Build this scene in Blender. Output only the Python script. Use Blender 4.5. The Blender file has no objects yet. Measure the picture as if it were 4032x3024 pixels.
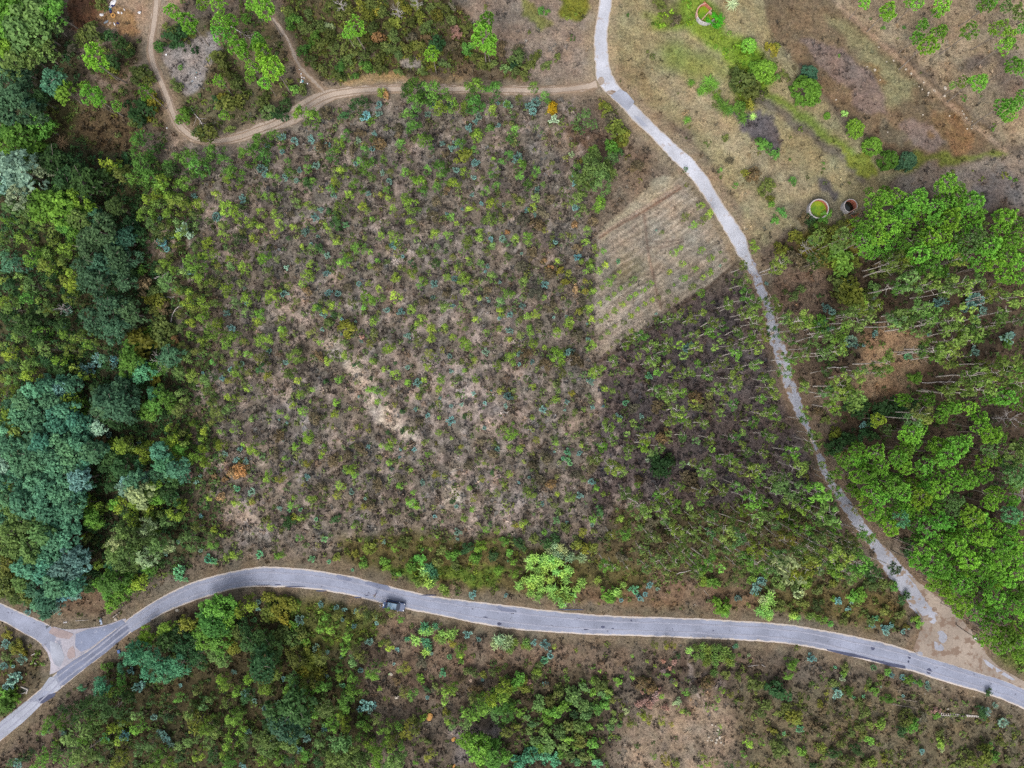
import bpy, bmesh, math, random
import numpy as np
from mathutils import Vector, Matrix

random.seed(7)
rng = np.random.default_rng(7)
scene = bpy.context.scene
COL = scene.collection

# ------------------------------------------------------------------ camera, sky, sun, exposure
H = 146.0                 # height of the drone above the ground, metres
S = 0.0523                # metres of ground per pixel of the 4032 px photograph
CW, CH = 4032, 3024
cam_d = bpy.data.cameras.new('drone_camera')
cam_d.sensor_fit = 'HORIZONTAL'
cam_d.sensor_width = 36.0
cam_d.lens = 36.0 * H / (CW * S)
cam_d.clip_start = 1.0
cam_d.clip_end = 6000.0
cam = bpy.data.objects.new('drone_camera', cam_d)
cam.location = (0, 0, H)
cam.rotation_euler = (0, 0, 0)
COL.objects.link(cam)
scene.camera = cam

SUN_EL, SUN_AZ = math.radians(52), math.radians(200)      # azimuth clockwise from +Y (top of the photograph)
world = bpy.data.worlds.new("World")
scene.world = world
world.use_nodes = True
wn, wl = world.node_tree.nodes, world.node_tree.links
wn.clear()
sky = wn.new('ShaderNodeTexSky')
sky.sky_type = 'NISHITA'
sky.sun_disc = False
sky.sun_elevation = SUN_EL
sky.sun_rotation = SUN_AZ
sky.air_density = 1.0
sky.dust_density = 4.0
hsv = wn.new('ShaderNodeHueSaturation')
hsv.inputs['Saturation'].default_value = 0.34            # thin even cloud: a whiter sky
bgd = wn.new('ShaderNodeBackground')
bgd.inputs['Strength'].default_value = 0.145
wout = wn.new('ShaderNodeOutputWorld')
wl.new(sky.outputs[0], hsv.inputs['Color'])
wl.new(hsv.outputs[0], bgd.inputs['Color'])
wl.new(bgd.outputs[0], wout.inputs['Surface'])

sun_d = bpy.data.lights.new('sun', 'SUN')
sun_d.energy = 1.15
sun_d.angle = math.radians(24)
sun_d.color = (1.0, 0.95, 0.87)
sun = bpy.data.objects.new('sun', sun_d)
sdir = Vector((math.sin(SUN_AZ) * math.cos(SUN_EL), math.cos(SUN_AZ) * math.cos(SUN_EL), math.sin(SUN_EL)))
sun.rotation_euler = sdir.to_track_quat('Z', 'Y').to_euler()
sun.location = sdir * 400
COL.objects.link(sun)

scene.view_settings.view_transform = 'Standard'
scene.view_settings.look = 'None'
scene.view_settings.gamma = 1.0
scene.view_settings.use_curve_mapping = False
scene.view_settings.exposure = 1.24
scene.render.engine = 'CYCLES'
scene.cycles.max_bounces = 6
scene.cycles.diffuse_bounces = 3
scene.cycles.transparent_max_bounces = 4
scene.cycles.use_denoising = False
GAIN = 2.0                # how much brighter than its base colour a sunlit flat surface shows

# ------------------------------------------------------------------ helpers
def lin(c):
    c = np.asarray(c, dtype=float) / 255.0
    return np.where(c <= 0.04045, c / 12.92, ((c + 0.055) / 1.055) ** 2.4)

def alb(c, k=1.0):
    """base colour of a surface that shows as the sRGB colour C in flat daylight"""
    return np.clip(lin(c) / GAIN * k, 0.004, 0.85)

def gp(px, py, h=0.0):
    """ground place of something seen at photo pixel PX, PY and h metres up"""
    f = (H - h) / H
    return (px - CW / 2) * S * f, (CH / 2 - py) * S * f

def tile(r, c, u, v):
    return c * 1008 + u * 0.455696, r * 756 + v * 0.455696

class Noise:
    def __init__(self, seed, n=256):
        self.t = np.random.default_rng(seed).random((n, n)); self.n = n
    def __call__(self, x, y):
        xi, yi = np.floor(x).astype(int), np.floor(y).astype(int)
        fx, fy = x - xi, y - yi
        fx, fy = fx * fx * (3 - 2 * fx), fy * fy * (3 - 2 * fy)
        n = self.n
        a, b = self.t[xi % n, yi % n], self.t[(xi + 1) % n, yi % n]
        c, d = self.t[xi % n, (yi + 1) % n], self.t[(xi + 1) % n, (yi + 1) % n]
        return (a * (1 - fx) + b * fx) * (1 - fy) + (c * (1 - fx) + d * fx) * fy
    def fbm(self, x, y, o=4):
        s, a, t = 0, 0.5, 0
        for i in range(o):
            s = s + a * self(x * 2 ** i + 17.3 * i, y * 2 ** i - 9.1 * i); t += a; a *= 0.55
        return s / t
N1, N2, N3, N4 = Noise(1), Noise(2), Noise(3), Noise(4)

def new_mesh(name, verts, faces_flat, loop_n, mats=(), mat_idx=None, smooth=False, cols=None, tone=None):
    """verts (n,3); faces_flat: vertex indices of all faces one after the other; loop_n: corners per face (int or array)"""
    me = bpy.data.meshes.new(name)
    verts = np.ascontiguousarray(verts, dtype=np.float32)
    faces_flat = np.ascontiguousarray(faces_flat, dtype=np.int32).ravel()
    nf = len(faces_flat) // loop_n if np.isscalar(loop_n) else len(loop_n)
    tot = np.full(nf, loop_n, dtype=np.int32) if np.isscalar(loop_n) else np.asarray(loop_n, dtype=np.int32)
    start = np.concatenate([[0], np.cumsum(tot)[:-1]]).astype(np.int32)
    me.vertices.add(len(verts)); me.vertices.foreach_set('co', verts.ravel())
    me.loops.add(len(faces_flat)); me.loops.foreach_set('vertex_index', faces_flat)
    me.polygons.add(nf); me.polygons.foreach_set('loop_start', start); me.polygons.foreach_set('loop_total', tot)
    for m in mats: me.materials.append(m)
    if mat_idx is not None: me.polygons.foreach_set('material_index', np.asarray(mat_idx, dtype=np.int32))
    me.polygons.foreach_set('use_smooth', np.full(nf, bool(smooth)))
    if cols is not None:
        at = me.color_attributes.new('Col', 'FLOAT_COLOR', 'POINT')
        c4 = np.ones((len(verts), 4), dtype=np.float32); c4[:, :3] = cols
        at.data.foreach_set('color', c4.ravel())
    if tone is not None:
        at = me.attributes.new('tone', 'FLOAT', 'POINT')
        at.data.foreach_set('value', np.ascontiguousarray(tone, dtype=np.float32))
    me.update(calc_edges=True); me.validate()
    return me

def link(name, data, parent=None, loc=(0, 0, 0), rot=(0, 0, 0), scale=(1, 1, 1), mat=None):
    o = bpy.data.objects.new(name, data)
    COL.objects.link(o)
    o.location, o.rotation_euler, o.scale = loc, rot, scale
    if parent is not None: o.parent = parent
    if mat is not None and data is not None: data.materials.append(mat)
    return o

def tag(o, label=None, cat=None, group=None, kind=None):
    if label: o['label'] = label
    if cat: o['category'] = cat
    if group: o['group'] = group
    if kind: o['kind'] = kind
    return o

def empty(name, loc, rz=0.0):
    o = bpy.data.objects.new(name, None); COL.objects.link(o)
    o.empty_display_size = 0.3; o.location = loc; o.rotation_euler = (0, 0, rz)
    return o

# ------------------------------------------------------------------ materials
def mat(name, color=(0.5, 0.5, 0.5), rough=0.85, spec=0.2, metal=0.0):
    m = bpy.data.materials.new(name); m.use_nodes = True
    b = m.node_tree.nodes['Principled BSDF']
    b.inputs['Base Color'].default_value = (*[float(x) for x in color], 1)
    b.inputs['Roughness'].default_value = rough
    b.inputs['Specular IOR Level'].default_value = spec
    b.inputs['Metallic'].default_value = metal
    return m

def node(nt, typ, **kw):
    n = nt.nodes.new(typ)
    for k, v in kw.items(): setattr(n, k, v)
    return n

def noise_node(nt, scale, detail=4, rough=0.6, coord='Object'):
    tc = node(nt, 'ShaderNodeTexCoord')
    nz = node(nt, 'ShaderNodeTexNoise')
    nz.inputs['Scale'].default_value = scale; nz.inputs['Detail'].default_value = detail; nz.inputs['Roughness'].default_value = rough
    nt.links.new(tc.outputs[coord], nz.inputs['Vector'])
    return nz

def mottled(name, c1, c2, scale=3.0, rough=0.9, spec=0.15, bump=0.0, lo=0.35, hi=0.65):
    """two colours mixed by noise: concrete, bark, stone, brick"""
    m = mat(name, c1, rough, spec); nt = m.node_tree; b = nt.nodes['Principled BSDF']
    nz = noise_node(nt, scale)
    cr = node(nt, 'ShaderNodeValToRGB')
    cr.color_ramp.elements[0].position = lo; cr.color_ramp.elements[1].position = hi
    cr.color_ramp.elements[0].color = (*[float(x) for x in c1], 1); cr.color_ramp.elements[1].color = (*[float(x) for x in c2], 1)
    nt.links.new(nz.outputs['Fac'], cr.inputs['Fac']); nt.links.new(cr.outputs['Color'], b.inputs['Base Color'])
    if bump:
        bp = node(nt, 'ShaderNodeBump'); bp.inputs['Strength'].default_value = bump
        nt.links.new(nz.outputs['Fac'], bp.inputs['Height']); nt.links.new(bp.outputs['Normal'], b.inputs['Normal'])
    return m

def leaf_mat(name, use_object_color=True, transl=0.4):
    """foliage: the plant's own colour, varied from leaf to leaf"""
    m = bpy.data.materials.new(name); m.use_nodes = True; nt = m.node_tree
    b = nt.nodes['Principled BSDF']; out = nt.nodes['Material Output']
    b.inputs['Roughness'].default_value = 0.6; b.inputs['Specular IOR Level'].default_value = 0.12
    if use_object_color:
        oi = node(nt, 'ShaderNodeObjectInfo'); csock = oi.outputs['Color']
    else:
        at = node(nt, 'ShaderNodeAttribute', attribute_name='Col'); csock = at.outputs['Color']
    tn = node(nt, 'ShaderNodeAttribute', attribute_name='tone')
    mr = node(nt, 'ShaderNodeMapRange'); mr.inputs['To Min'].default_value = 0.38; mr.inputs['To Max'].default_value = 1.5  # wide range: low tone puts the shade inside crowns into the leaf colour
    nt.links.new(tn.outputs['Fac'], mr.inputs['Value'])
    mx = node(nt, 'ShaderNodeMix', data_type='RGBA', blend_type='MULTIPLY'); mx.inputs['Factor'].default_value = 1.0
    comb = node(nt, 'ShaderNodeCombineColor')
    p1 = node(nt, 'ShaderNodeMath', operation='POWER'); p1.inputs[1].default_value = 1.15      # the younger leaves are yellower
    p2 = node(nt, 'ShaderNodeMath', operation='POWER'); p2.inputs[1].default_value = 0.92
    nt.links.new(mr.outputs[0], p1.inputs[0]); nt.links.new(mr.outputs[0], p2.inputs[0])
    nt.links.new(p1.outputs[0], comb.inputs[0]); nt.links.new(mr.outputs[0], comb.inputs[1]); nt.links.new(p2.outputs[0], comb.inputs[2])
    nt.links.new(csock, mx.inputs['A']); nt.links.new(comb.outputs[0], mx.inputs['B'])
    nt.links.new(mx.outputs['Result'], b.inputs['Base Color'])
    tr = node(nt, 'ShaderNodeBsdfTranslucent'); nt.links.new(mx.outputs['Result'], tr.inputs['Color'])
    ms = node(nt, 'ShaderNodeMixShader'); ms.inputs[0].default_value = transl
    nt.links.new(b.outputs[0], ms.inputs[1]); nt.links.new(tr.outputs[0], ms.inputs[2]); nt.links.new(ms.outputs[0], out.inputs['Surface'])
    return m

M_LEAF = leaf_mat('foliage')
M_STUFF = leaf_mat('ground_cover', False, 0.1)
M_BARK = mottled('grey_bark', alb((120, 108, 98)), alb((175, 165, 155)), 4.0)
M_PALEBARK = mottled('pale_bark', alb((196, 184, 174)), alb((232, 224, 216)), 3.0)
M_DEADWOOD = mottled('dead_wood', alb((150, 140, 135)), alb((215, 208, 205)), 3.0)
# ------------------------------------------------------------------ lines of the roads, in photo pixels
def TL(r, c, s):
    return [tile(r, c, *[float(a) for a in p.split()]) for p in s.split(',')]

ROAD_TOP = ([(-2600, 5260), (-420, 3190)] + TL(3, 0, '0 1255,220 1080,360 965,480 830,640 710,760 640,900 535,1060 400,1200 295,1400 170,1600 70,1800 0')
    + [(1008, 2227), (1099, 2229), (1199, 2237), (1300, 2252), (1395, 2268), (1418, 2275), (1509, 2299), (1619, 2327), (1737, 2350), (1874, 2366),
       (2016, 2383), (2198, 2405), (2381, 2421), (2563, 2427), (2745, 2432), (2927, 2443), (3024, 2448), (3161, 2464), (3297, 2489), (3434, 2516),
       (3530, 2541), (3635, 2578), (3720, 2602), (3820, 2634), (3920, 2662), (4032, 2704), (4450, 2930), (6800, 4230)])
ROAD_BOT = ([(-2600, 5370), (-420, 3290)] + TL(3, 0, '0 1430,200 1270,360 1110,530 970,700 830,900 680,1100 510,1300 390,1460 305,1700 210,1900 150,2060 105,2212 95')
    + [(1190, 2316), (1327, 2336), (1464, 2366), (1591, 2400), (1737, 2427), (1874, 2457), (2016, 2481), (2153, 2491), (2335, 2503), (2517, 2507),
       (2700, 2514), (2882, 2523), (3024, 2528), (3161, 2544), (3297, 2573), (3434, 2610), (3571, 2639), (3685, 2676), (3799, 2710), (3890, 2737),
       (4032, 2790), (4450, 3010), (6800, 4320)])
SIDE_TOP = [(-2500, 700), (-420, 2180)] + TL(3, 0, '0 225,230 330,380 390,440 425,500 470')
SIDE_BOT = [(-2500, 800), (-420, 2270)] + TL(3, 0, '0 385,160 480,340 580,400 640,440 700')
LANE_L = ([(2500, -2600), (2372, -420)] + TL(0, 2, '750 0,720 200,700 320,705 500,715 600,720 690,760 760,850 840,960 950,1050 1060,1160 1150,1250 1250,1350 1360,1450 1450,1550 1560,1620 1659')
    + TL(1, 2, '1720 140,1790 280,1870 400,1940 540,2000 610,2060 710,2120 860,2170 1000')
    + TL(1, 3, '-20 1070,30 1330,90 1480,130 1659') + TL(2, 3, '200 150,240 270,320 380,370 470,410 580,430 690,490 820,560 920,600 1010,680 1120,760 1230,840 1350,920 1440,980 1540,1050 1659')
    + TL(3, 3, '1110 60,1160 130,1230 230,1300 330'))
LANE_R = ([(2570, -2600), (2440, -420)] + TL(0, 2, '880 0,850 150,830 300,835 480,860 600,900 690,940 750,1000 830,1100 930,1200 1040,1320 1150,1440 1260,1540 1340,1650 1460,1730 1580,1770 1659')
    + TL(1, 2, '1850 120,1920 220,1990 320,2040 410,2055 500,2080 580,2125 690,2185 830,2225 960')
    + TL(1, 3, '50 1060,110 1260,160 1420,200 1560,220 1659') + TL(2, 3, '270 110,300 230,360 370,390 450,440 560,490 640,500 730,560 830,640 920,720 1040,800 1150,880 1260,960 1370,1060 1470,1140 1570,1230 1659')
    + TL(3, 3, '1290 70,1350 170,1420 250,1460 340'))
TRACK = ([(2350, 332), (2330, 338), (2221, 354), (2120, 357), (2016, 355), (1828, 351), (1646, 349), (1486, 351), (1373, 360), (1281, 378), (1213, 419), (1158, 451), (1076, 492),
          (1008, 515), (957, 536), (866, 557), (775, 551), (715, 510), (679, 447), (661, 387), (633, 319), (602, 251), (592, 196), (597, 146), (607, 90), (618, 0), (630, -300), (640, -900)])
SPUR = [(1281, 368), (1240, 322), (1205, 290), (1172, 255), (1154, 205), (1131, 150), (1095, 100), (1072, 70)]
APRON_W = TL(3, 0, '430 850,442 740,405 650,340 575,440 425,520 455,590 463,700 455,870 435,960 410,1070 365,1110 372,910 530,770 640,650 712,490 832')
APRON_E = TL(3, 3, '1230 0,1400 130,1560 260,1660 360,1730 440,1800 540,1870 640,1920 720,2000 790,2212 910') + [(4100, 2720), (4100, 2745)] + TL(3, 3, '2212 970,1900 868,1650 792,1350 700,1270 660,1270 600,1290 545,1330 430,1310 335,1190 130,1120 0')

def resample(pts, n, smooth=True):
    p = np.array(pts, dtype=float)
    if smooth:
        for _ in range(2):                                        # corner cutting
            q = np.empty((2 * len(p), 2)); q[0] = p[0]; q[-1] = p[-1]
            q[1:-1:2] = p[:-1] * 0.75 + p[1:] * 0.25; q[2:-1:2] = p[:-1] * 0.25 + p[1:] * 0.75
            p = q
    d = np.concatenate([[0], np.cumsum(np.hypot(*np.diff(p, axis=0).T))])
    t = np.linspace(0, d[-1], n)
    return np.stack([np.interp(t, d, p[:, 0]), np.interp(t, d, p[:, 1])], 1)

def in_poly(poly, X, Y):
    poly = np.asarray(poly, dtype=float); r = np.zeros(X.shape, dtype=bool)
    x0, y0 = poly[-1]
    for x1, y1 in poly:
        if y0 != y1:
            c = ((y1 > Y) != (y0 > Y)) & (X < (x0 - x1) * (Y - y1) / (y0 - y1) + x1)
            r ^= c
        x0, y0 = x1, y1
    return r

def line_dist(pts, X, Y):
    """distance from points to a polyline (photo pixels)"""
    pts = np.asarray(pts, dtype=float); d = np.full(X.shape, 1e9)
    for (x0, y0), (x1, y1) in zip(pts[:-1], pts[1:]):
        L = max((x1 - x0) ** 2 + (y1 - y0) ** 2, 1e-6)
        t = np.clip(((X - x0) * (x1 - x0) + (Y - y0) * (y1 - y0)) / L, 0, 1)
        d = np.minimum(d, (X - x0 - t * (x1 - x0)) ** 2 + (Y - y0 - t * (y1 - y0)) ** 2)
    return np.sqrt(d)

# ------------------------------------------------------------------ the ground: colours of its zones on a fine grid (photo pixel coordinates)
GX0, GX1, GY0, GY1, GD = -260, 4292, -240, 3264, 6.2
gx = np.arange(GX0, GX1 + GD, GD); gy = np.arange(GY0, GY1 + GD, GD)
GXX, GYY = np.meshgrid(gx, gy, indexing='ij')

def blur(a, k):
    k = int(k)
    if k < 1: return a
    for _ in range(2):
        for ax in (0, 1):
            p = np.pad(a, [(k, k + 1) if i == ax else (0, 0) for i in range(a.ndim)], mode='edge')
            c = np.cumsum(p, axis=ax)
            n = a.shape[ax]
            hi = np.take(c, np.arange(2 * k, 2 * k + n), axis=ax); lo = np.take(c, np.arange(0, n), axis=ax)
            a = (hi - lo) / (2 * k)
    return a

WX = (N1.fbm(GXX / 60, GYY / 60) - 0.5) * 90
WY = (N2.fbm(GXX / 60, GYY / 60) - 0.5) * 90

def zone(poly, soft=24, warp=1.0):
    m = in_poly(poly, GXX + WX * warp, GYY + WY * warp).astype(float)
    return blur(m, max(1, soft / GD / 2))

def oval(cx, cy, rx, ry, rot=0, soft=0.5):
    c, s = math.cos(math.radians(rot)), math.sin(math.radians(rot))
    dx, dy = GXX + WX * 0.6 - cx, GYY + WY * 0.6 - cy
    q = np.hypot((dx * c + dy * s) / rx, (-dx * s + dy * c) / ry)
    return np.clip((1 + soft / 2 - q) / soft, 0, 1)

GC = np.zeros(GXX.shape + (3,)); GC[:] = lin((112, 98, 84))
def paint(m, c, k=1.0):
    global GC
    GC = GC * (1 - (m * k)[..., None]) + lin(c) * (m * k)[..., None]

heath = np.full(GXX.shape, 0.35); grass = np.full(GXX.shape, 0.4); green = np.full(GXX.shape, 0.08)
green_c = np.zeros(GXX.shape + (3,)); green_c[:] = lin((92, 104, 46))
def veg(m, h=None, g=None, gr=None, gc=None):
    global heath, grass, green, green_c
    if h is not None: heath = heath * (1 - m) + h * m
    if g is not None: grass = grass * (1 - m) + g * m
    if gr is not None: green = green * (1 - m) + gr * m
    if gc is not None: green_c = green_c * (1 - m[..., None]) + lin(gc) * m[..., None]

def Z(poly, c, soft=24, warp=1.0, k=1.0, **v):
    m = zone(poly, soft, warp); paint(m, c, k)
    if v: veg(m, **v)
    return m

# central heath plot
Z([(640, 540), (1000, 560), (1300, 430), (2300, 370), (2400, 480), (2345, 700), (2345, 1400), (3000, 1050), (3200, 1900), (3500, 2420), (2600, 2300), (1500, 2180), (820, 2230), (780, 1900), (740, 1500), (640, 1000)],
  (124, 112, 99), 40, h=1.0, g=0.15, gr=0.3, gc=(98, 110, 60))
Z([(2360, 1420), (2900, 1080), (3060, 1300), (3230, 1800), (3420, 2260), (3100, 2350), (2500, 2250), (2330, 2000)], (100, 88, 84), 40, h=1.0, g=0.1, gr=0.3, gc=(96, 110, 56))
Z([(2420, 2000), (3250, 2000), (3540, 2440), (2500, 2420), (2300, 2300)], (98, 86, 62), 60, h=0.5, g=0.4, gr=0.9, gc=(96, 110, 54))
# left forest
Z([(-300, 250), (420, 430), (620, 760), (700, 1000), (720, 1300), (780, 1750), (860, 2150), (430, 2380), (200, 2420), (-300, 2300)], (76, 72, 50), 60, h=0.3, g=0.1, gr=1.5, gc=(60, 92, 50))
Z([(560, 680), (720, 640), (860, 1100), (860, 1700), (900, 2150), (760, 2150), (700, 1300), (640, 1000)], (98, 86, 68), 70, h=0.6, g=0.2, gr=1.2, gc=(82, 108, 54))
Z([(-300, -300), (260, -300), (250, 140), (330, 300), (150, 420), (-300, 400)], (80, 76, 54), 40, gr=1.4, gc=(66, 98, 58), h=0.2)
Z([(30, 470), (230, 450), (220, 560), (60, 620), (-60, 560)], (78, 92, 40), 20, gr=1.4, gc=(78, 118, 44), h=0)
Z([(330, 400), (540, 430), (560, 560), (470, 620), (390, 590), (300, 500)], (96, 80, 58), 30, h=1.1, gr=0.2, gc=(90, 95, 50), g=0.2)
Z([(170, 400), (330, 400), (310, 560), (200, 560)], (100, 90, 58), 30, gr=0.7, gc=(98, 112, 50), h=0.4)
# upper-left clearing, bramble and bare grey patch
Z([(280, -300), (440, -300), (420, 110), (300, 120), (270, 60)], (104, 74, 54), 24, h=0.8, gr=0.1)
Z([(430, -300), (740, -300), (700, 60), (640, 110), (640, 160), (560, 165), (480, 110), (400, 90)], (158, 134, 112), 26, h=0.1, g=0.6, gr=0.02)
Z([(380, 30), (500, 60), (560, 130), (540, 160), (430, 110)], (150, 118, 84), 20, h=0.2, g=0.5)
Z([(330, 180), (560, 170), (570, 330), (650, 440), (650, 540), (540, 500), (420, 420), (330, 330)], (108, 94, 74), 40, h=0.6, gr=0.4, gc=(84, 98, 46))
Z([(640, 150), (900, 60), (1120, 60), (1160, 330), (1060, 470), (860, 530), (730, 500), (690, 380), (650, 250)], (104, 94, 70), 40, h=0.6, gr=0.5, gc=(88, 108, 46))
Z([(645, 210), (760, 165), (870, 130), (885, 200), (830, 265), (820, 340), (750, 370), (675, 310)], (148, 138, 132), 18, h=0.22, g=0.5, gr=0.0)
# maquis above the dirt track
Z([(1110, -300), (1740, -300), (1800, 40), (1900, 110), (1990, 220), (2100, 260), (2080, 330), (1700, 320), (1420, 325), (1300, 330), (1200, 240), (1120, 90)], (96, 84, 60), 24, h=0.5, g=0.1, gr=1.5, gc=(92, 104, 44))
Z([(1570, 250), (1650, 235), (1680, 265), (1600, 285)], (158, 146, 134), 14, h=0.1, gr=0.0, g=0.5)
Z([(1430, 200), (1490, 205), (1480, 245), (1440, 240)], (140, 124, 110), 14, gr=0.1)
Z([(1700, 250), (1930, 240), (2080, 300), (2060, 350), (1700, 340)], (118, 100, 78), 24, h=0.9, gr=0.25, gc=(96, 102, 46))
Z([(1330, 320), (1500, 300), (1700, 310), (1830, 322), (1830, 345), (1370, 345)], (160, 132, 92), 10, h=0.1, g=1.0, gr=0.02)
# dry field left of the lane
Z([(1750, -300), (2345, -300), (2340, 330), (2060, 335), (2110, 250), (1990, 200), (1850, 90)], (142, 125, 110), 26, h=0.1, g=0.9, gr=0.03)
Z([(2150, -300), (2345, -300), (2342, 50), (2300, 75), (2220, 50)], (116, 116, 44), 20, g=1.0, gr=0.5, gc=(120, 130, 46))
Z([(2040, 10), (2100, 20), (2190, 90), (2150, 110), (2080, 60)], (124, 122, 70), 20)
# slope between plot, plough land and lane
Z([(2240, 380), (2350, 360), (2480, 470), (2680, 680), (2350, 930), (2300, 700), (2250, 550)], (128, 110, 92), 30, h=0.5, g=0.6, gr=0.06, gc=(110, 110, 50))
Z([(2250, 480), (2340, 470), (2420, 560), (2400, 700), (2280, 640)], (112, 92, 76), 30, h=0.7)
# plough land
Z([(2350, 950), (2690, 690), (2880, 1000), (2890, 1075), (2620, 1230), (2370, 1412), (2345, 1330)], (152, 139, 122), 8, 0.12, h=0.02, g=0.5, gr=0.0)
Z([(2350, 935), (2600, 700), (2690, 690), (2640, 760), (2380, 950)], (162, 148, 124), 14, 0.3, h=0.0, g=0.6, gr=0.0)
Z([(2345, 1180), (2420, 1200), (2560, 1180), (2500, 1310), (2370, 1412)], (176, 158, 140), 40, 0.4)
Z([(2420, 1040), (2520, 1000), (2560, 1080), (2480, 1150), (2420, 1120)], (112, 104, 72), 50, 0.5, k=0.7)
# meadow right of the lane
Z([(2410, -300), (2930, -300), (3060, 150), (3300, 480), (3600, 680), (3330, 880), (3080, 900), (2970, 960), (2860, 720), (2700, 520), (2480, 360), (2392, 200)], (150, 138, 104), 26, h=0.05, g=1.0, gr=0.02)
Z([(2540, 280), (2760, 330), (2900, 520), (3090, 620), (3230, 760), (3080, 800), (2900, 640), (2700, 460)], (162, 144, 114), 40, k=0.8)
Z([(2540, 60), (2640, 20), (2780, -50), (2860, 120), (3010, 200), (3060, 320), (2960, 450), (2900, 330), (2820, 200), (2720, 120), (2580, 130)], (122, 142, 54), 30, g=1.2, gr=0.25, gc=(110, 150, 40))
Z([(2880, 180), (2990, 190), (3060, 280), (3010, 380), (2930, 330)], (118, 146, 44), 36, g=1.2, gr=0.5, gc=(112, 152, 40))
Z([(2580, 200), (2700, 170), (2800, 260), (2740, 330), (2640, 280)], (134, 142, 72), 50, k=0.9)
Z([(2680, 230), (2780, 210), (2880, 280), (2860, 340), (2760, 300)], (140, 140, 80), 40, k=0.8)
Z([(2900, 280), (3000, 270), (3010, 420), (2930, 440), (2880, 350)], (104, 118, 40), 30, gr=1.0, gc=(96, 122, 36))
Z([(2590, -50), (2680, 10), (2690, 90), (2640, 120), (2600, 60)], (112, 104, 70), 30, k=0.7)
Z([(2420, 220), (2500, 260), (2620, 400), (2560, 420), (2440, 300)], (128, 112, 84), 30, k=0.8)
Z([(2880, 460), (3030, 470), (3080, 540), (3085, 600), (3030, 580), (2940, 520)], (104, 95, 94), 22, g=0.8, h=0.2)
for w, c, o in ((26, (112, 132, 52), 0), (22, (104, 94, 84), 34)):
    pl = np.array([(3010, 380), (3120, 440), (3230, 520), (3330, 590), (3420, 680)], dtype=float) + np.array([-o * 0.6, o * 0.8])
    paint(np.clip(1.3 - line_dist(pl, GXX + WX * 0.5, GYY + WY * 0.5) / w, 0, 1), c, 0.85)
Z([(3300, 590), (3420, 620), (3480, 690), (3430, 710), (3330, 660)], (132, 136, 58), 20)
Z([(3080, 800), (3250, 770), (3330, 800), (3300, 860), (3180, 900)], (126, 114, 92), 30)
Z([(3230, 720), (3310, 740), (3300, 780), (3230, 780)], (98, 90, 86), 24)
Z([(2870, 690), (2960, 760), (3080, 900), (3040, 960), (2960, 900)], (150, 132, 104), 20, k=0.7)
# brown plot, upper right
Z([(2930, -300), (3280, -300), (3290, 10), (3560, 240), (3975, 575), (3900, 650), (3560, 668), (3350, 480), (3240, 370), (3130, 240), (3040, 130)], (122, 103, 80), 12, 0.25, h=0.12, g=0.9, gr=0.0)
Z([(3160, 150), (3260, 150), (3490, 360), (3510, 450), (3420, 440), (3260, 280)], (126, 108, 98), 20, h=0.3, g=0.6)
Z([(3540, 480), (3640, 470), (3720, 590), (3640, 620), (3560, 560)], (138, 118, 106), 24)
Z([(3230, 60), (3330, 90), (3480, 210), (3640, 340), (3600, 400), (3500, 420), (3490, 320), (3350, 180)], (140, 132, 98), 30)
Z([(3640, 400), (3760, 460), (3860, 560), (3790, 620), (3690, 560)], (134, 106, 76), 24)
Z([(3410, 230), (3470, 260), (3510, 340), (3470, 340)], (138, 112, 78), 20)
Z([(3470, 480), (3560, 520), (3570, 600), (3470, 560)], (112, 102, 84), 24)
Z([(3480, 655), (3560, 640), (3960, 590), (3990, 610), (3700, 650), (3560, 690)], (116, 122, 58), 18, g=1.0)
Z([(3290, -300), (4300, -300), (4300, 560), (3990, 570), (3620, 270), (3300, 10)], (158, 138, 112), 26, h=0.15, g=0.8, gr=0.02, gc=(90, 120, 46))
Z([(3900, 230), (4032, 200), (4100, 420), (3980, 420)], (112, 98, 90), 40, k=0.7)
Z([(3800, 230), (3880, 240), (3870, 300), (3800, 300)], (100, 90, 86), 30, k=0.8)  # cast shadow of the pine below, painted into the ground colour
Z([(3560, 690), (3800, 640), (4300, 580), (4300, 900), (3900, 800), (3560, 760)], (142, 128, 114), 26, h=0.2, g=0.7)
Z([(3780, 690), (3950, 680), (4032, 720), (4032, 850), (3900, 830)], (118, 108, 102), 30)
# right-hand wood
Z([(3060, 960), (3350, 860), (4300, 800), (4300, 2500), (3990, 2520), (3700, 2250), (3420, 1930), (3230, 1520), (3120, 1250)], (86, 72, 58), 40, h=0.4, g=0.4, gr=0.3, gc=(72, 92, 42))
Z([(3050, 1050), (3230, 1050), (3280, 1180), (3200, 1330), (3110, 1330), (3060, 1180)], (120, 100, 84), 30, h=0.6, g=0.5, gr=0.05)
Z([(3380, 1300), (3480, 1270), (3640, 1320), (3660, 1430), (3560, 1580), (3420, 1640), (3360, 1560), (3400, 1420)], (152, 124, 96), 40, h=0.3, g=0.9, gr=0.04)
Z([(3170, 1380), (3330, 1480), (3400, 1620), (3280, 1640), (3180, 1520)], (112, 94, 78), 40, h=0.4, g=0.5, gr=0.1)
Z([(3180, 900), (3330, 900), (3420, 1000), (3330, 1060), (3230, 1060), (3150, 980)], (112, 104, 48), 30, gr=0.8, gc=(110, 116, 40))
Z([(3820, 2640), (3990, 2560), (4300, 2560), (4300, 2760), (4030, 2690)], (100, 110, 50), 30, gr=0.7, gc=(100, 130, 44))
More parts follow.
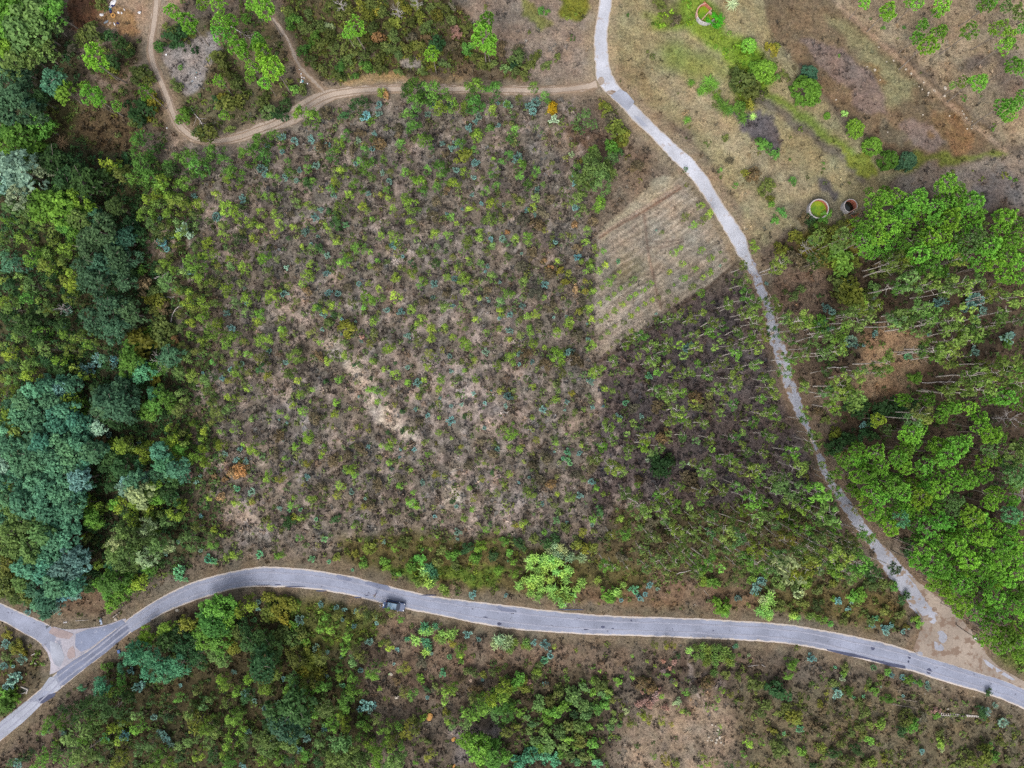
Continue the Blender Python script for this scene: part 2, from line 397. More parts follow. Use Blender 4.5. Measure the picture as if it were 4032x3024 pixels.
# pale sand showing between the heath
for cx, cy, rx, ry, ro, c in ((1120, 1230, 90, 40, 20, 0), (1330, 1375, 70, 30, 40, 1), (1400, 1440, 70, 30, 40, 1), (1440, 1500, 80, 34, 45, 1), (1500, 1600, 60, 30, 50, 1), (1530, 1640, 95, 36, 45, 1),
                              (1600, 1690, 60, 30, 50, 1), (1640, 1740, 40, 26, 40, 1), (1790, 1880, 22, 60, 0, 1), (1760, 1450, 90, 40, 20, 2), (1880, 1350, 60, 46, 60, 2), (1850, 1550, 90, 50, 10, 2),
                              (1900, 1640, 70, 40, 0, 2), (1760, 1250, 50, 60, 0, 0), (1480, 1160, 60, 24, 0, 0), (1600, 1020, 60, 30, 20, 0), (1230, 860, 70, 20, 0, 0), (1380, 640, 60, 26, 20, 0), (1640, 600, 40, 50, 30, 0),
                              (830, 850, 60, 40, 30, 0), (640, 960, 50, 50, 0, 0), (880, 1010, 80, 26, 10, 0), (1100, 1560, 30, 70, 40, 0), (1950, 1900, 40, 60, 0, 2), (2010, 2000, 40, 70, 20, 2), (1030, 2090, 70, 30, 10, 0),
                              (960, 2020, 70, 40, 0, 0), (1780, 1960, 30, 40, 0, 1), (1860, 2040, 30, 60, 0, 0), (2000, 1260, 50, 30, 0, 0), (2060, 1640, 30, 80, 0, 0), (1150, 1160, 90, 30, 30, 0), (820, 1530, 40, 60, 30, 0), (2350, 1560, 16, 100, 0, 0)):
    m = oval(cx, cy, rx, ry, ro, 0.9) * np.clip(N3.fbm(GXX / 20, GYY / 20, 5) * 4.4 - 1.4, 0, 1)
    paint(m, ((176, 156, 142), (206, 190, 172), (192, 170, 158))[c], 0.8)
    veg(np.clip(m * 1.2, 0, 1), h=0.5, g=0.1)
# grass above the main road and verges
Z([(1330, 2110), (1900, 2110), (2250, 2170), (2550, 2230), (2560, 2330), (2200, 2350), (1700, 2320), (1480, 2270), (1350, 2200)], (98, 88, 54), 40, h=0.3, g=0.8, gr=0.5, gc=(86, 96, 36))
Z([(1480, 2220), (1700, 2225), (2020, 2250), (1980, 2310), (1640, 2290)], (96, 112, 44), 24, gr=0.7, gc=(92, 120, 40))
Z([(2250, 2330), (2700, 2320), (3000, 2340), (3010, 2420), (2600, 2410), (2250, 2390)], (122, 98, 74), 20, h=0.3, g=0.7, gr=0.1)
Z([(2560, 2240), (2780, 2300), (2830, 2400), (2700, 2400), (2540, 2330)], (126, 104, 84), 26)
Z([(3050, 2330), (3500, 2310), (3600, 2450), (3480, 2500), (3100, 2440)], (100, 88, 56), 26, h=0.3, g=0.6, gr=0.5, gc=(90, 102, 44))
# below the main road
Z([(-300, 3300), (-300, 3150), (230, 2740), (560, 2500), (900, 2340), (1320, 2370), (2016, 2500), (3024, 2560), (3600, 2680), (4032, 2820), (4300, 2900), (4300, 3300)], (106, 92, 78), 20, h=0.7, g=0.3, gr=0.15, gc=(84, 100, 44))
Z([(500, 2560), (800, 2400), (1150, 2360), (1380, 2430), (1400, 2640), (1480, 2820), (1400, 3300), (300, 3300), (330, 2900)], (78, 70, 48), 60, h=0.4, g=0.2, gr=0.75, gc=(72, 92, 42))
Z([(1080, 2360), (1270, 2350), (1500, 2410), (1560, 2500), (1400, 2560), (1200, 2540)], (88, 90, 46), 30, gr=0.9, gc=(92, 116, 42))
Z([(1480, 2440), (2000, 2540), (2500, 2560), (2500, 2640), (2300, 2700), (1900, 2680), (1560, 2700), (1500, 2560)], (124, 104, 86), 40, h=0.6, g=0.5, gr=0.06)
Z([(1960, 2640), (2340, 2640), (2400, 2900), (2300, 3300), (1900, 3300), (1950, 2900)], (82, 72, 56), 50, gr=0.5, gc=(80, 106, 44))
Z([(2500, 2760), (2860, 2740), (2920, 3000), (2700, 3100), (2430, 3000)], (148, 128, 108), 50, h=0.3, g=0.7, gr=0.04)
Z([(1780, 2880), (1960, 2850), (1960, 3000), (1800, 3024)], (130, 118, 112), 30)
Z([(2890, 2700), (3500, 2700), (4032, 2850), (4100, 3300), (2960, 3300)], (112, 100, 78), 50, h=0.5, g=0.6, gr=0.35, gc=(92, 104, 46))
for cx, cy, rx, ry, ro in ((2556, 2640, 26, 14, 0), (2700, 2600, 14, 40, 10), (2770, 2690, 40, 26, 0), (2650, 2670, 22, 18, 0), (2700, 2760, 12, 50, -25), (2560, 2700, 60, 20, 20), (1690, 2700, 40, 20, 0)):
    paint(oval(cx, cy, rx, ry, ro, 0.5), (86, 70, 60), 0.85)
for cx, cy, rx, ry, ro in ((2720, 2640, 8, 60, 10), (2760, 2760, 8, 60, -30), (2740, 2660, 40, 8, 0), (2830, 2700, 30, 12, -30)):
    paint(oval(cx, cy, rx, ry, ro, 0.6), (160, 142, 130), 0.8)
Z([(-300, 2790), (40, 2690), (110, 2690), (90, 2770), (-300, 3010)], (90, 100, 46), 20, gr=0.7, gc=(88, 116, 44))
Z([(-300, 2450), (0, 2470), (140, 2560), (190, 2620), (180, 2680), (100, 2720), (-300, 2800)], (92, 80, 60), 24, gr=0.4, gc=(92, 112, 40))
Z([(200, 2420), (330, 2330), (430, 2330), (430, 2420), (520, 2400), (470, 2450), (320, 2480), (200, 2460)], (122, 102, 82), 20, 0.6, h=0.2, g=0.6, gr=0.03)
# signed nearness of the roads, verges and the dirt track
EDGES = [resample(p, 400) for p in (ROAD_TOP, ROAD_BOT, SIDE_TOP, SIDE_BOT)]
LEDGES = [resample(p, 400) for p in (LANE_L, LANE_R)]
MAINPOLY = np.concatenate([EDGES[0], EDGES[1][::-1]]); SIDEPOLY = np.concatenate([EDGES[2], EDGES[3][::-1]]); LANEPOLY = np.concatenate([LEDGES[0], LEDGES[1][::-1]])
inroad = in_poly(MAINPOLY, GXX, GYY) | in_poly(SIDEPOLY, GXX, GYY) | in_poly(LANEPOLY, GXX, GYY) | in_poly(APRON_W, GXX, GYY) | in_poly(APRON_E, GXX, GYY)
d_main = np.minimum.reduce([line_dist(e[::2], GXX, GYY) for e in EDGES] + [line_dist(APRON_W + APRON_W[:1], GXX, GYY)]); d_lane = np.minimum.reduce([line_dist(e[::2], GXX, GYY) for e in LEDGES] + [line_dist(APRON_E + APRON_E[:1], GXX, GYY)])
d_main[inroad] = 0; d_lane[inroad] = 0
TRK, SPR = resample(TRACK, 312), resample(SPUR, 80)
d_trk = line_dist(TRK[::2], GXX, GYY); d_spr = line_dist(SPR, GXX, GYY)
jit = 0.6 + 0.9 * N4.fbm(GXX / 30, GYY / 30)
vm = np.clip(1.5 - d_main / (38 * jit), 0, 1) * ((GYY > 2050) | (GXX < 700)); paint(vm, (124, 110, 90), 0.7); veg(vm, h=0.15, g=0.7, gr=0.05)
low = np.clip((GYY - 1050) / 100, 0, 1)
vl = np.clip(1.4 - d_lane / (34 * jit), 0, 1)
paint(vl * low, (126, 106, 86), 0.75); paint(vl * (1 - low), (160, 140, 112), 0.6); veg(vl, h=0.1, g=0.6, gr=0.03)
vt = np.clip(1.5 - d_trk / (30 * jit), 0, 1); paint(vt, (150, 132, 112), 0.75); veg(vt, h=0.1, g=0.5, gr=0.02)
vs = np.clip(1.4 - d_spr / (22 * jit), 0, 1); paint(vs, (140, 118, 98), 0.85); veg(vs, h=0.05, g=0.4, gr=0.0)
for pl in ([(410, 328), (456, 351), (501, 319), (529, 269), (575, 246)], [(360, 290), (420, 335)], [(380, 190), (460, 120)]):
    m = np.clip(1.4 - line_dist(pl, GXX + WX * 0.3, GYY + WY * 0.3) / 13, 0, 1); paint(m, (150, 130, 112), 0.8); veg(m, h=0.1, gr=0.0)
off = np.clip(np.minimum.reduce([d_main, d_lane, np.maximum(d_trk - 30, 0), np.maximum(d_spr - 14, 0)]) / 40, 0, 1)
cm = zone([(640, 540), (1000, 560), (1300, 430), (2300, 370), (2345, 700), (2345, 1400), (2600, 2050), (2300, 2100), (1500, 2120), (900, 2150), (780, 1900), (740, 1500), (640, 1000)], 60)
bare = cm * np.clip(N1.fbm(GXX / 30 + 50, GYY / 30, 5) * 7 - 4.05 + 0.75 * np.exp(-((GXX - 1700) / 420) ** 2 - ((GYY - 1560) / 420) ** 2), 0, 1); paint(bare, (172, 154, 142), 0.75); veg(bare, h=0.45)
dk = cm * np.clip(N2.fbm(GXX / 44 + 20, GYY / 44 + 70, 5) * 6 - 3.5, 0, 1); paint(dk, (84, 74, 72), 0.6)
heath *= off; green *= off; grass *= np.clip(off * 3, 0, 1)
# furrows of the plough land
pm = zone([(2350, 950), (2690, 690), (2880, 1000), (2890, 1075), (2620, 1230), (2370, 1412), (2345, 1330)], 10, 0.2)
fu = (GXX * 0.55 + GYY * 0.83 + WX * 0.25)
fr_ = np.sin(fu / 25 * 2 * math.pi)
paint(pm * np.clip(fr_ + 0.1, 0, 1) * np.clip(N2.fbm(GXX / 34, GYY / 34) * 2.2 - 0.4, 0, 1), (182, 166, 148), 0.5)
paint(pm * np.clip(-fr_ - 0.1, 0, 1) * np.clip(N3.fbm(GXX / 34, GYY / 34) * 2.2 - 0.4, 0, 1), (120, 106, 92), 0.5)
for pl, w, c in (([(2360, 935), (2470, 870), (2560, 815), (2680, 740)], 7, (116, 88, 72)), ([(2362, 925), (2560, 800), (2670, 730)], 5, (172, 148, 128)),
                 ([(2905, 1035), (2800, 1120), (2640, 1240), (2500, 1340), (2360, 1425)], 8, (88, 74, 62)), ([(2537, 840), (2546, 930), (2556, 1010), (2572, 1090), (2600, 1215)], 6, (118, 98, 84)),
                 ([(2552, 1000), (2566, 1080)], 4, (178, 152, 132)), ([(2540, 945), (2610, 955), (2690, 940)], 4, (108, 92, 80)), ([(2545, 975), (2620, 972), (2690, 950)], 4, (118, 100, 88)), ([(3960, 590), (3800, 470), (3560, 250), (3300, 20)], 12, (168, 142, 118))):
    paint(np.clip(1.3 - line_dist(pl, GXX + WX * 0.12, GYY + WY * 0.12) / w, 0, 1), c, 0.8)

# natural mottling at several sizes, as change of soil and litter
v = 0.8 + 0.4 * N1.fbm(GXX / 120, GYY / 120 + 40); v *= 0.72 + 0.56 * N2.fbm(GXX / 22, GYY / 22)
hue = (N3.fbm(GXX / 70, GYY / 70) - 0.5) * 0.28
GC = GC * np.array([0.99, 1.03, 1.07])
GC = GC * v[..., None] * np.stack([1 + hue, np.ones_like(hue), 1 - hue * 0.8], -1)
ALB = np.clip(GC / GAIN, 0.012, 0.6)

def samp(a, px, py):
    i = np.clip(np.rint((px - GX0) / GD).astype(int), 0, len(gx) - 1); j = np.clip(np.rint((py - GY0) / GD).astype(int), 0, len(gy) - 1)
    return a[i, j]

relief = (N4.fbm(GXX / 46, GYY / 46) - 0.5) * 0.7 + (N1.fbm(GXX / 16, GYY / 16) - 0.5) * 0.34
flat = np.clip(np.minimum(np.minimum(d_main, d_lane), np.maximum(np.minimum(d_trk - 40, d_spr - 22), 0)) / 50 - 0.25, 0, 1)
furrow_relief = pm * fr_ * 0.06
for tx_, ty_ in ((3225, 822), (3350, 810), (2782, 52)): flat *= np.clip((np.hypot(GXX - tx_, GYY - ty_) - 50) / 40, 0, 1)
relief = relief * flat + furrow_relief - 0.12 * np.clip(1 - np.abs(d_main - 30) / 18, 0, 1) * (d_main > 0) * (d_lane > 60) * (d_trk > 60)

# ------------------------------------------------------------------ ground mesh, its far skirt reaching the horizon
def build_ground():
    nx, ny = len(gx), len(gy)
    X = (GXX - CW / 2) * S; Y = (CH / 2 - GYY) * S
    V = np.stack([X, Y, relief], -1).reshape(-1, 3)
    idx = np.arange(nx * ny).reshape(nx, ny)
    q = np.stack([idx[:-1, :-1], idx[:-1, 1:], idx[1:, 1:], idx[1:, :-1]], -1).reshape(-1, 4)
    C = ALB.reshape(-1, 3)
    ring = np.concatenate([idx[:, 0], idx[-1, 1:], idx[-2::-1, -1], idx[0, -2:0:-1]])
    rv = V[ring]; vs_, cs_, qs_ = [V], [C], [q]
    prev = ring; base = len(V); far_c = np.array([0.085, 0.075, 0.045])
    rc = C[ring]; nr = len(ring)
    for f in (1.02, 1.05, 1.1, 1.17, 1.27, 1.4, 1.6, 1.9, 2.4, 3.2, 4.6, 7.0, 12.0, 30.0):
        nv = rv * f; nv[:, 2] = 0
        cur = np.arange(base, base + nr); base += nr
        w = min(1.0, (f - 1) / 0.17); nzv = N2.fbm(nv[:, 0] / 9, nv[:, 1] / 9, 5)[:, None]; nzg = N1.fbm(nv[:, 0] / 26, nv[:, 1] / 26)[:, None]
        vs_.append(nv); cs_.append((rc * (1 - w) + (far_c * (1 - nzg) + np.array([0.05, 0.075, 0.022]) * nzg) * w) * (0.5 + nzv))
        a, b = prev, cur
        qs_.append(np.stack([a, b, np.roll(b, -1), np.roll(a, -1)], -1)); prev = cur
    m = bpy.data.materials.new('earth'); m.use_nodes = True; nt = m.node_tree; b = nt.nodes['Principled BSDF']
    b.inputs['Roughness'].default_value = 0.95; b.inputs['Specular IOR Level'].default_value = 0.08
    at = node(nt, 'ShaderNodeAttribute', attribute_name='Col')
    nz = noise_node(nt, 2.2, 6, 0.72); nz2 = noise_node(nt, 0.5, 4, 0.6)
    mr = node(nt, 'ShaderNodeMapRange'); mr.inputs['From Min'].default_value = 0.3; mr.inputs['From Max'].default_value = 0.7; mr.inputs['To Min'].default_value = 0.45; mr.inputs['To Max'].default_value = 1.55
    nt.links.new(nz.outputs['Fac'], mr.inputs['Value'])
    mx = node(nt, 'ShaderNodeMix', data_type='RGBA', blend_type='MULTIPLY'); mx.inputs['Factor'].default_value = 1.0
    nt.links.new(at.outputs['Color'], mx.inputs['A']); nt.links.new(mr.outputs[0], mx.inputs['B'])
    hs = node(nt, 'ShaderNodeHueSaturation'); mr2 = node(nt, 'ShaderNodeMapRange'); mr2.inputs['To Min'].default_value = 0.475; mr2.inputs['To Max'].default_value = 0.525
    nt.links.new(nz2.outputs['Fac'], mr2.inputs['Value']); nt.links.new(mr2.outputs[0], hs.inputs['Hue']); nt.links.new(mx.outputs['Result'], hs.inputs['Color'])
    nt.links.new(hs.outputs[0], b.inputs['Base Color'])
    bp = node(nt, 'ShaderNodeBump'); bp.inputs['Strength'].default_value = 0.8; bp.inputs['Distance'].default_value = 0.25
    nt.links.new(nz.outputs['Fac'], bp.inputs['Height']); nt.links.new(bp.outputs['Normal'], b.inputs['Normal'])
    me = new_mesh('ground', np.concatenate(vs_), np.concatenate(qs_).ravel()[::-1] if False else np.concatenate(qs_)[:, ::-1], 4, [m], smooth=True, cols=np.concatenate(cs_))
    o = link('ground', me); tag(o, kind='structure')
build_ground()

# ------------------------------------------------------------------ roads
def surface_mat(name, c, c_stain, c_pale, pale_edge=0.0, stain=0.62, scale=0.9):
    """worn road surface: mottled, with stains, hairline wear and paler crumbling margins (attribute tone = nearness to the margin)"""
    m = bpy.data.materials.new(name); m.use_nodes = True; nt = m.node_tree; b = nt.nodes['Principled BSDF']
    b.inputs['Roughness'].default_value = 0.85; b.inputs['Specular IOR Level'].default_value = 0.2
    L = nt.links.new
    def rgb(x): return (*[float(t) for t in x], 1)
    n1 = noise_node(nt, scale, 5, 0.65); n2 = noise_node(nt, scale * 5, 4, 0.7); n3 = noise_node(nt, scale * 0.22, 3, 0.5)
    base = node(nt, 'ShaderNodeValToRGB'); base.color_ramp.elements[0].position = 0.3; base.color_ramp.elements[1].position = 0.7
    base.color_ramp.elements[0].color = rgb(np.array(c) * 0.78); base.color_ramp.elements[1].color = rgb(np.array(c) * 1.22)
    L(n3.outputs['Fac'], base.inputs['Fac'])
    fine = node(nt, 'ShaderNodeMapRange'); fine.inputs['From Min'].default_value = 0.3; fine.inputs['From Max'].default_value = 0.7; fine.inputs['To Min'].default_value = 0.8; fine.inputs['To Max'].default_value = 1.2
    L(n2.outputs['Fac'], fine.inputs['Value'])
    m1 = node(nt, 'ShaderNodeMix', data_type='RGBA', blend_type='MULTIPLY'); m1.inputs['Factor'].default_value = 1
    L(base.outputs[0], m1.inputs['A']); L(fine.outputs[0], m1.inputs['B'])
    st = node(nt, 'ShaderNodeMapRange'); st.inputs['From Min'].default_value = stain; st.inputs['From Max'].default_value = stain + 0.05; L(n1.outputs['Fac'], st.inputs['Value'])
    m2 = node(nt, 'ShaderNodeMix', data_type='RGBA'); m2.inputs['B'].default_value = rgb(c_stain)
    L(st.outputs[0], m2.inputs['Factor']); L(m1.outputs['Result'], m2.inputs['A'])
    tn = node(nt, 'ShaderNodeAttribute', attribute_name='tone')
    ad = node(nt, 'ShaderNodeMath', operation='MULTIPLY_ADD'); ad.inputs[1].default_value = 0.7; L(n1.outputs['Fac'], ad.inputs[0]); L(tn.outputs['Fac'], ad.inputs[2])
    ed = node(nt, 'ShaderNodeMapRange'); ed.inputs['From Min'].default_value = 0.95; ed.inputs['From Max'].default_value = 1.12; ed.inputs['To Max'].default_value = pale_edge; L(ad.outputs[0], ed.inputs['Value'])
    m3 = node(nt, 'ShaderNodeMix', data_type='RGBA'); m3.inputs['B'].default_value = rgb(c_pale)
    L(ed.outputs[0], m3.inputs['Factor']); L(m2.outputs['Result'], m3.inputs['A']); L(m3.outputs['Result'], b.inputs['Base Color'])
    bp = node(nt, 'ShaderNodeBump'); bp.inputs['Strength'].default_value = 0.25; bp.inputs['Distance'].default_value = 0.05; L(n2.outputs['Fac'], bp.inputs['Height']); L(bp.outputs['Normal'], b.inputs['Normal'])
    return m

def ribbon(name, A, B, n, z, m, rag=4.0, seed=3, cross=12):
    a, b = resample(A, n), resample(B, n)
    nz = Noise(seed)
    t = np.arange(n)
    w = (b - a) / np.hypot(*(b - a).T)[:, None]
    a = a - w * ((nz.fbm(t / 3.0, t * 0 + 3.3) - 0.5) * 2 * rag)[:, None]; b = b + w * ((nz.fbm(t / 3.0, t * 0 + 90.7) - 0.5) * 2 * rag)[:, None]
    k = np.linspace(0, 1, cross)
    P = a[:, None] * (1 - k)[None, :, None] + b[:, None] * k[None, :, None]
    V = np.zeros((n, cross, 3)); V[..., 0] = (P[..., 0] - CW / 2) * S; V[..., 1] = (CH / 2 - P[..., 1]) * S
    V[..., 2] = z + 0.03 * (1 - (2 * k - 1) ** 4)[None]
    V[:, 0, 2] = V[:, -1, 2] = z - 0.05
    wid = np.hypot(*(b - a).T) * S
    d = np.minimum(k[None] * wid[:, None], (1 - k)[None] * wid[:, None])
    tone = np.clip(1 - d / 1.25, 0, 1)
    idx = np.arange(n * cross).reshape(n, cross)
    q = np.stack([idx[:-1, :-1], idx[:-1, 1:], idx[1:, 1:], idx[1:, :-1]], -1).reshape(-1, 4)
    me = new_mesh(name, V.reshape(-1, 3), q[:, ::-1] if np.cross(w[n // 2], (a[n // 2 + 1] - a[n // 2])) > 0 else q, 4, [m], smooth=True, tone=tone.ravel())
    if me.polygons[0].normal.z < 0: me.flip_normals()
    return link(name, me)

def sheet(name, poly, z, m, parent=None, rag=3.0, smooth=True, seed=5, thick=0.0):
    """flat patch with an uneven outline; tone = nearness to its margin (a ring of inset points)"""
    p = np.array(poly, dtype=float)
    per = np.sum(np.hypot(*(np.roll(p, -1, 0) - p).T)); n = max(14, int(per / 9))
    p = resample(np.vstack([p, p[:1]]), n + 1, smooth)[:-1]
    if rag:
        nz = Noise(seed); t = np.arange(n); c = p.mean(0); dv = (p - c) / np.maximum(np.hypot(*(p - c).T), 1)[:, None]
        p = p + dv * ((nz.fbm(t / 2.0, t * 0) - 0.5) * 2 * rag)[:, None]
    bm = bmesh.new()
    vs = [bm.verts.new(((x - CW / 2) * S, (CH / 2 - y) * S, z)) for x, y in p]
    f = bm.faces.new(vs); f.normal_update()
    if f.normal.z < 0: f.normal_flip()
    bmesh.ops.triangulate(bm, faces=[f])
    me = bpy.data.meshes.new(name); bm.to_mesh(me); bm.free(); me.materials.append(m)
    return link(name, me, parent)

M_ROAD = surface_mat('worn_asphalt', alb((146, 151, 170)), alb((104, 106, 122)), alb((206, 194, 184)), 0.9, 0.63)
M_LANE = surface_mat('pale_broken_surface', alb((190, 192, 202)), alb((172, 160, 156)), alb((184, 170, 156)), 0.9, 0.6, 0.7)
M_LANE2 = surface_mat('broken_grey_surface', alb((164, 166, 178)), alb((146, 128, 114)), alb((138, 116, 98)), 1.0, 0.55, 0.55)
M_TRACK = surface_mat('dirt_and_gravel', alb((176, 160, 146)), alb((150, 132, 116)), alb((138, 118, 98)), 1.0, 0.62, 0.6)
M_APRON = surface_mat('trodden_gravel', alb((160, 146, 134)), alb((134, 114, 100)), alb((190, 176, 170)), 0.0, 0.52, 0.5)
M_APRONW = surface_mat('patched_concrete', alb((168, 164, 174)), alb((138, 140, 156)), alb((150, 140, 136)), 0.0, 0.56, 0.5)
M_PATCHD = surface_mat('dark_patch', alb((118, 124, 146)), alb((96, 100, 120)), alb((120, 120, 140)), 0, 0.66, 1.2)
M_TAR = surface_mat('fresh_tar', alb((78, 82, 106)), alb((66, 70, 92)), alb((90, 90, 110)), 0, 0.6, 1.4)
M_PATCHL = surface_mat('pale_patch', alb((162, 166, 180)), alb((146, 150, 166)), alb((180, 176, 180)), 0, 0.66, 1.2)

M_BLUE = surface_mat('blue_grey_asphalt', alb((132, 140, 164)), alb((160, 164, 182)), alb((150, 150, 170)), 0, 0.6, 0.8)
M_PINK = surface_mat('dusty_concrete', alb((164, 148, 148)), alb((140, 130, 136)), alb((150, 150, 170)), 0, 0.6, 1.0)
road = tag(ribbon('road', ROAD_TOP, ROAD_BOT, 1100, 0.03, M_ROAD, 3.0, 11), kind='structure')
side = tag(ribbon('side_road', SIDE_TOP, SIDE_BOT, 420, 0.018, M_ROAD, 2.5, 12), kind='structure')
cut_l = next(i for i, p in enumerate(LANE_L) if p[1] > 1030); cut_r = next(i for i, p in enumerate(LANE_R) if p[1] > 1000)
lane = tag(ribbon('lane', LANE_L[:cut_l + 2], LANE_R[:cut_r + 2], 640, 0.014, M_LANE, 6.0, 13), kind='structure')
def widen(A, B, k):
    a, b = resample(A, 200), resample(B, 200); c = (a + b) / 2; t = np.linspace(0, 1, 200)[:, None]
    return c + (a - c) * (1 + k), c + (b - c) * (1 + k)
a_, b_ = widen(LANE_L[cut_l:], LANE_R[cut_r:], 0.45)
low_lane = tag(ribbon('broken_lane', list(a_) + [(3612, 2425)], list(b_) + [(3700, 2428)], 420, 0.008, M_LANE2, 12.0, 17), kind='structure')
tag(sheet('road_junction', APRON_W, 0.035, M_APRONW, rag=2.0), kind='structure')
paint_forecourt = tag(sheet('gravel_forecourt', APRON_E, 0.035, M_APRON, rag=12.0), kind='structure')
def off_line(P, w):
    t = np.gradient(P, axis=0); t /= np.hypot(*t.T)[:, None]; nrm = np.stack([-t[:, 1], t[:, 0]], 1)
    return P + nrm * w, P - nrm * w
wt = 17 + 9 * N2.fbm(np.arange(len(TRK)) / 12.0, np.zeros(len(TRK))) + 18 * np.exp(-((np.arange(len(TRK)) - 118) / 14.0) ** 2) + np.clip((np.arange(len(TRK)) - 222) / 30, 0, 1) * 30
a_, b_ = off_line(TRK, wt[:, None]); tag(ribbon('dirt_track', a_, b_, 420, 0.006, M_TRACK, 7.0, 14), kind='structure')
a_, b_ = off_line(SPR, 13.0); tag(ribbon('footpath', a_, b_, 110, 0.002, M_TRACK, 5.0, 15, 8), kind='structure')

M_RUT = surface_mat('wheel_rut', alb((194, 180, 168)), alb((160, 142, 126)), alb((150, 130, 112)), 1.0, 0.6, 0.7)
track_ob = bpy.data.objects['dirt_track']
for w_ in (-11.0, 11.0):
    a_, b_ = off_line(TRK[4:-6], w_ + 3.6)[0], off_line(TRK[4:-6], w_ - 3.6)[0]
    rb = ribbon('wheel_rut', a_, b_, 380, 0.05, M_RUT, 3.0, 20 + int(w_), 4); rb.parent = track_ob
M_WORN = surface_mat('worn_wheel_line', alb((160, 163, 180)), alb((140, 145, 164)), alb((150, 152, 168)), 0.6, 0.52, 1.3)
rt, rbm = resample(ROAD_TOP, 460), resample(ROAD_BOT, 460)
for f_ in (0.3, 0.7):
    c_ = rt * (1 - f_) + rbm * f_; a_, b_ = off_line(c_, 5.5)
    rb = ribbon('wheel_line', a_, b_, 1000, 0.062, M_WORN, 5.0, 31 + int(f_ * 10), 4); rb.parent = road
for s_ in ('1360 300,1430 290,1470 350,1440 420,1390 400', '1460 480,1530 470,1545 540,1520 590,1470 560', '1430 560,1520 600,1530 640,1440 640', '1270 660,1340 650,1345 700,1250 690', '1840 690,1900 740,1990 800,2150 900,2120 910,1900 790'):
    ps_ = sheet('gravel_patch', TL(3, 3, s_), 0.04, M_LANE2, bpy.data.objects['gravel_forecourt'], 6.0, True, len(s_))
def patch(r, c, s, m, z=0.068, par=road, name='asphalt_patch', smooth=False, rag=1.5):
    return sheet(name, TL(r, c, s), z, m, par, rag, smooth, seed=int(abs(hash(s))) % 99 if False else len(s))
patch(3, 1, '690 5,760 55,800 52,835 30,790 5,700 -12', M_PATCHD)
patch(3, 1, '935 62,1010 95,1130 138,1162 112,1140 82,1040 62,960 44', M_PATCHD)
patch(3, 1, '2070 268,2120 300,2230 330,2260 300,2160 275,2090 262', M_PATCHD)
patch(3, 3, '500 628,730 668,900 716,1190 776,1186 802,1050 778,880 722,700 692,512 642', M_TAR)
patch(3, 0, '358 975,432 868,480 880,528 968,492 998,380 988', M_PATCHL)
patch(3, 0, '332 1062,400 1030,488 1004,470 1040,362 1106,345 1084', M_TAR)
patch(3, 0, '225 1082,332 1082,358 1112,205 1262,40 1392,0 1418,0 1262', M_PATCHL)
patch(3, 0, '490 832,650 718,780 642,910 536,1085 405,1110 440,1120 490,900 674,700 822,545 950,500 880', M_PATCHD, z=0.064)
patch(3, 0, '655 500,760 458,870 444,960 420,1058 378,1084 402,900 530,770 628,700 655,650 610', M_BLUE, z=0.06)
patch(3, 0, '430 560,520 590,560 700,520 790,470 760,440 680', M_PATCHL, z=0.06)
patch(3, 0, '590 640,630 600,650 640,650 700,600 720,580 690', M_PINK, z=0.06)
patch(3, 0, '450 440,560 470,640 500,600 545,500 530,420 490', M_PINK, z=0.06)
patch(3, 0, '1100 380,1180 350,1310 385,1230 430,1135 488,1110 440', M_ROAD, z=0.072)
for u, w, r in ((905, 620, 21), (1222, 697, 17), (1390, 820, 24), (1213, 738, 10)):
    patch(3, 3, ','.join(f'{u + r * math.cos(a) * (0.8 + 0.3 * random.random()):.0f} {w + 1.15 * r * math.sin(a):.0f}' for a in np.linspace(0, 2 * math.pi, 9)[:-1]), M_TAR, smooth=True, rag=0.5, name='tar_spot')
for u, w, rx, ry in ((785, 440, 20, 12), (640, 460, 24, 8), (0, 320, 24, 9), (870, 455, 12, 9), (1030, 385, 8, 7), (500, 290, 120, 5), (560, 372, 40, 7), (1740, 470, 8, 6), (700, 385, 30, 6)):
    patch(3, 2, ','.join(f'{u + rx * math.cos(a) * (0.8 + 0.4 * random.random()):.0f} {w + ry * math.sin(a):.0f}' for a in np.linspace(0, 2 * math.pi, 9)[:-1]), M_TAR, smooth=True, rag=0.4, name='tar_spot')
for u, w, rx, ry in ((60, 78, 70, 5), (190, 75, 30, 5), (330, 92, 110, 6), (560, 128, 60, 6), (960, 160, 26, 12), (880, 185, 40, 6), (1980, 360, 26, 12), (2100, 412, 20, 14), (1500, 165, 70, 6)):
    patch(3, 1, ','.join(f'{u + rx * math.cos(a) * (0.8 + 0.4 * random.random()):.0f} {w + ry * math.sin(a) + (u - u) :.0f}' for a in np.linspace(0, 2 * math.pi, 9)[:-1]), M_TAR, smooth=True, rag=0.4, name='tar_spot')
for u, w, rx, ry in ((770, 700, 30, 40), (860, 800, 50, 20)):
    patch(0, 2, ','.join(f'{u + rx * math.cos(a):.0f} {w + ry * math.sin(a):.0f}' for a in np.linspace(0, 2 * math.pi, 9)[:-1]), M_APRON, z=0.05, par=lane, name='bare_patch', smooth=True)
for s_ in ('850 830,930 770,990 800,1060 880,1000 960,930 900', '640 820,700 800,740 900,660 900'):
    patch(0, 2, s_ if s_.startswith('850') else '1050 1000,1100 1010,1170 1090,1120 1090', M_PATCHL, z=0.052, par=lane, name='concrete_patch')
# ------------------------------------------------------------------ plant shapes (each of a few variants, shared by the plants of its kind)
def unit(v):
    return v / np.maximum(np.linalg.norm(v, axis=-1, keepdims=True), 1e-6)

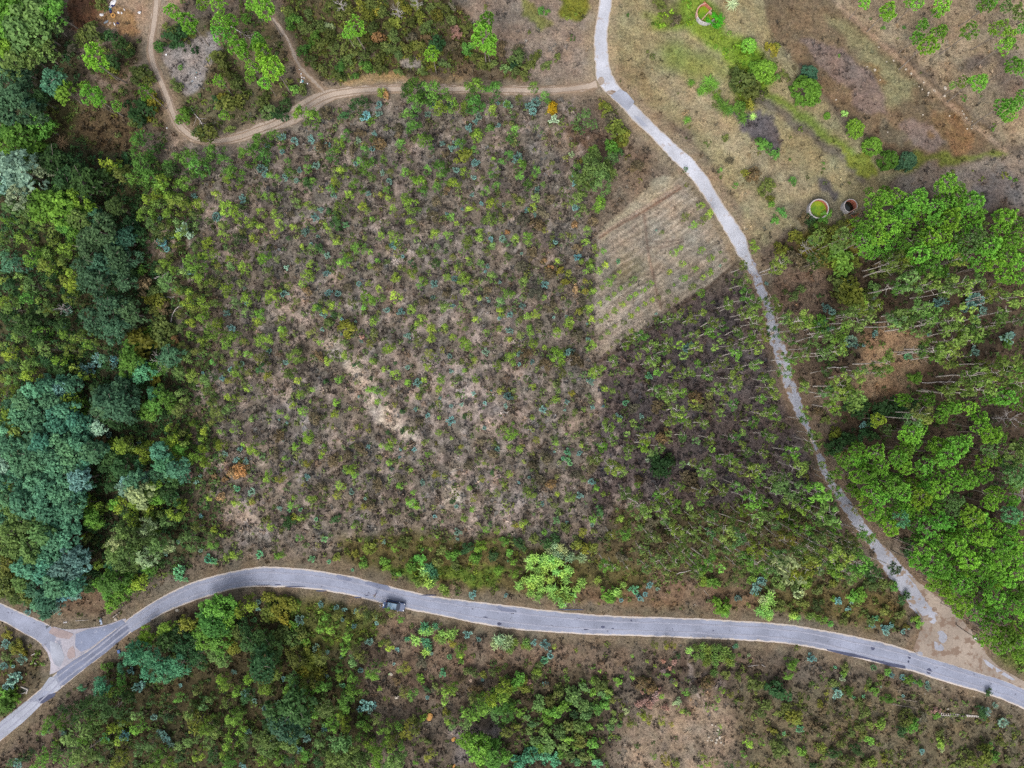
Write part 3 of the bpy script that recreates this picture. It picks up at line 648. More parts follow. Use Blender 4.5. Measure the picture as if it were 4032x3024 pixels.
def leaves(C, Nn, L, W, tone, g, fold=0.0):
    """one kite-shaped leaf spray (2 triangles) per centre C, facing N, L long and W wide"""
    n = len(C); Nn = unit(Nn)
    r = unit(g.normal(size=(n, 3))); T = unit(np.cross(Nn, r)); B = np.cross(Nn, T)
    L = np.broadcast_to(np.asarray(L, float), (n,))[:, None]; W = np.broadcast_to(np.asarray(W, float), (n,))[:, None]
    V = np.stack([C - T * L, C - T * L * 0.1 + B * W + Nn * fold * W, C + T * L, C - T * L * 0.1 - B * W + Nn * fold * W], 1).reshape(-1, 3)
    k = np.arange(n)[:, None] * 4
    F = np.concatenate([k + [0, 2, 1], k + [0, 3, 2]], 1).reshape(-1, 3)
    return V, F, np.repeat(tone, 4)

def tube(pts, r0, r1, sides=6):
    P = np.asarray(pts, float); n = len(P)
    t = unit(np.gradient(P, axis=0)); up = np.array([0.31, 0.17, 0.2]); a = unit(np.cross(t, up)); b = np.cross(t, a)
    an = np.linspace(0, 2 * math.pi, sides, endpoint=False); R = np.linspace(r0, r1, n)
    V = (P[:, None] + R[:, None, None] * (a[:, None] * np.cos(an)[None, :, None] + b[:, None] * np.sin(an)[None, :, None])).reshape(-1, 3)
    i = np.arange(n * sides).reshape(n, sides); j = np.roll(i, -1, 1)
    F = np.stack([i[:-1], j[:-1], j[1:], i[1:]], -1).reshape(-1, 4)
    F = np.concatenate([F[:, [0, 1, 2]], F[:, [0, 2, 3]]])
    return V, F

def merge(parts):
    V, F, o = [], [], 0
    for p in parts:
        V.append(p[0]); F.append(p[1] + o); o += len(p[0])
    return np.concatenate(V), np.concatenate(F)

def cluster_cloud(tips, per, rad, g, flatten=0.8):
    n = len(tips)
    q = unit(g.normal(size=(n, per, 3))) * (g.random((n, per, 1)) ** 0.45) * rad
    q[..., 2] *= flatten
    return (tips[:, None] + q).reshape(-1, 3), unit(q + [0, 0, rad * 0.35]).reshape(-1, 3)

def crown_mesh(name, kind, seed):
    g = np.random.default_rng(seed)
    if kind == 'pine':                       # rounded tufts of needles held up all over a domed crown, radius 1
        n = 100
        d = unit(g.normal(size=(n, 3)) * [1, 1, 0.75] + [0, 0, 0.35]); d[:, 2] = np.maximum(d[:, 2], -0.45)
        rr = 0.55 + 0.45 * g.random(n) ** 0.5
        lob = 1 + 0.16 * np.sin(np.arctan2(d[:, 1], d[:, 0]) * 3 + seed)
        ts = (0.085 + 0.085 * g.random(n)) * (0.82 + 0.4 * g.random()); d[:4] = unit(np.array([[0.1, 0, 1], [0.5, 0.2, 0.8], [-0.4, 0.35, 0.8], [0, -0.5, 0.85]])); rr[:4] = 0.9
        tips = d * (rr * lob)[:, None] * [0.86, 0.86, 1.05]
        Vs, Fs, To = [], [], []; o = 0
        tv = g.random(n)
        for c, dd, s, t in zip(tips, d, ts, tv):
            ax = unit(dd * 0.6 + [0, 0, 0.9]); k = 11
            an = g.random(k) * 6.283; tilt = 0.25 + 1.15 * g.random(k) ** 0.8
            a = unit(np.cross(ax, [0.3, 0.9, 0.1])); b = np.cross(ax, a)
            di = ax * np.cos(tilt)[:, None] + (a * np.cos(an)[:, None] + b * np.sin(an)[:, None]) * np.sin(tilt)[:, None]
            sd = unit(np.cross(di, ax)); w = s * 0.42
            tip = c + di * s * 1.15; mid = c + di * s * 0.7
            V = np.stack([np.repeat((c - ax * s * 0.2)[None], k, 0), mid + sd * w, tip + ax * s * 0.12, mid - sd * w], 1).reshape(-1, 3)
            i = np.arange(k)[:, None] * 4 + o
            Fs.append(np.concatenate([i + [0, 1, 2], i + [0, 2, 3]], 1).reshape(-1, 3)); Vs.append(V); o += 4 * k
            tt = np.tile(np.array([0.0, 0.42, 0.95, 0.42]), k) * 0.75 + t * 0.3  # needles darken to the tuft's base: inner shade painted into their colour
            To.append(tt)
        V, F, T = np.concatenate(Vs), np.concatenate(Fs), np.concatenate(To)
    else:
        P = dict(tall=(11, 22, 0.34, 0.15, 0.065, 1.15), young=(13, 19, 0.36, 0.135, 0.06, 1.5), wattle=(34, 16, 0.24, 0.115, 0.075, 0.85), broad=(46, 15, 0.23, 0.10, 0.06, 0.75),
                 feather=(26, 16, 0.27, 0.14, 0.05, 1.0), orchard=(110, 14, 0.17, 0.11, 0.065, 0.95), shrub=(15, 14, 0.34, 0.15, 0.09, 0.7), poplar=(44, 16, 0.2, 0.10, 0.06, 1.2))[kind]
        nt, per, cr, L, W, zs = P
        if kind == 'young':                  # spire of sprays, the yellowish shoots on top
            z = g.random(nt) ** 0.8; z[0] = 1.0
            a = np.arange(nt) * 2.4 + g.random(nt) * 0.8; r = (0.28 + 0.62 * (1 - z) ** 0.6) * (0.6 + 0.5 * g.random(nt)); r[0] = 0.06
            tips = np.stack([np.cos(a) * r, np.sin(a) * r, (z * 2 - 1) * zs], 1)
        elif kind == 'tall':
            a = np.arange(nt) * 2.4 + g.random(nt); r = 0.2 + 0.75 * g.random(nt) ** 0.7
            tips = np.stack([np.cos(a) * r, np.sin(a) * r, (g.random(nt) * 2 - 1) * zs * (1.1 - 0.6 * r)], 1)
        else:
            d = unit(g.normal(size=(nt, 3)) + [0, 0, 0.3]); d[0] = [0.05, 0, 1]; d[1] = [0.4, -0.2, 0.9]; d[2] = [-0.35, 0.3, 0.9]; d[:, 2] = np.where(d[:, 2] < -0.35, -d[:, 2], d[:, 2])
            rr = (0.62 if kind not in ('orchard',) else 0.8) + 0.24 * g.random(nt)
            lob = 1 + (0.0 if kind == 'orchard' else 0.22) * np.sin(np.arctan2(d[:, 1], d[:, 0]) * (2 + seed % 3) + seed)
            tips = d * (rr * lob)[:, None] * [1, 1, zs]
        C, Nn = cluster_cloud(tips, per, cr, g)
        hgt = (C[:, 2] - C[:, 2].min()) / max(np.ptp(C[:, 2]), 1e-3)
        T = np.repeat(g.random(nt), per) * 0.35 + g.random(len(C)) * 0.35 + (0.42 if kind in ('young', 'tall') else 0.25) * hgt ** 2  # brighter young tops; shade on the lower leaves painted in as darker tone
        up = 0.9 if kind in ('orchard', 'broad', 'wattle', 'shrub') else 0.5
        V, F, T = leaves(C, Nn + [0, 0, up] + g.normal(size=C.shape) * 0.5, L * (0.7 + 0.6 * g.random(len(C))), W * (0.7 + 0.6 * g.random(len(C))), T, g, 0.3)
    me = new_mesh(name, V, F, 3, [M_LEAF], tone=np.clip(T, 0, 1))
    return me

def trunk_mesh(name, kind, seed):
    """height 1 (scaled by the tree's height); roots go a little below ground"""
    g = np.random.default_rng(seed + 100)
    bow = g.normal(size=2) * 0.02
    zz = np.linspace(-0.05, 0.96, 7)
    P = np.stack([bow[0] * np.sin(zz * 3) , bow[1] * np.sin(zz * 2.3), zz], 1)
    th, top = dict(pine=(0.013, 0.004), tall=(0.0115, 0.004), wattle=(0.02, 0.006), broad=(0.03, 0.008), feather=(0.018, 0.006), poplar=(0.022, 0.006), orchard=(0.05, 0.02))[kind]
    parts = [tube(P, th, top)]
    nb, z0, ln = dict(pine=(9, 0.6, 0.11), tall=(7, 0.55, 0.09), wattle=(8, 0.4, 0.2), broad=(9, 0.3, 0.3), feather=(8, 0.4, 0.2), poplar=(8, 0.35, 0.15), orchard=(6, 0.3, 0.3))[kind]
    for i in range(nb):
        z = z0 + (0.9 - z0) * (i + g.random()) / nb; a = i * 2.4 + g.random()
        p0 = np.array([np.interp(z, zz, P[:, 0]), np.interp(z, zz, P[:, 1]), z]); l = ln * (0.6 + 0.6 * g.random())
        d = np.array([math.cos(a), math.sin(a), 0.35])
        parts.append(tube([p0, p0 + d * l * 0.5, p0 + d * l + [0, 0, l * 0.25]], th * 0.4, th * 0.12, 4))
    V, F = merge(parts)
    return new_mesh(name, V, F, 3, [M_PALEBARK if kind == 'tall' else M_BARK], smooth=True)

def gum_mesh(name, seed):
    """young blue gum: a few leaning stems with paired round leaves, radius 1, height 1.3"""
    g = np.random.default_rng(seed + 40); C, Nn, T = [], [], []; st = []
    for i in range(8):
        a = i * 0.8 + g.random() * 0.6; lean = 0.2 + 0.8 * g.random()
        tip = np.array([math.cos(a) * lean, math.sin(a) * lean, 1.3 - 0.5 * lean + 0.1 * g.random()])
        st.append(tube([np.array([0, 0, -0.1]), tip * [0.4, 0.4, 0.6], tip], 0.03, 0.01, 4))
        for t in np.linspace(0.45, 1, 6):
            p = tip * [t, t, t ** 0.8]; sd = np.array([-math.sin(a), math.cos(a), 0.1])
            for s in (-1, 1):
                C.append(p + sd * s * 0.14); Nn.append(np.array([math.cos(a) * 0.3, math.sin(a) * 0.3, 0.9]) + g.normal(size=3) * 0.35); T.append(0.15 + 0.75 * t * g.random() + 0.15)
    V, F, T = leaves(np.array(C), np.array(Nn), 0.17, 0.1, np.clip(np.array(T), 0, 1), g, 0.2)
    sv, sf = merge(st)
    Vv, Ff = merge([(V, F), (sv, sf)])
    return new_mesh(name, Vv, Ff, 3, [M_LEAF, M_BARK], np.concatenate([np.zeros(len(F)), np.ones(len(sf))]), tone=np.concatenate([T, np.zeros(len(sv))]))

def small_plant(name, kind, seed):
    """crown and stem of a small plant in one mesh, standing on its origin; radius 1"""
    me = crown_mesh('tmp', kind, seed); n = len(me.vertices); co = np.zeros(n * 3, np.float32); me.vertices.foreach_get('co', co); V = co.reshape(-1, 3).astype(float)
    F = np.zeros(len(me.polygons) * 3, np.int32); me.polygons.foreach_get('vertices', F); F = F.reshape(-1, 3)
    T = np.zeros(n, np.float32); me.attributes['tone'].data.foreach_get('value', T); bpy.data.meshes.remove(me)
    lift = dict(young=2.1, shrub=0.55)[kind]
    V[:, 2] += lift
    g = np.random.default_rng(seed + 5); st = []
    if kind == 'young':
        st.append(tube([[0, 0, -0.2], [0.03, 0.02, 1.4], [0, 0, 3.2]], 0.05, 0.015, 5))
        for i in range(4):
            a = i * 1.7; st.append(tube([[0, 0, 1.0 + 0.3 * i], [0.35 * math.cos(a), 0.35 * math.sin(a), 1.35 + 0.3 * i]], 0.02, 0.008, 4))
    else:
        for i in range(5):
            a = i * 1.3 + g.random(); st.append(tube([[0, 0, -0.15], [0.3 * math.cos(a), 0.3 * math.sin(a), 0.5]], 0.05, 0.02, 4))
    sv, sf = merge(st); Vv, Ff = merge([(V, F), (sv, sf)])
    return new_mesh(name, Vv, Ff, 3, [M_LEAF, M_BARK], np.concatenate([np.zeros(len(F)), np.ones(len(sf))]), tone=np.concatenate([T, np.zeros(len(sv))]))

def blades(n, g, L, W, spread, z_top, base_r=0.5, seg=3):
    """arching strap leaves or grass blades rising from a clump"""
    a = g.random(n) * 6.283; br = base_r * np.sqrt(g.random(n)); az = g.random(n) * 6.283
    B = np.stack([np.cos(az) * br, np.sin(az) * br, np.zeros(n)], 1)
    d = np.stack([np.cos(a), np.sin(a), np.zeros(n)], 1); sd = np.stack([-np.sin(a), np.cos(a), np.zeros(n)], 1)
    zt = z_top * (0.6 + 0.5 * g.random(n)); ll = L * (0.6 + 0.6 * g.random(n))
    rows = []
    for i, t in enumerate(np.linspace(0, 1, seg + 1)):
        c = B + d * (ll * spread * t)[:, None] + np.stack([0 * zt, 0 * zt, zt * (0.55 + 0.9 * t - 0.85 * t * t)], 1)
        w = W * (1 - t) ** 0.7 if t < 1 else W * 0.05
        rows += [c - sd * w / 2, c + sd * w / 2]
    V = np.stack(rows, 1).reshape(-1, 3); m = 2 * (seg + 1); k = np.arange(n)[:, None] * m
    F = np.concatenate([np.concatenate([k + [2 * i, 2 * i + 1, 2 * i + 3], k + [2 * i, 2 * i + 3, 2 * i + 2]], 1) for i in range(seg)], 1).reshape(-1, 3)
    T = np.repeat(g.random(n), m) * 0.7 + 0.2
    return V, F, T

def reed_mesh(name, seed):
    g = np.random.default_rng(seed + 70)
    V, F, T = blades(70, g, 1.0, 0.17, 0.85, 2.4, 0.8)
    Vv, Ff = merge([(V, F)] + [tube([[x, y, -0.2], [x * 1.05, y * 1.05, 1.7]], 0.03, 0.02, 4) for x, y in g.normal(size=(8, 2)) * 0.35])
    return new_mesh(name, Vv, Ff, 3, [M_LEAF], tone=np.concatenate([T, np.full(len(Vv) - len(V), 0.2)]))

def tuft_mesh(name, seed):
    g = np.random.default_rng(seed + 90)
    V, F, T = blades(90, g, 1.0, 0.07, 0.9, 0.8, 0.15)
    return new_mesh(name, V, F, 3, [M_LEAF], tone=T)

NV = 6
CROWN = {k: [crown_mesh(f'{k}_crown', k, s * 13 + 1) for s in range(NV)] for k in ('pine', 'tall', 'wattle', 'broad', 'feather', 'orchard', 'poplar')}
TRUNK = {k: [trunk_mesh(f'{k}_trunk', k, s) for s in range(3)] for k in CROWN}
SMALL = {'young': [small_plant('young_eucalyptus', 'young', s * 7 + 2) for s in range(8)], 'shrub': [small_plant('shrub', 'shrub', s * 7 + 3) for s in range(8)],
         'gum': [gum_mesh('blue_gum', s) for s in range(6)], 'reed': [reed_mesh('giant_reed', s) for s in range(5)], 'tuft': [tuft_mesh('grass_tuft', s) for s in range(3)]}

# ------------------------------------------------------------------ labels: what a plant or stone looks like and how to find it
ONES = 'zero one two three four five six seven eight nine ten eleven twelve thirteen fourteen fifteen sixteen seventeen eighteen nineteen'.split()
TENS = ['', '', 'twenty', 'thirty', 'forty', 'fifty', 'sixty', 'seventy', 'eighty', 'ninety']
def words_of(n):
    n = int(round(n))
    return ONES[n] if n < 20 else TENS[n // 10] + ('' if n % 10 == 0 else '-' + ONES[n % 10])
LAND = [('blue car', 1556, 2386), ('yellow bush', 2175, 425), ('track and lane junction', 2350, 335), ('ploughed tip', 2357, 1412), ('big reed bed', 2180, 2250), ('road fork', 270, 2520), ('green round tank', 3225, 821),
        ('half-round tank', 2785, 52), ('round orchard tree', 3177, 360), ('grey bare patch', 760, 250), ('silvery poplar', 95, 680), ('lattice pole', 3780, 2815), ('gravel forecourt', 3680, 2500), ('rubbish heap', 450, 60),
        ('white fallen log', 638, 1085), ('pale sand patch', 1520, 1640), ('dirt track bend', 740, 545), ('footpath fork', 1281, 378), ('upper sand streak', 1380, 1420), ('dead grey tree', 645, 1430), ('orange dry shrubs', 930, 1855),
        ('ploughed top corner', 2690, 690), ('lane narrowing', 2930, 1030), ('lane bend', 2360, 150), ('white log clearing', 3290, 1446), ('leaning twin pine', 3260, 960), ('road crest', 1090, 2270), ('stone scatter', 2815, 2890),
        ('pale reed bed', 2820, 2580), ('brown field point', 3960, 580), ('dark grey tree', 440, 1600), ('pinkish dead shrubs', 2545, 2760), ('teal tree', 600, 2600), ('lane crossing twig', 3150, 1620), ('south lane bend', 3370, 2080)]
USED = {}
def place_label(head, px, py):
    best = sorted(LAND, key=lambda l: (l[1] - px) ** 2 + (l[2] - py) ** 2)
    for l in best[:6]:
        dx, dy = (px - l[1]) * S, (l[2] - py) * S
        for mode in (0, 1):
            va, ha = ('above' if dy > 0 else 'below'), ('right' if dx > 0 else 'left')
            ny, nx = words_of(abs(dy)), words_of(abs(dx))
            if abs(dy) > 95 or abs(dx) > 95: continue
            if ny == 'zero' and nx == 'zero': t = f'{head} right beside the {l[0]}'
            elif ny == 'zero': t = f'{head} level with the {l[0]}, {nx} metres to its {ha}'
            elif nx == 'zero': t = f'{head} straight {va} the {l[0]}, {ny} metres off'
            else: t = f'{head} {ny} metres {va} and {nx} {ha} of the {l[0]}'
            t = t.replace(' one metres', ' one metre')
            if t not in USED and len(t.replace('-', ' ').split()) <= 18:
                USED[t] = 1; return t
    t = f'{head} {words_of(px / CW * 95)} parts across and {words_of(py / CH * 95)} down the photo'
    USED[t] = 1
    return t

TINT = {  # base colours by the look in the photograph
    'y': (122, 150, 56), 'g': (90, 130, 54), 'o': (96, 108, 54), 'd': (58, 88, 48), 'b': (106, 144, 134), 'p': (152, 170, 120), 'P': (110, 160, 58), 'w': (86, 132, 100), 'n': (98, 140, 54),
    'r': (150, 118, 80), 'k': (156, 122, 110), 'm': (118, 122, 48), 's': (156, 180, 148), 't': (92, 148, 104), 'l': (154, 196, 98), 'z': (68, 100, 72), 'e': (112, 138, 64), 'h': (102, 92, 70), 'f': (102, 130, 70), 'u': (112, 152, 54)}
ADJ = {'y': 'yellow-green', 'g': 'mid-green', 'o': 'olive', 'd': 'dark green', 'b': 'blue-green', 'p': 'pale', 'P': 'bright green', 'w': 'grey-green', 'n': 'deep green', 'r': 'rusty', 'k': 'pinkish', 'm': 'mustard', 's': 'silvery',
       't': 'teal', 'l': 'light green', 'z': 'slate-green', 'e': 'lime', 'h': 'brown', 'f': 'soft green', 'u': 'vivid green'}
#      code: object name, category, noun in the label, shape, height to radius, least and most height, share of the height at which the crown sits, group
KIND = {
    'P': ('pine_tree', 'tree', 'pine', 'pine', 5.6, 5, 13, 0.84, 'pines', True),
    'E': ('tall_eucalyptus', 'tree', 'tall eucalyptus', 'tall', 8.5, 8, 14, 0.86, 'tall eucalypts with bare trunks', True),
    'W': ('wattle_tree', 'tree', 'wattle', 'wattle', 3.2, 4, 9, 0.78, 'wattles of the wood', True),
    'D': ('broadleaf_tree', 'tree', 'broadleaf tree', 'broad', 2.4, 3, 9, 0.72, 'broadleaf trees', True),
    'F': ('willow_tree', 'tree', 'willowy tree', 'feather', 3.0, 3, 8, 0.75, 'willowy trees', True),
    'O': ('orchard_tree', 'tree', 'orchard tree', 'orchard', 1.9, 0.8, 4.5, 0.55, 'round orchard trees', True),
    'L': ('poplar_tree', 'tree', 'poplar', 'poplar', 3.2, 6, 11, 0.7, 'silvery poplars', True),
    'Y': ('young_eucalyptus', 'young tree', 'young eucalyptus', 'young', 3.2, 1.2, 8, 0.68, 'young eucalypts of the plantation', False),
    'S': ('shrub', 'shrub', 'shrub', 'shrub', 1.2, 0.5, 3.5, 0.5, 'shrubs', False),
    'B': ('blue_gum_sapling', 'sapling', 'gum sapling', 'gum', 1.4, 0.7, 2.6, 0.55, 'blue-green gum saplings', False),
    'R': ('giant_reed', 'reed', 'reed clump', 'reed', 2.6, 1.2, 3.5, 0.7, 'giant reeds', False),
    'G': ('grass_clump', 'grass clump', 'grass clump', 'tuft', 0.8, 0.3, 1.8, 0.4, 'straw grass clumps', False),
}
PLANTS = []      # (code, tint, photo x, photo y, radius in photo pixels)
def T(r, c, code, s, dr=None):
    for e in s.split(','):
        p = e.split()
        if not p: continue
        u, v = float(p[0]), float(p[1]); rr = float(p[2]) if len(p) > 2 else dr
        tn = p[3] if len(p) > 3 else code[1]
        x, y = tile(r, c, u, v)
        PLANTS.append((code[0], tn, x, y, rr * 0.455696))
# ------------------------------------------------------------------ where every plant stands, read off the photograph tile by tile (x y radius)
T(0, 0, 'Wf', '90 90 150 n,300 120 170,480 90 120 n,200 300 170,330 250 130,420 400 90 f,60 430 110 n,130 560 110,270 500 100,440 210 90 f,250 390 90 f,370 460 90 f,20 240 130 n,120 20 140 n')
T(0, 0, 'Wz', '60 700 110,150 850 130,60 950 130,280 930 100,300 1000 110,460 700 110 w,470 740 90 w,560 800 100 n,180 650 90,230 780 90,360 860 80 d,120 1040 90')
T(0, 0, 'Dn', '350 1080 120,200 1200 150,100 1150 110,420 1120 90,60 1260 110,300 1290 110,480 1400 150 d,750 1600 170 d,600 1520 140 d,560 1640 120 d,880 1560 110 d,330 1380 110 d')
T(0, 0, 'Ls', '200 1480 190,360 1450 100,120 1590 130')
T(0, 0, 'PP', '830 510 115,870 580 60,800 820 100,850 880 60,740 750 50,1010 910 52,1260 800 80,1490 100 70,1620 190 90,1640 250 60,1910 200 90,1900 300 85,1990 300 70,2010 180 60,2060 400 90,2130 170 50,2100 460 75,2180 590 70,2160 670 50,1890 700 60,1940 1000 45,1890 60 80,1760 30 70 n,2180 40 60')
T(0, 0, 'So', '1240 640 95,1290 690 60,1340 880 75 m,1300 920 60 m,1200 960 120 d,1180 1030 70,1390 410 55 g,1430 240 40,1560 340 120 d,1500 300 70,1620 310 60,980 620 60 m,1000 540 80 d,820 290 90,730 320 60,1050 400 90 d,960 330 70 d,1600 1020 85 g,1800 1150 90,1730 1140 60,1980 900 90,1900 530 80,1960 650 70,1860 490 60,1930 840 60 m,1880 860 50 d,2050 720 70,2080 860 70,1990 1120 50,1600 440 16 d,1560 580 25 g,1540 770 50,1500 720 40,1240 1040 40 m,1290 1030 30 m,690 330 60,620 430 50 h,900 440 50,1120 420 50,1170 700 50,870 40 60,880 10 40')
T(0, 0, 'Yg', '1230 1250 100,1200 1370 90,1260 1440 90,1840 1310 70,1630 1400 85,1720 1440 75,960 1420 90 y,1100 1520 90 o,1400 1560 80 y,1400 1640 80 y,2040 1490 75,2120 1330 75,1310 1540 85,1180 1550 75,2010 1560 60 y,1680 1500 55,1530 1350 45,1290 1600 70,1500 1480 60 d,1020 1480 60,1930 1400 60,1600 1590 70,2180 1300 60,1180 1220 50,1780 1400 60,1450 1430 60')
T(0, 1, 'PP', '70 80 100,30 400 80,60 460 90,140 590 115,80 720 60,860 230 100,800 290 60,1970 330 130,2020 420 70,1940 240 70,1520 470 75,1990 180 80 n,190 610 60,20 340 60')
T(0, 1, 'So', '310 200 70 g,290 120 60,370 180 50 g,430 250 70,520 330 60 g,560 400 70,640 300 60,420 440 60 g,480 530 60,580 600 50,740 590 60 g,700 640 60,800 520 60,930 480 55,960 580 60 g,880 390 60,960 350 60,1010 250 60,1060 330 60 r,1130 240 60,1200 180 60 m,1190 310 60,1270 90 60 m,1090 100 60,1330 220 60,1420 150 60 m,1480 240 60,1560 380 90 d,1400 400 60,1300 420 60,1240 490 50,1620 560 50,1540 560 60 m,1430 630 50,1080 600 60,1180 440 60,640 60 60,720 130 50,800 70 60,900 60 60 m,980 140 60 m,1640 90 60,1700 180 50,1740 280 60 k,1580 140 60,1830 250 60,1820 420 60 g,1900 500 50,1960 560 60,2040 560 50,1690 420 60 h,1760 520 60 h,2120 420 60 h,2160 600 50,330 780 50 g,400 780 45,860 660 40 g,1050 100 50 m,1350 320 50 h,1480 330 50 h,620 230 40 p,660 250 35 p,200 1010 70 d,120 960 70 o,60 880 70,250 900 60 d,270 720 50,560 230 60,450 120 50,1010 420 60,1120 400 50,1060 510 60,1340 520 40,1230 620 40,850 480 50,760 420 50,690 430 60,1500 60 50,1400 60 50 m,1240 20 50 m,990 40 60,1690 60 40 h')
T(0, 1, 'Yg', '1360 770 105,1390 860 70,1320 760 60 d,1440 760 60 d,1520 790 90,1530 860 60,1630 830 60,1880 740 85 y,1870 830 80,1880 910 80,2040 780 80,2080 740 50,2170 900 40,1580 940 65 y,1700 900 60 y,1810 930 60 y,1370 950 50,2040 950 50 y,1360 1100 70,1460 1200 65,1900 1140 65 y,1300 980 45,850 910 75 d,950 880 60 d,400 1000 75 n,390 950 50 n,500 1020 70,1100 1370 40,940 1290 50,1250 1240 50,700 1260 55 y,650 1350 55,680 1300 40,960 1460 70,900 1390 40,1010 1390 40,740 1480 50 y,680 1570 60 y,860 1600 60,760 1200 40,560 1170 30,290 1500 60,440 1450 40,450 1580 50 d,490 1560 40,270 1390 30,160 1200 75,30 1230 80,60 1330 60,1580 1450 70,1600 1520 50,1800 1480 55 y,1520 1290 35,1480 1460 40,1410 1570 65 u,1290 1490 50,1340 1500 40 o,1700 1590 60 y,1560 1610 45,1450 1660 40,1770 1240 60,1880 1290 40,1910 1180 50 y,2050 1370 25 u,2020 1100 40,2190 1200 40,2190 1330 50,2120 1400 40,2080 1600 40,780 1140 35,2030 1500 35,1990 1640 40,1130 1640 40,1160 1480 40 o,860 1490 35 o,640 1630 40,1000 1540 40 o,120 1520 40,190 1530 35')
T(0, 1, 'Sh', '1790 1360 80 m,430 1570 45 d,600 980 60 h,760 1000 50 d,900 1160 50 h,1080 1240 60 h,830 1300 50 h,1240 1120 50 h,1480 1100 40 h,1640 1340 40 h,560 1290 60 h,1230 1180 40 h,1650 1640 40 h,1130 820 40 r,1080 800 50 m')
T(0, 1, 'Bb', '960 1000 60,990 1050 45 g,1075 900 40,1060 990 40,1530 920 40,1670 920 40,2160 900 50,1920 1020 35,1900 1050 28,2090 890 25,1010 1290 40,890 1215 30,530 1290 48,620 1260 28,480 1200 35,330 1210 38,240 1190 45,230 1310 32,40 1460 50,80 1500 36,250 1530 45,520 1430 40,380 1480 30,1740 1240 40,1610 1240 33,1690 1280 40,1900 1410 45,1740 1480 38,1890 1540 30,1480 990 30,1840 1110 38,2100 1085 25,1090 1490 30,860 1415 25,1150 1560 32,1020 1155 25,350 1560 25,110 1270 30')
T(0, 2, 'Yg', '190 750 50,60 850 40 o,280 830 50,310 880 36,20 1120 50,60 1450 60,130 1600 60,210 1480 50,70 1520 45,640 1040 85 f,700 1300 55,560 1450 50,1500 1460 25,1800 1470 25 n,1930 1600 30 n,10 1020 30 d,270 1590 25')
T(0, 2, 'Ff', '700 1460 120,820 1480 90,640 1540 100,760 1570 110,620 1610 80,850 1380 70,560 1540 60,700 1380 80')
T(0, 2, 'Bb', '200 880 55,190 960 40,150 910 40,360 1030 45 s,40 1370 52,215 1640 28,540 1580 28,515 1340 32 p,530 1520 25')
T(0, 2, 'Sh', '820 950 65 m,900 1150 100 m,860 1040 70,960 1190 70 m,920 1230 60 m,1100 1430 55 h,1040 1460 45 h,780 900 45 m,870 1290 75 n,920 1310 45 d,50 500 80 o,210 510 60 o,300 570 50 o,100 650 50 o,390 500 40 o,60 420 60 h,30 620 50 o,130 600 45 o,170 560 50 o,20 560 50 d,100 480 50,250 90 40 g,300 110 30 g')
T(0, 2, 'Ou', '2050 390 60,2170 620 85,2090 590 50,2140 560 45')
T(0, 2, 'So', '2000 700 100,1940 650 60,2090 780 95 o,2010 780 65,2130 850 60 h,1910 620 40,1840 1190 35,2170 1260 55 g,2140 1210 35 g,1890 1390 40 h,2080 1530 70 h,2030 1510 50 m,2200 1600 80 o,1000 130 16 g,1280 40 55 o,1410 190 55 h,1950 920 60 g,2060 900 50 m,1990 950 40 g')
T(0, 2, 'Gg', '1550 720 45 n,1640 780 60 n,1700 700 65 n,1750 740 55 n,1760 840 50 n,1790 870 40,1830 930 80,1990 1020 65,2080 1010 40 l,1515 1040 45 n,1690 770 50 n,1620 800 35 n,1870 960 55')
T(0, 2, 'Gs', '1900 40 65,1870 20 40 r')
T(0, 3, 'Ou', '330 790 115,350 640 72 z,510 1000 28,755 1110 72,900 1265 72,1045 1380 82,1195 1395 75 z,30 590 45,10 680 45,1130 1420 45 z')
T(0, 3, 'Sg', '660 985 36 l,60 1330 50,10 1270 40,215 1570 42,610 480 16,1000 240 22,1170 240 20,130 650 45 o,80 670 35,30 420 60 m,70 400 45 m,480 1410 16,480 1460 14,190 1380 14,2090 1540 18,2140 1555 20,1940 1120 18')
T(0, 3, 'PP', '830 30 60,1030 100 75,1040 140 50,1290 20 70,1220 10 50,1500 50 80,1470 110 55,1330 220 55,1280 330 62,1380 400 90,1460 300 80,1500 270 50,1740 270 85 n,1880 40 80,1930 20 60,2000 250 85 n,2080 290 50,2040 400 75,2080 370 50,2120 570 80,2180 100 80 f,2050 60 60 f,1800 720 85,1850 690 50,1690 710 60 n,1590 740 35,2040 930 95,2140 920 50,2080 1010 60,2190 830 60,2190 250 50,1540 1590 100,1640 1620 65,1480 1620 50,1000 1640 45 n,870 1650 40 n,2190 620 60')
T(1, 0, 'Ls', '180 40 110,240 20 70')
T(1, 0, 'Wf', '400 100 140 n,550 150 120 n,700 60 110 n,680 230 100,820 210 80 w,480 60 110 n,1010 130 90 f,640 160 80 n,360 190 100 n,760 150 70 n,260 120 90 f,120 130 80 f')
T(1, 0, 'Dz', '900 350 150,1070 420 115,780 480 140,1000 560 145,1120 590 100,900 640 135,860 780 140,1080 770 100,960 1010 130,1130 1050 120,820 1100 120,1000 1180 120,720 640 90,740 760 90,980 880 80 d,1120 300 90 d,1200 380 70 d,1060 960 90,900 1180 80,1090 1150 80,940 460 90,660 380 90 n,580 300 90 n,820 330 80')
T(1, 0, 'Dd', '240 1150 115,330 1100 80,560 1180 80,440 740 70,120 800 60,400 1450 70,520 1530 80,340 1290 60,60 1080 70')
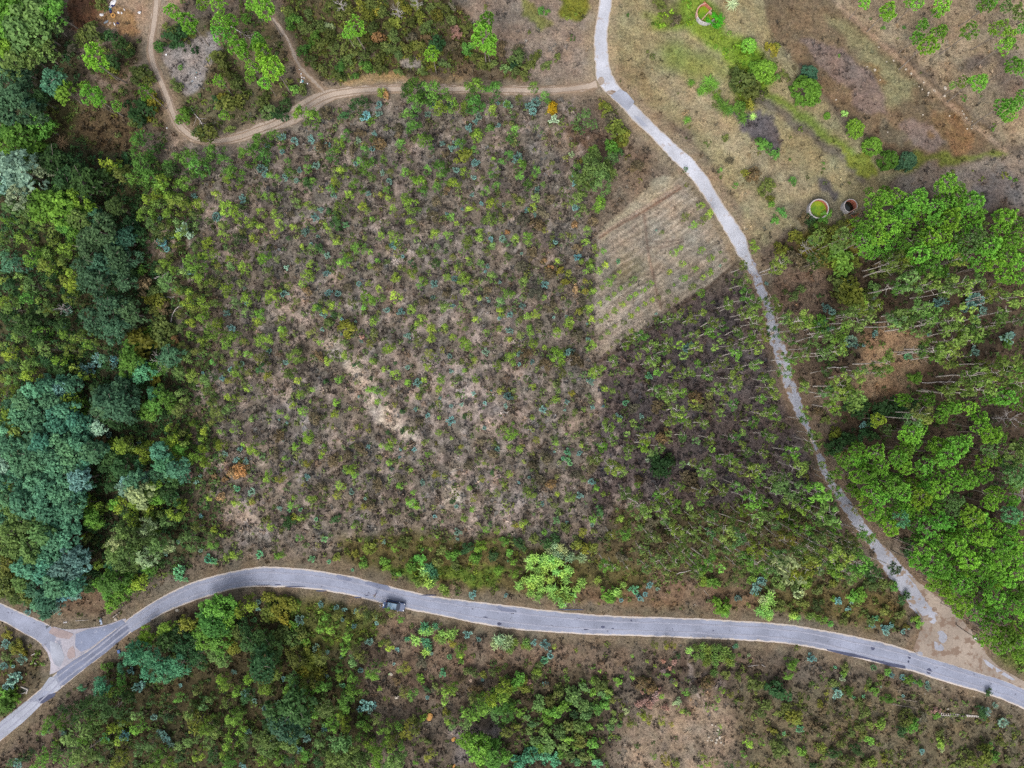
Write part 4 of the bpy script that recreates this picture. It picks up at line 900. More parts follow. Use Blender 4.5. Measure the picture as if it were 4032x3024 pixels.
T(1, 0, 'Ye', '60 400 75,220 390 85 y,430 300 80 f,460 440 65,550 500 80 y,600 560 70,300 580 75 n,120 640 100 w,400 650 85,480 680 60 y,620 700 65 y,730 690 60,640 820 80 y,470 800 60,310 830 80 f,600 900 65,60 940 60 y,130 1010 85,260 900 75 n,380 1010 85 f,440 1020 60,330 1200 75 n,600 1240 65 y,700 1260 80,770 1330 55 y,440 1370 85 f,640 1380 75,240 1350 60 y,90 1400 60 y,260 1480 70,130 1500 70 f,500 1480 75 n,640 1520 50,730 1580 55 y,250 1580 60 y,130 1620 70,830 1290 40 f,560 760 50,300 260 60,190 200 60 f,60 260 55 u,200 280 50,360 500 60 n,60 550 60 w,180 740 50,540 620 50,680 950 45 o,170 1240 55,40 1330 50,330 1460 60,60 1600 60,220 840 45,350 940 45,20 760 50,420 540 50')
T(1, 0, 'Sm', '1250 1300 140,1150 1350 110 g,1400 1280 95 o,1380 960 75,1420 1010 60 h,1360 1030 60 o,1400 1160 100 o,1340 1610 60,1520 1280 50 r,1250 800 80 h,1340 860 60 o,1300 930 60,1230 680 50 g,1160 700 50 d,1450 1180 60 o,1280 1200 60 g')
T(1, 0, 'Dg', '1130 1480 110 g,1250 1560 95 t,1180 1580 70 t,1480 1430 115 w,1420 1490 70 f,1340 1540 80 g,1560 1560 70 f')
T(1, 0, 'Yy', '1290 70 55,1480 30 60,1240 220 75,1450 210 60,1730 100 60,1590 130 55 e,1870 20 50,1970 140 75,2040 180 55,1930 290 50 e,2150 260 60,1540 270 50 f,1340 280 75 f,1790 440 60,1920 370 50,2040 410 60 f,2190 400 50,1650 600 80,1820 560 65,1990 590 50,2110 650 55,1740 550 40,1430 620 65,1500 680 50,1730 740 70,1990 640 40 f,1430 780 80 f,1970 850 75,1640 870 45,1760 990 75,2150 930 65,1640 960 65,2130 1040 45 f,1740 1100 55,1880 1150 55,1840 1220 70,2030 1250 75,1940 1320 60,1640 1230 40,1750 1290 50,2020 1390 45,1870 1410 50 f,2140 1400 40,2060 1560 60,1840 1470 35 g,2200 1110 30,1660 1590 60 e,1780 1600 75 f,1380 120 60 e,1560 40 60 e,1360 30 60,1500 110 60 e,1680 200 45 o,1800 250 40 o,1620 330 50 o,1430 320 55 o,1350 350 60 o,1560 380 50,1470 560 45 o,1880 640 40 o,1600 700 50 f,1760 830 50 o,1560 860 50,1850 780 45 o,1700 900 40 o,2040 950 50 o,1860 960 45 o,2080 790 45 o,1960 740 40 o,2130 540 40 o,1960 480 40 f,1700 480 40 o,2100 350 40 o,1580 1060 60 o,1650 1130 45,1560 1180 45 o,1690 1020 50 o,1960 1210 35 o,2120 1290 40 o,1700 1380 50 o,1620 1440 50 f,1740 1480 45 f,1930 1470 35 o,2050 1480 35 o,2150 1560 40 o,1580 1330 45 o,1980 1630 45 o,1700 290 40 f,1320 190 45,1260 150 45 f,1400 420 40 o,1520 470 45 o,1390 690 50 f,1520 790 40 o')
T(1, 0, 'Bb', '2090 60 40,1880 210 48,1680 40 38,1600 340 75 s,1640 370 45 s,1560 370 40 s,1420 440 60,1480 390 25,1440 500 35,2000 1180 42,1960 1050 30,2130 960 30,2100 1480 40,1990 1540 30,1920 1610 32,1650 700 45,1380 230 25,2110 830 20,1750 1560 20,850 1450 60,980 1450 48,760 1530 60,590 1030 45,590 950 38,550 1150 32,700 1510 45,990 1490 35')
T(1, 0, 'Wb', '540 1620 60 w,420 1640 70 w,900 1440 50 w,640 1630 60 w')
T(1, 1, 'Yy', '90 30 40,160 40 48,40 170 42,45 300 48,160 190 48,200 270 48,160 360 40,350 90 50 f,450 110 40,730 160 72 e,920 130 50,960 160 35 o,1340 100 65,1290 50 48,1180 140 40,1140 50 35,1075 20 28 m,800 20 50,1330 260 48,1370 330 35,1080 370 38,1190 380 58 e,1215 430 24 u,1540 360 52,1655 370 45,1840 150 40,1690 210 38,1730 270 30,2030 90 58,2020 215 62 e,1830 430 58 e,1930 400 42,1930 340 35,2040 460 38 f,1560 470 35 f,1430 510 62 e,880 480 58,700 440 45,480 490 48 e,400 470 30,320 300 38,280 400 28 d,490 320 30,830 360 18 d,1000 230 25 u,600 280 25,620 320 30,60 570 68 u,770 580 55 u,800 550 40,740 610 45 u,990 515 28 u,1050 590 28 u,990 640 34,480 630 50,440 700 60,1360 690 56,1340 610 34 d,1440 760 42,1210 740 54,1410 810 34 g,1550 620 55 d,1635 600 25 e,1940 610 45 e,2040 730 52 e,1800 750 62,1830 580 25,1640 730 35,1730 650 30,1900 780 38 o,970 790 34 e,1060 830 35,400 790 38,110 780 48 o,280 810 40 o,150 900 64,350 940 40 o,940 900 58 u,1010 940 54 u,1200 900 54,820 950 45 o,670 980 48,520 1000 48,600 1030 34,560 950 30 o,1340 1010 44,1630 1000 54 e,2110 950 48 f,2110 1030 40,2180 880 58,1800 860 48,1930 920 30,40 1060 58 u,20 1120 40,240 1230 55,220 1190 42 u,1020 1110 50,1020 1230 45 o,1430 1090 44,1390 1140 34,1510 1180 52,1510 1270 40,1400 1290 50 o,1630 1160 34,1900 1100 38,1810 1180 28,2100 1180 38 e,1990 1210 34,1700 1250 38,1810 1310 58,1980 1310 35 o,550 1300 28 u,480 1230 52 o,770 1300 40 o,990 1320 40 m,1140 1360 56,110 1270 50,30 1290 58,340 1440 78 e,300 1560 66 e,620 1460 48,770 1410 45,1010 1460 38,1110 1530 34,1500 1390 50 o,1480 1510 42,1890 1450 36,2080 1500 48,1800 1540 28 u,40 1430 56 o,40 1530 50 d,100 1590 48 m,360 1630 40,710 1620 38 u,600 1640 24 d,1200 1570 48,1900 1620 42,1600 1620 48,2190 1420 48,2190 1270 28,890 1430 28 o,1310 1640 35 u,930 1000 28 u,1450 1620 35,1750 1600 40 o,630 960 40 o,120 680 40 o,180 580 35 o,360 600 30 o,660 380 35 o,1140 480 30 o,1250 650 35 o,1280 670 25 o,940 400 30 o,1060 1040 25 o,700 730 0 o,1960 250 30 o,2180 100 40 o,2120 240 35 o,2180 560 35 o,2000 520 35 o,1240 560 25 o,1700 560 35 o,2150 720 30 o,1530 540 25 o')
T(1, 1, 'So', '700 260 72 d,800 1180 85 m,630 1130 48,550 490 50 d,570 940 0,940 100 0,630 170 30 d,1100 920 40,530 1000 45 d,680 1060 35 d,480 1260 0,990 1310 0,370 280 25 h,330 600 0,1050 660 50 h,310 190 40 h,720 620 0,920 1260 26 k,440 850 45 h,200 850 40 h,800 820 50 h,1560 90 50 h,1540 210 60 h,1450 950 50 h,1650 880 50 h,2000 850 50 h,380 1380 50 h,550 1420 50 h,850 1500 22 d,610 1630 25 d,990 1610 22 d,640 1140 40 d,2170 350 28 r')
T(1, 1, 'Bb', '670 30 34,510 220 40,560 155 30,420 350 40,530 380 24,775 280 34 t,970 10 30,260 655 30,615 700 34,235 880 40,630 870 30,705 880 38,890 790 28,1175 465 42,1540 800 33,1720 750 35,1270 560 22,2000 650 24,2030 400 34,2130 400 38,2140 105 24,1870 30 28,1950 100 22,1140 1020 38,1250 1030 38,580 1060 32,660 1070 24,570 1190 24,860 1120 18,1310 1235 38,1530 910 28,2000 910 24,2010 940 20,2190 1060 44,2100 1090 22,1990 1380 38,2190 1200 34,110 1370 30,270 1480 34,910 1285 22,740 1230 18,1310 1520 28,1680 1420 28,1780 150 18,1650 190 22,480 450 22,620 550 28,1690 1550 28,1390 1650 38,440 330 26,740 1100 20,1700 980 24,1980 690 18,2110 780 20')
T(1, 2, 'Yy', '20 30 30 o,200 50 48 f,80 80 48 o,180 130 40,760 90 62 u,740 140 40 u,620 150 52 o,560 60 66 f,570 200 28 e,650 330 45 e,640 430 38,710 470 28,790 510 34,430 380 30 o,350 390 28 o,540 380 24 o,730 550 20,30 400 44,130 380 50 u,140 440 35 e,390 600 34,600 600 30,680 640 38,810 630 38,670 600 30,750 680 38,640 690 28,930 690 22,880 730 28,840 780 44,780 820 24,490 700 34 m,100 770 50 e,10 880 34 u,700 860 40,630 860 38 m,940 830 28 u,885 880 24,1020 910 28 u,830 920 28,1070 880 28 u,1145 845 28 u,1200 790 33,1060 750 33 f,1020 800 18,760 960 28,960 970 34,890 1020 34,1085 1010 28,1150 965 28,1215 930 28,1270 910 24 o,820 1070 28,770 1110 28,1030 1070 33,970 1130 28 o,890 1160 24,830 1215 28,770 1260 28 o,1030 1195 28,970 1240 24 o,910 1290 28 o,860 1340 18 o,670 1000 48,690 1100 38,500 1120 52,500 1160 34,200 1050 48,130 1070 38,70 1100 30 o,150 1170 38 n,390 1210 58,160 1220 38,70 1240 44 o,180 1310 58,280 1340 28,690 1320 48,400 1420 66 u,430 1470 40,280 910 30,420 830 38 o,490 960 38 o,20 1400 24,10 1480 38,430 1560 48 o,700 1560 56,630 770 30 m,580 1030 40 m,1640 115 38,1500 210 38 o,1570 280 38,1700 190 48,1650 240 44 o,1460 480 28,1410 520 38,1640 500 33,1720 570 38,1480 620 33,1590 660 33,1715 690 38,1365 690 28,1490 740 38,1650 735 28,1400 800 18,1560 820 40 o,1350 860 28 o,1420 930 30,1800 520 20 o,1840 590 20 o,1300 345 24 o,1350 980 24 o,2100 490 44,2080 440 34,1230 70 0,1040 110 0,1080 1040 0,880 1340 0,240 640 0')
T(1, 2, 'Sh', '540 290 35 r,550 840 40 r,230 280 60 h,170 540 60 h,90 640 60 h,330 700 60 h,200 860 70 h,600 940 50 h,570 1060 50 h,350 1000 60 h,570 1240 60 h,240 1150 50 h,300 1480 60 h,560 1460 70 h,130 1400 60 h,570 480 50 h,700 250 50 h,250 180 60 h,100 230 60 h,330 60 50 h,410 680 45 m,460 780 40 m,330 660 40 r,280 590 30 r')
T(1, 2, 'Pu', '1630 870 42')
T(1, 2, 'Ee', '2000 640 48,2000 780 58,2030 890 66 g,2110 960 58 g,1880 960 55,1880 1000 40,2000 1040 56,2100 1050 76,2120 1120 56,1740 1130 54,1960 1210 54,1640 1040 38,1550 1100 48,1350 1100 48,1430 1070 38,1570 1230 38,1720 1220 56 n,2010 1310 48,1880 1320 38,1340 1300 48,1120 1240 58 g,1040 1270 40,980 1330 38 u,1310 1380 38 g,1440 1320 38 u,1590 1340 56,1230 1460 56,1170 1480 48,870 1450 54,1600 1480 38 n,1820 1460 48,1940 1400 56 n,2110 1350 56,2110 1500 56,1910 1600 56,1690 1580 56,1360 1500 48,1260 1560 38 u,1010 1540 48,1480 1420 38,730 1530 54,790 1520 28 u,2190 1610 50,1190 1330 56,1750 1350 38,2080 1250 50 n,1500 1560 40,1830 1160 40 g,2190 1270 44,1090 1420 34,1560 1560 40,1800 1290 30,1420 1590 40,1950 1520 40,1760 1500 40 o,2170 1180 40')
T(1, 2, 'Bb', '130 160 28,200 130 34,200 190 28,85 530 18,565 570 34,280 800 38,85 985 34,475 1075 18,360 1085 18,480 1385 52,520 1370 34,80 1410 42,60 1490 24,170 1470 28,660 1270 24,650 1140 14,1245 1050 18,1510 1350 46,1560 1320 38,1180 1590 40 t,680 1635 42,550 140 38,920 600 28 t,1060 740 14,1800 640 18,380 440 26,1250 330 14,2200 790 20')
T(1, 3, 'Ee', '20 930 48,100 990 52,270 1090 90,310 1110 50 u,230 1180 55,150 1090 60 f,40 1200 50 g,200 1440 66 g,150 1540 60 g,120 1250 38,210 1290 40 g,100 620 70,60 660 50,140 600 45,50 1030 40,1380 790 85,1320 830 60 f,1210 790 95 f,1110 810 75 g,1640 800 95,1540 850 80 f,1800 760 75,1920 840 55,1910 920 50,2120 930 85,1980 890 55,1180 1080 130 f,1270 1020 80,1370 1020 85,1400 1090 75 g,1300 1160 90 f,1100 1120 80 f,1640 1090 105,1560 1120 75,1700 1210 105,1740 1260 70 g,1800 1150 75,1640 1270 60,2040 1060 75,1480 1330 110,1560 1360 70,1540 1430 90,1420 1380 75 g,1330 1360 60 f,570 1190 100 g,630 1230 65 e,500 1160 60 t,440 1270 75 f,560 1370 95,610 1340 60 y,480 1400 60 f,1000 1470 90,980 1540 60 g,1040 1450 40,760 1600 75,780 1090 110 f,850 1060 60 f,840 1020 75,950 970 60 y,2060 1540 110,2100 1580 70 g,2130 1510 70,1780 1590 95,1850 1570 60,2000 1470 60 y,2170 1640 80,1910 1640 60 y,1640 600 60,700 1050 60 f,1090 650 70,1040 610 60 e,1130 560 60,1200 560 50 f,1170 620 60,1920 1170 55,2180 1100 50 f,330 1340 50 f,300 1420 50 f,820 1530 40 f,500 1560 45 f,1840 1480 50,1720 1420 40 f')
T(1, 3, 'Sm', '500 450 90 m,640 580 120 y,720 600 70 m,590 620 70 y,720 880 130 m,640 870 90 o,780 920 70 y,600 800 80 o,700 940 80 m,280 840 48 o,220 910 48 o,150 860 28 o,480 215 55 n,440 260 60 n,370 250 55 d,520 165 36 n,300 220 55 h,370 430 50 m,250 400 70 m,330 460 60 m,700 300 60 m,640 270 50 o,430 300 70 o,560 330 60 m,100 500 70 m,180 560 60 h,350 640 60 h,260 620 70 h,440 1130 65 n,380 1170 50 n,1000 700 60 o,900 700 50 o,860 900 60 o,920 830 60 f,1280 1620 55 n,1230 1610 40 n,2060 1310 55 g,950 590 70 h,1060 690 40 h,30 60 40,110 180 50 g,30 110 40 n,60 240 40 n')
T(1, 3, 'PP', '440 380 72 f,390 420 50 f,630 410 100 f,590 480 50 f,650 340 55 f,430 590 85 f,370 570 40 f,410 290 20,900 100 90,1000 60 85,1280 80 105,1180 160 95,940 230 105,1090 200 80,1050 300 105,1420 150 105,1560 250 115,1440 280 95,870 300 95 n,830 440 105,950 400 95,1000 460 90,1100 370 80,1250 420 105 n,1380 400 105,1500 380 95,1300 540 105,1440 520 105,1020 540 70,1720 440 105 f,1840 400 95 f,1900 480 105,1750 560 95,1650 450 80,1760 90 105,1640 40 95,1800 200 85,1550 110 90,2040 220 105,2130 260 80,2000 340 90,2100 440 95,2060 560 105,2170 600 80,1960 620 85,2040 720 95,2180 750 60,1400 660 105 n,1490 690 70 n,1320 640 70 n,1300 30 80,1130 120 70,1500 60 70,1200 280 80,1370 320 80,1620 170 80,1660 320 80,1770 320 80,1560 500 80,1620 580 70,790 350 60,770 260 60,850 520 70,920 520 60,1160 480 70,1220 590 60 y,1110 40 80,1700 200 70,2160 360 80,2010 460 70,2190 500 60,1390 480 60,1990 200 60,1330 190 80,1470 180 70,1830 650 70,1980 540 60')
T(1, 3, 'Bb', '690 800 36,500 990 56,540 1040 42,720 1290 66,690 1310 40,760 1320 40,920 1225 46,1190 1415 52 t,1780 940 80,1740 960 50,1840 930 50,1490 950 55,1380 1220 28,2060 1260 62,2100 1230 40,1780 1380 55,1850 1020 52,1790 1100 45 t,1550 720 24,820 1330 20,910 915 20,1700 1020 40,1460 970 40')
T(1, 3, 'Yy', '1880 280 26')
T(2, 0, 'Ww', '300 70 110,420 40 100,230 130 110,450 150 100,190 260 115,330 260 110,470 250 100,560 240 110,250 330 95,650 310 95,740 350 90,850 380 80 s,700 410 90,500 370 110,350 420 115,150 400 100 f,50 430 110,100 530 105,230 520 95,380 520 115,540 480 110,680 520 110,800 580 110,880 560 80,600 600 115,450 600 115,300 620 115,120 620 100,50 700 100 s,220 710 110,400 700 100,520 720 115,650 720 110,720 660 100,700 820 110 b,600 830 110,760 860 70,450 860 110,330 850 110,550 940 115,680 950 90,400 980 110,180 1000 115,280 940 90,300 1100 115,420 1100 110,540 1080 110,640 1060 110,620 1180 110,500 1210 95,380 1280 125 f,250 1230 110 f,100 1290 115 f,480 1350 115,600 1330 110,280 1440 115 f,130 1400 100 f,420 1470 110,560 1480 100,650 1500 110 b,700 1560 90 b,250 1580 110,400 1590 115,550 1600 115 b,650 1630 90 b,20 840 90,60 1000 90,220 860 80,160 1150 100 f,40 1170 80,180 1330 80 f,340 1360 80 f,340 1520 80,480 1530 80,180 1480 80 f,520 40 80 b,620 30 80,560 130 70 b,380 340 70,620 380 60,780 460 60,820 270 50 s,60 350 80 f,100 180 70,130 780 90,480 790 90,320 760 80,580 890 70,340 1180 80,450 1170 70,560 1270 80')
T(2, 0, 'De', '100 1090 100 f,100 1560 100 o,80 1640 90 o,40 1480 80 f,160 1630 60 o,800 1160 95 n,850 1210 60 n,790 1230 60 d,50 1080 80 f,20 1370 70 f')
T(2, 0, 'Yy', '100 230 80,610 120 80,690 200 80,740 260 58,50 870 55,490 900 45 o,760 1040 80 u,860 1070 60,860 480 45 r,30 100 60,150 60 60,230 750 35,620 160 60,700 150 50,110 330 45,720 1070 60,690 1030 40,840 1110 50,340 160 40 o,760 300 45 r,760 1350 50 o,730 1320 40')
T(2, 0, 'Dz', '1000 180 180,1080 80 130,900 200 130,940 90 100,1080 230 110,880 110 90,1000 300 100 d,1130 160 80,1040 20 90,840 40 70 d')
T(2, 0, 'Yy', '1030 520 100,960 540 60,1080 480 60 e,1120 550 85 e,1250 570 75,1270 640 65,1480 490 75,1530 490 65,1540 650 75,1770 690 55,1700 600 85,1740 550 55,1470 380 48,1680 340 50 u,1770 410 48,1750 480 38,1900 520 55,1910 410 38 e,1980 110 48,2140 40 38,2180 560 58,2010 400 28,1880 250 75 o,1560 230 75 o,1360 880 85,1330 840 50,1400 930 50,1060 1050 85,1200 1040 75,1260 1080 55 o,1320 1080 55,1180 1170 80,1500 1080 75,1560 1050 45,1450 1190 85 f,1640 1330 75 f,1720 1240 58 o,1810 980 40,2040 1020 48,2180 1010 38 m,1850 1260 38,2020 1480 48,1960 1490 38,1840 1390 48 n,1920 1300 28,860 1560 50,1090 1110 55 f,1300 1140 50,1400 1130 50 f,1560 1140 50,1110 1140 50,1650 1400 60 f,1580 1330 45 f,1820 1340 40 f,1360 640 50,1600 520 50 e,1660 660 50,1580 420 45 o,1500 560 50 e,1310 1180 50 o,1750 640 45,1810 530 45 e,1840 330 45 o,1980 200 45 f,2080 130 35 o,2180 300 35 f,2030 330 35 f,2100 520 28 u,1940 240 40 f,2120 700 0 o,1780 60 50 f,1820 160 45 o,1560 80 50 f,1600 140 50 f')
T(2, 0, 'Ww', '1400 580 105,1420 680 100 t,1190 680 50 t,1560 740 100,1170 840 105,1080 900 70 b,1200 950 120 p,1350 790 75,1280 960 80 f,1480 760 80,1500 840 80 d,1600 800 60,1110 820 70 b,1260 800 60 b,1450 620 60 t,1560 560 60 n,1460 920 80 d,1360 990 70 n,1480 990 70 d,1000 1040 60 n,960 880 60 d,900 700 70 d,980 640 80 d,1090 640 70 d,1050 720 100 d,1000 800 50 d')
T(2, 0, 'Ff', '1300 1250 95 p,1080 1270 95,1030 1370 95 p,1130 1450 120,1240 1330 105,1270 1500 105 p,1380 1400 105,1000 1480 95,1100 1560 95,1180 1260 60,1200 1420 90,960 1400 70,1340 1320 60,1450 1410 60 p,980 1560 60 t,1200 1550 70,1060 1500 80,1330 1250 50 y,1300 1590 60 n,950 1620 60 n,1120 1640 60 n')
T(2, 0, 'Dg', '1450 120 85 g,1350 180 85 g,1300 260 75 g,1390 60 60 g,1250 200 60 g,1480 200 60 g,1420 260 50 d,1330 80 60 t,1230 280 50 d')
T(2, 0, 'Sr', '2000 760 48,2090 740 65,2050 780 40,1940 820 30,1910 980 42,1850 790 28,1630 780 40 k,1970 740 35 k,2140 720 30,2180 1020 30')
T(2, 0, 'Bb', '2040 660 34,2130 660 38,1950 600 28,2070 560 28,1735 790 20,1520 960 48 t,2170 930 38,1700 850 24,1550 1360 30,1730 1440 24,1800 1520 50 t,1850 1530 40 t,1540 1620 55 t,1590 1600 40 t,1220 1610 38 t,940 440 38,1200 500 28,1740 1140 24,2060 900 34 t,850 250 40 s,1430 1470 26')
T(2, 1, 'Yy', '380 90 45,490 50 28 u,400 230 48 u,200 240 28 u,265 285 24 u,470 150 20,690 160 38 u,680 260 44,810 210 24,440 430 40 u,470 480 52 u,430 480 34 u,340 540 38 u,580 590 30,560 630 24 u,590 530 20 u,820 750 52 u,850 790 30 u,780 720 34,440 690 42 m,90 820 44,200 820 44 m,100 770 34 u,720 880 48,700 960 42 m,480 990 42,300 1050 42,820 1040 32 m,930 1060 38 m,380 1160 34,130 1230 42,370 1330 34 g,1030 50 44 u,1050 150 34 u,1100 80 34,970 50 30 u,1200 180 30 m,1260 390 18 d,1150 540 48,1290 555 18 u,1480 605 28 u,1450 510 32 m,1770 540 28 m,1340 740 20 u,1240 880 38 u,1360 940 27 u,1340 1030 48 u,1390 1060 34 u,1310 1000 30 u,1150 680 38,1550 780 38 m,1100 1190 38 m,1200 1420 38 u,1565 1320 19 u,1870 1080 34 u,1880 990 38 m,1800 1160 44,1960 1400 44 u,1920 1370 30 u,2060 1360 24 u,2080 720 20,2190 430 56 u,2190 540 30,1970 680 28 m,1580 420 38 m,970 400 24 m,880 370 34 m,1170 500 44,1080 530 28,1840 900 28,1950 820 34 m,2190 780 38,2080 950 38 o,2100 1610 48 u,1910 1420 38 u,2080 1270 34,1990 1260 34 n,330 170 26,300 200 24,1580 40 38,1400 110 34,2110 60 38 m,1690 470 18,900 1350 20,220 1480 38 n,1580 290 20 u,250 640 28 n,240 400 22 o,370 300 24 o,600 900 24 o,410 870 24 m,250 740 24 n,330 980 28 n,120 800 0,1780 860 24 o,1900 150 22 o,2050 350 22 o,2140 870 26,840 1230 24 u,960 1340 30 o,1510 1430 20,1230 1640 20 u,1240 1220 0,1430 1340 18 u,1440 1250 16 u')
T(2, 1, 'So', '1260 240 26 d,1140 420 28 d,1270 410 26 d,290 860 22 d,560 1060 16 d,1700 1010 30 d,1800 280 26 d,690 1160 50 d,280 1190 60 d,330 1160 40 m,180 1490 30 n,1050 880 60 h,900 560 60 h,520 300 60 h,680 650 60 h,200 450 60 h,1000 1050 50 h,1250 800 60 h,800 620 50 h,180 600 50 h,560 880 50 h,1400 320 40 h,2040 600 50 h,2040 760 26 d,1830 700 50 h,1950 500 40 h,970 1410 60 m,1280 1350 60 o,1420 1500 60 n,1100 1530 50 n,1340 1560 60 n,1130 1580 40 u,930 1550 50 n,1240 1640 30 n,1600 1440 50 o,1700 1480 60 n,1820 1420 60 d,1560 1540 50 o,1900 1500 60 n,2050 1480 50 d,2150 1350 50 n,2190 1450 40 n,1720 1560 50 o,850 1470 40 m,700 1500 40 m')
T(2, 1, 'Bb', '450 800 33,380 1090 24 t,210 1070 28,290 1090 28 t,590 1340 28 t,1110 1365 24,830 940 30,940 990 18,970 540 24,1250 570 18,1365 570 24,1440 850 28,1540 1140 24,1680 320 38,1480 270 33,1380 215 24,1690 190 24,1780 180 24,1975 160 24,2180 120 44,2160 190 24,2080 560 28,1970 380 28,1740 1280 38,1740 1340 18,1730 1060 24,1170 735 28,1590 120 18,200 310 14,265 335 14,30 1470 45 t,480 1510 42 t,630 1540 28 t,835 1610 18 t,520 1170 24 t,230 490 14,2180 1530 14 t,1880 80 24,1240 630 18,890 110 18,700 580 0,2030 60 18')
T(2, 1, 'Rl', '1490 1600 40 t,1450 1630 38 l,1530 1640 38 t,1500 1650 30 l')
T(2, 2, 'Yy', '620 220 24,175 290 28,65 560 38,380 510 33,600 530 24,730 900 34 u,790 950 28,510 980 48 e,160 910 66 e,190 960 34 e,370 1050 33 o,470 430 18 u,10 340 20 u,930 310 28 u,380 130 42,800 40 38,870 60 38 e,520 80 38 m,90 1210 38,40 1220 28 m,120 1190 24,700 1170 42 n,940 1160 38,980 1280 56 n,280 1280 34 u,170 740 24 o,620 830 28 o,390 950 28,470 1000 30 e,390 800 28 o,210 480 40 o,540 240 40 o,680 660 40 o,740 640 40 e,180 20 34,400 60 34 o,10 1540 40 u,20 1640 50 u,640 1420 0,180 600 24 o,380 460 24 o,800 930 0')
T(2, 2, 'Sd', '610 1270 48 m,1300 700 100,1240 650 60,1350 640 60,1260 760 60,1540 820 75 h,1490 780 50 h,700 1400 50 m,620 1420 60 m,560 1380 50 m,300 1380 60,380 1340 50,760 1100 50,60 1380 60,470 1240 50 o,200 1340 50 o,180 700 60 h,300 640 60 h,250 830 60 h,700 720 60 h,560 780 50 h,330 870 50 h,1100 840 50 h,1300 460 70 h,1700 160 60 h,1600 120 60 h,1250 180 60 h,1050 200 50 h,1550 900 60 h,1180 1200 70 h,1300 1330 80 h,950 1500 50 h,1750 930 50 h')
T(2, 2, 'Ee', '1260 60 58,1300 90 40,1360 80 76,1400 40 50,1470 80 48 u,1780 50 54,1920 20 58,1910 180 48 g,1440 240 66,1480 300 48 u,1360 330 56,1660 350 48,1800 250 38,2080 330 48 g,2190 250 48,1920 460 48 g,1710 470 48,1480 460 48,1990 420 38,1990 520 38,1140 540 58 u,1150 470 56,1000 560 48,990 430 28,830 370 58,780 550 48 n,870 480 48,1050 340 38,1210 430 30 u,870 710 76,740 650 48 o,920 750 56,1270 560 48 f,1000 630 38,1650 740 56,1720 770 56,1900 700 66,1890 640 48 n,2090 740 76,2150 790 38 g,1730 560 28 u,1840 920 56,1660 960 66,1640 1030 38 n,1330 940 56,1080 870 30 u,990 930 66 o,1250 960 38 n,1090 1070 76,1150 1110 56,1290 1090 56,1410 1060 56 n,1230 1040 40,1530 1060 38,2060 1010 76 n,2110 960 56 n,1840 1050 38,1950 880 56,2130 850 38 g,2130 1140 76,1910 1190 56,1410 1260 66,1540 1300 56,1470 1360 48,1700 1180 48 f,1750 1140 48 f,1100 1240 38,850 1300 48 o,1840 1290 86 f,1960 1330 76 f,2080 1250 56,2090 1410 66 y,1870 1420 56 f,2030 1500 56 g,1940 1480 50 f,2100 1550 76 n,1690 1540 76 n,1590 1620 50 f,1620 1590 56 g,1260 1530 56 f,1420 1530 56,800 1560 56 n,880 1580 48,1330 1600 40 f,1800 1590 38 n,2190 1620 60 g,1960 1580 56 f,1720 1290 50 f,1200 1320 56 o,2190 1030 50 n,2170 600 40,2040 600 40 f,1560 160 38,1620 200 34 o,2150 130 40 g,1850 120 30,1700 100 38 o,1530 350 40,2190 440 40 g,1590 490 36 f,1360 430 30 f,1200 600 36 f,1470 690 36 f,1560 680 36 o,1790 640 40 n,1980 770 40,1450 880 40 g,1750 860 36 f,1560 1150 40 f,1320 1180 40 f,1600 1250 40 f,1990 1110 50 n,1250 1330 40 f,1480 1450 50 f,1560 1480 40 n,1730 1430 50 f,1380 1420 40 f,1120 1420 40 f,1000 1600 40 o,1160 1600 40 f,2160 1320 40 o,2180 720 36,1290 1000 36 u,1700 660 36 o')
T(2, 2, 'Bb', '375 150 38,470 155 28,270 220 34,460 225 18,695 200 24,790 190 18,970 170 38 t,910 265 18,475 590 38 t,580 600 28,480 650 34 t,365 585 14,580 965 34,690 850 38,380 1175 34 t,470 1195 18,690 1220 24,150 805 18,60 850 18,1165 660 24 s,1120 280 28,940 290 24,265 1035 24,1330 715 24 s,500 690 28 t,1530 690 20 s,440 640 24 t')
REEDBED = '900 100,980 110,1020 160,840 160,900 180,960 220,1080 250,1120 240,640 250,720 260,790 240,860 270,950 300,590 350,690 390,780 400,1060 390,1090 410,930 420,1000 450,640 500,740 490,840 520,1050 520,520 530,580 540,460 600,700 570,620 590,830 630,730 640,890 620,600 690,700 730,1030 640,1170 650,880 710,940 760,1050 740,1130 740,1000 720,990 830,1240 250,1240 560,570 270,880 350,820 330,760 320'
for e in REEDBED.split(','):
    u, v = [float(x) for x in e.split()]
    PLANTS.append(('R', 'l' if v > 260 or u < 800 else 'p', 1900 + u * 0.3152, 2120 + v * 0.3152, 13.5 + 3 * random.random()))
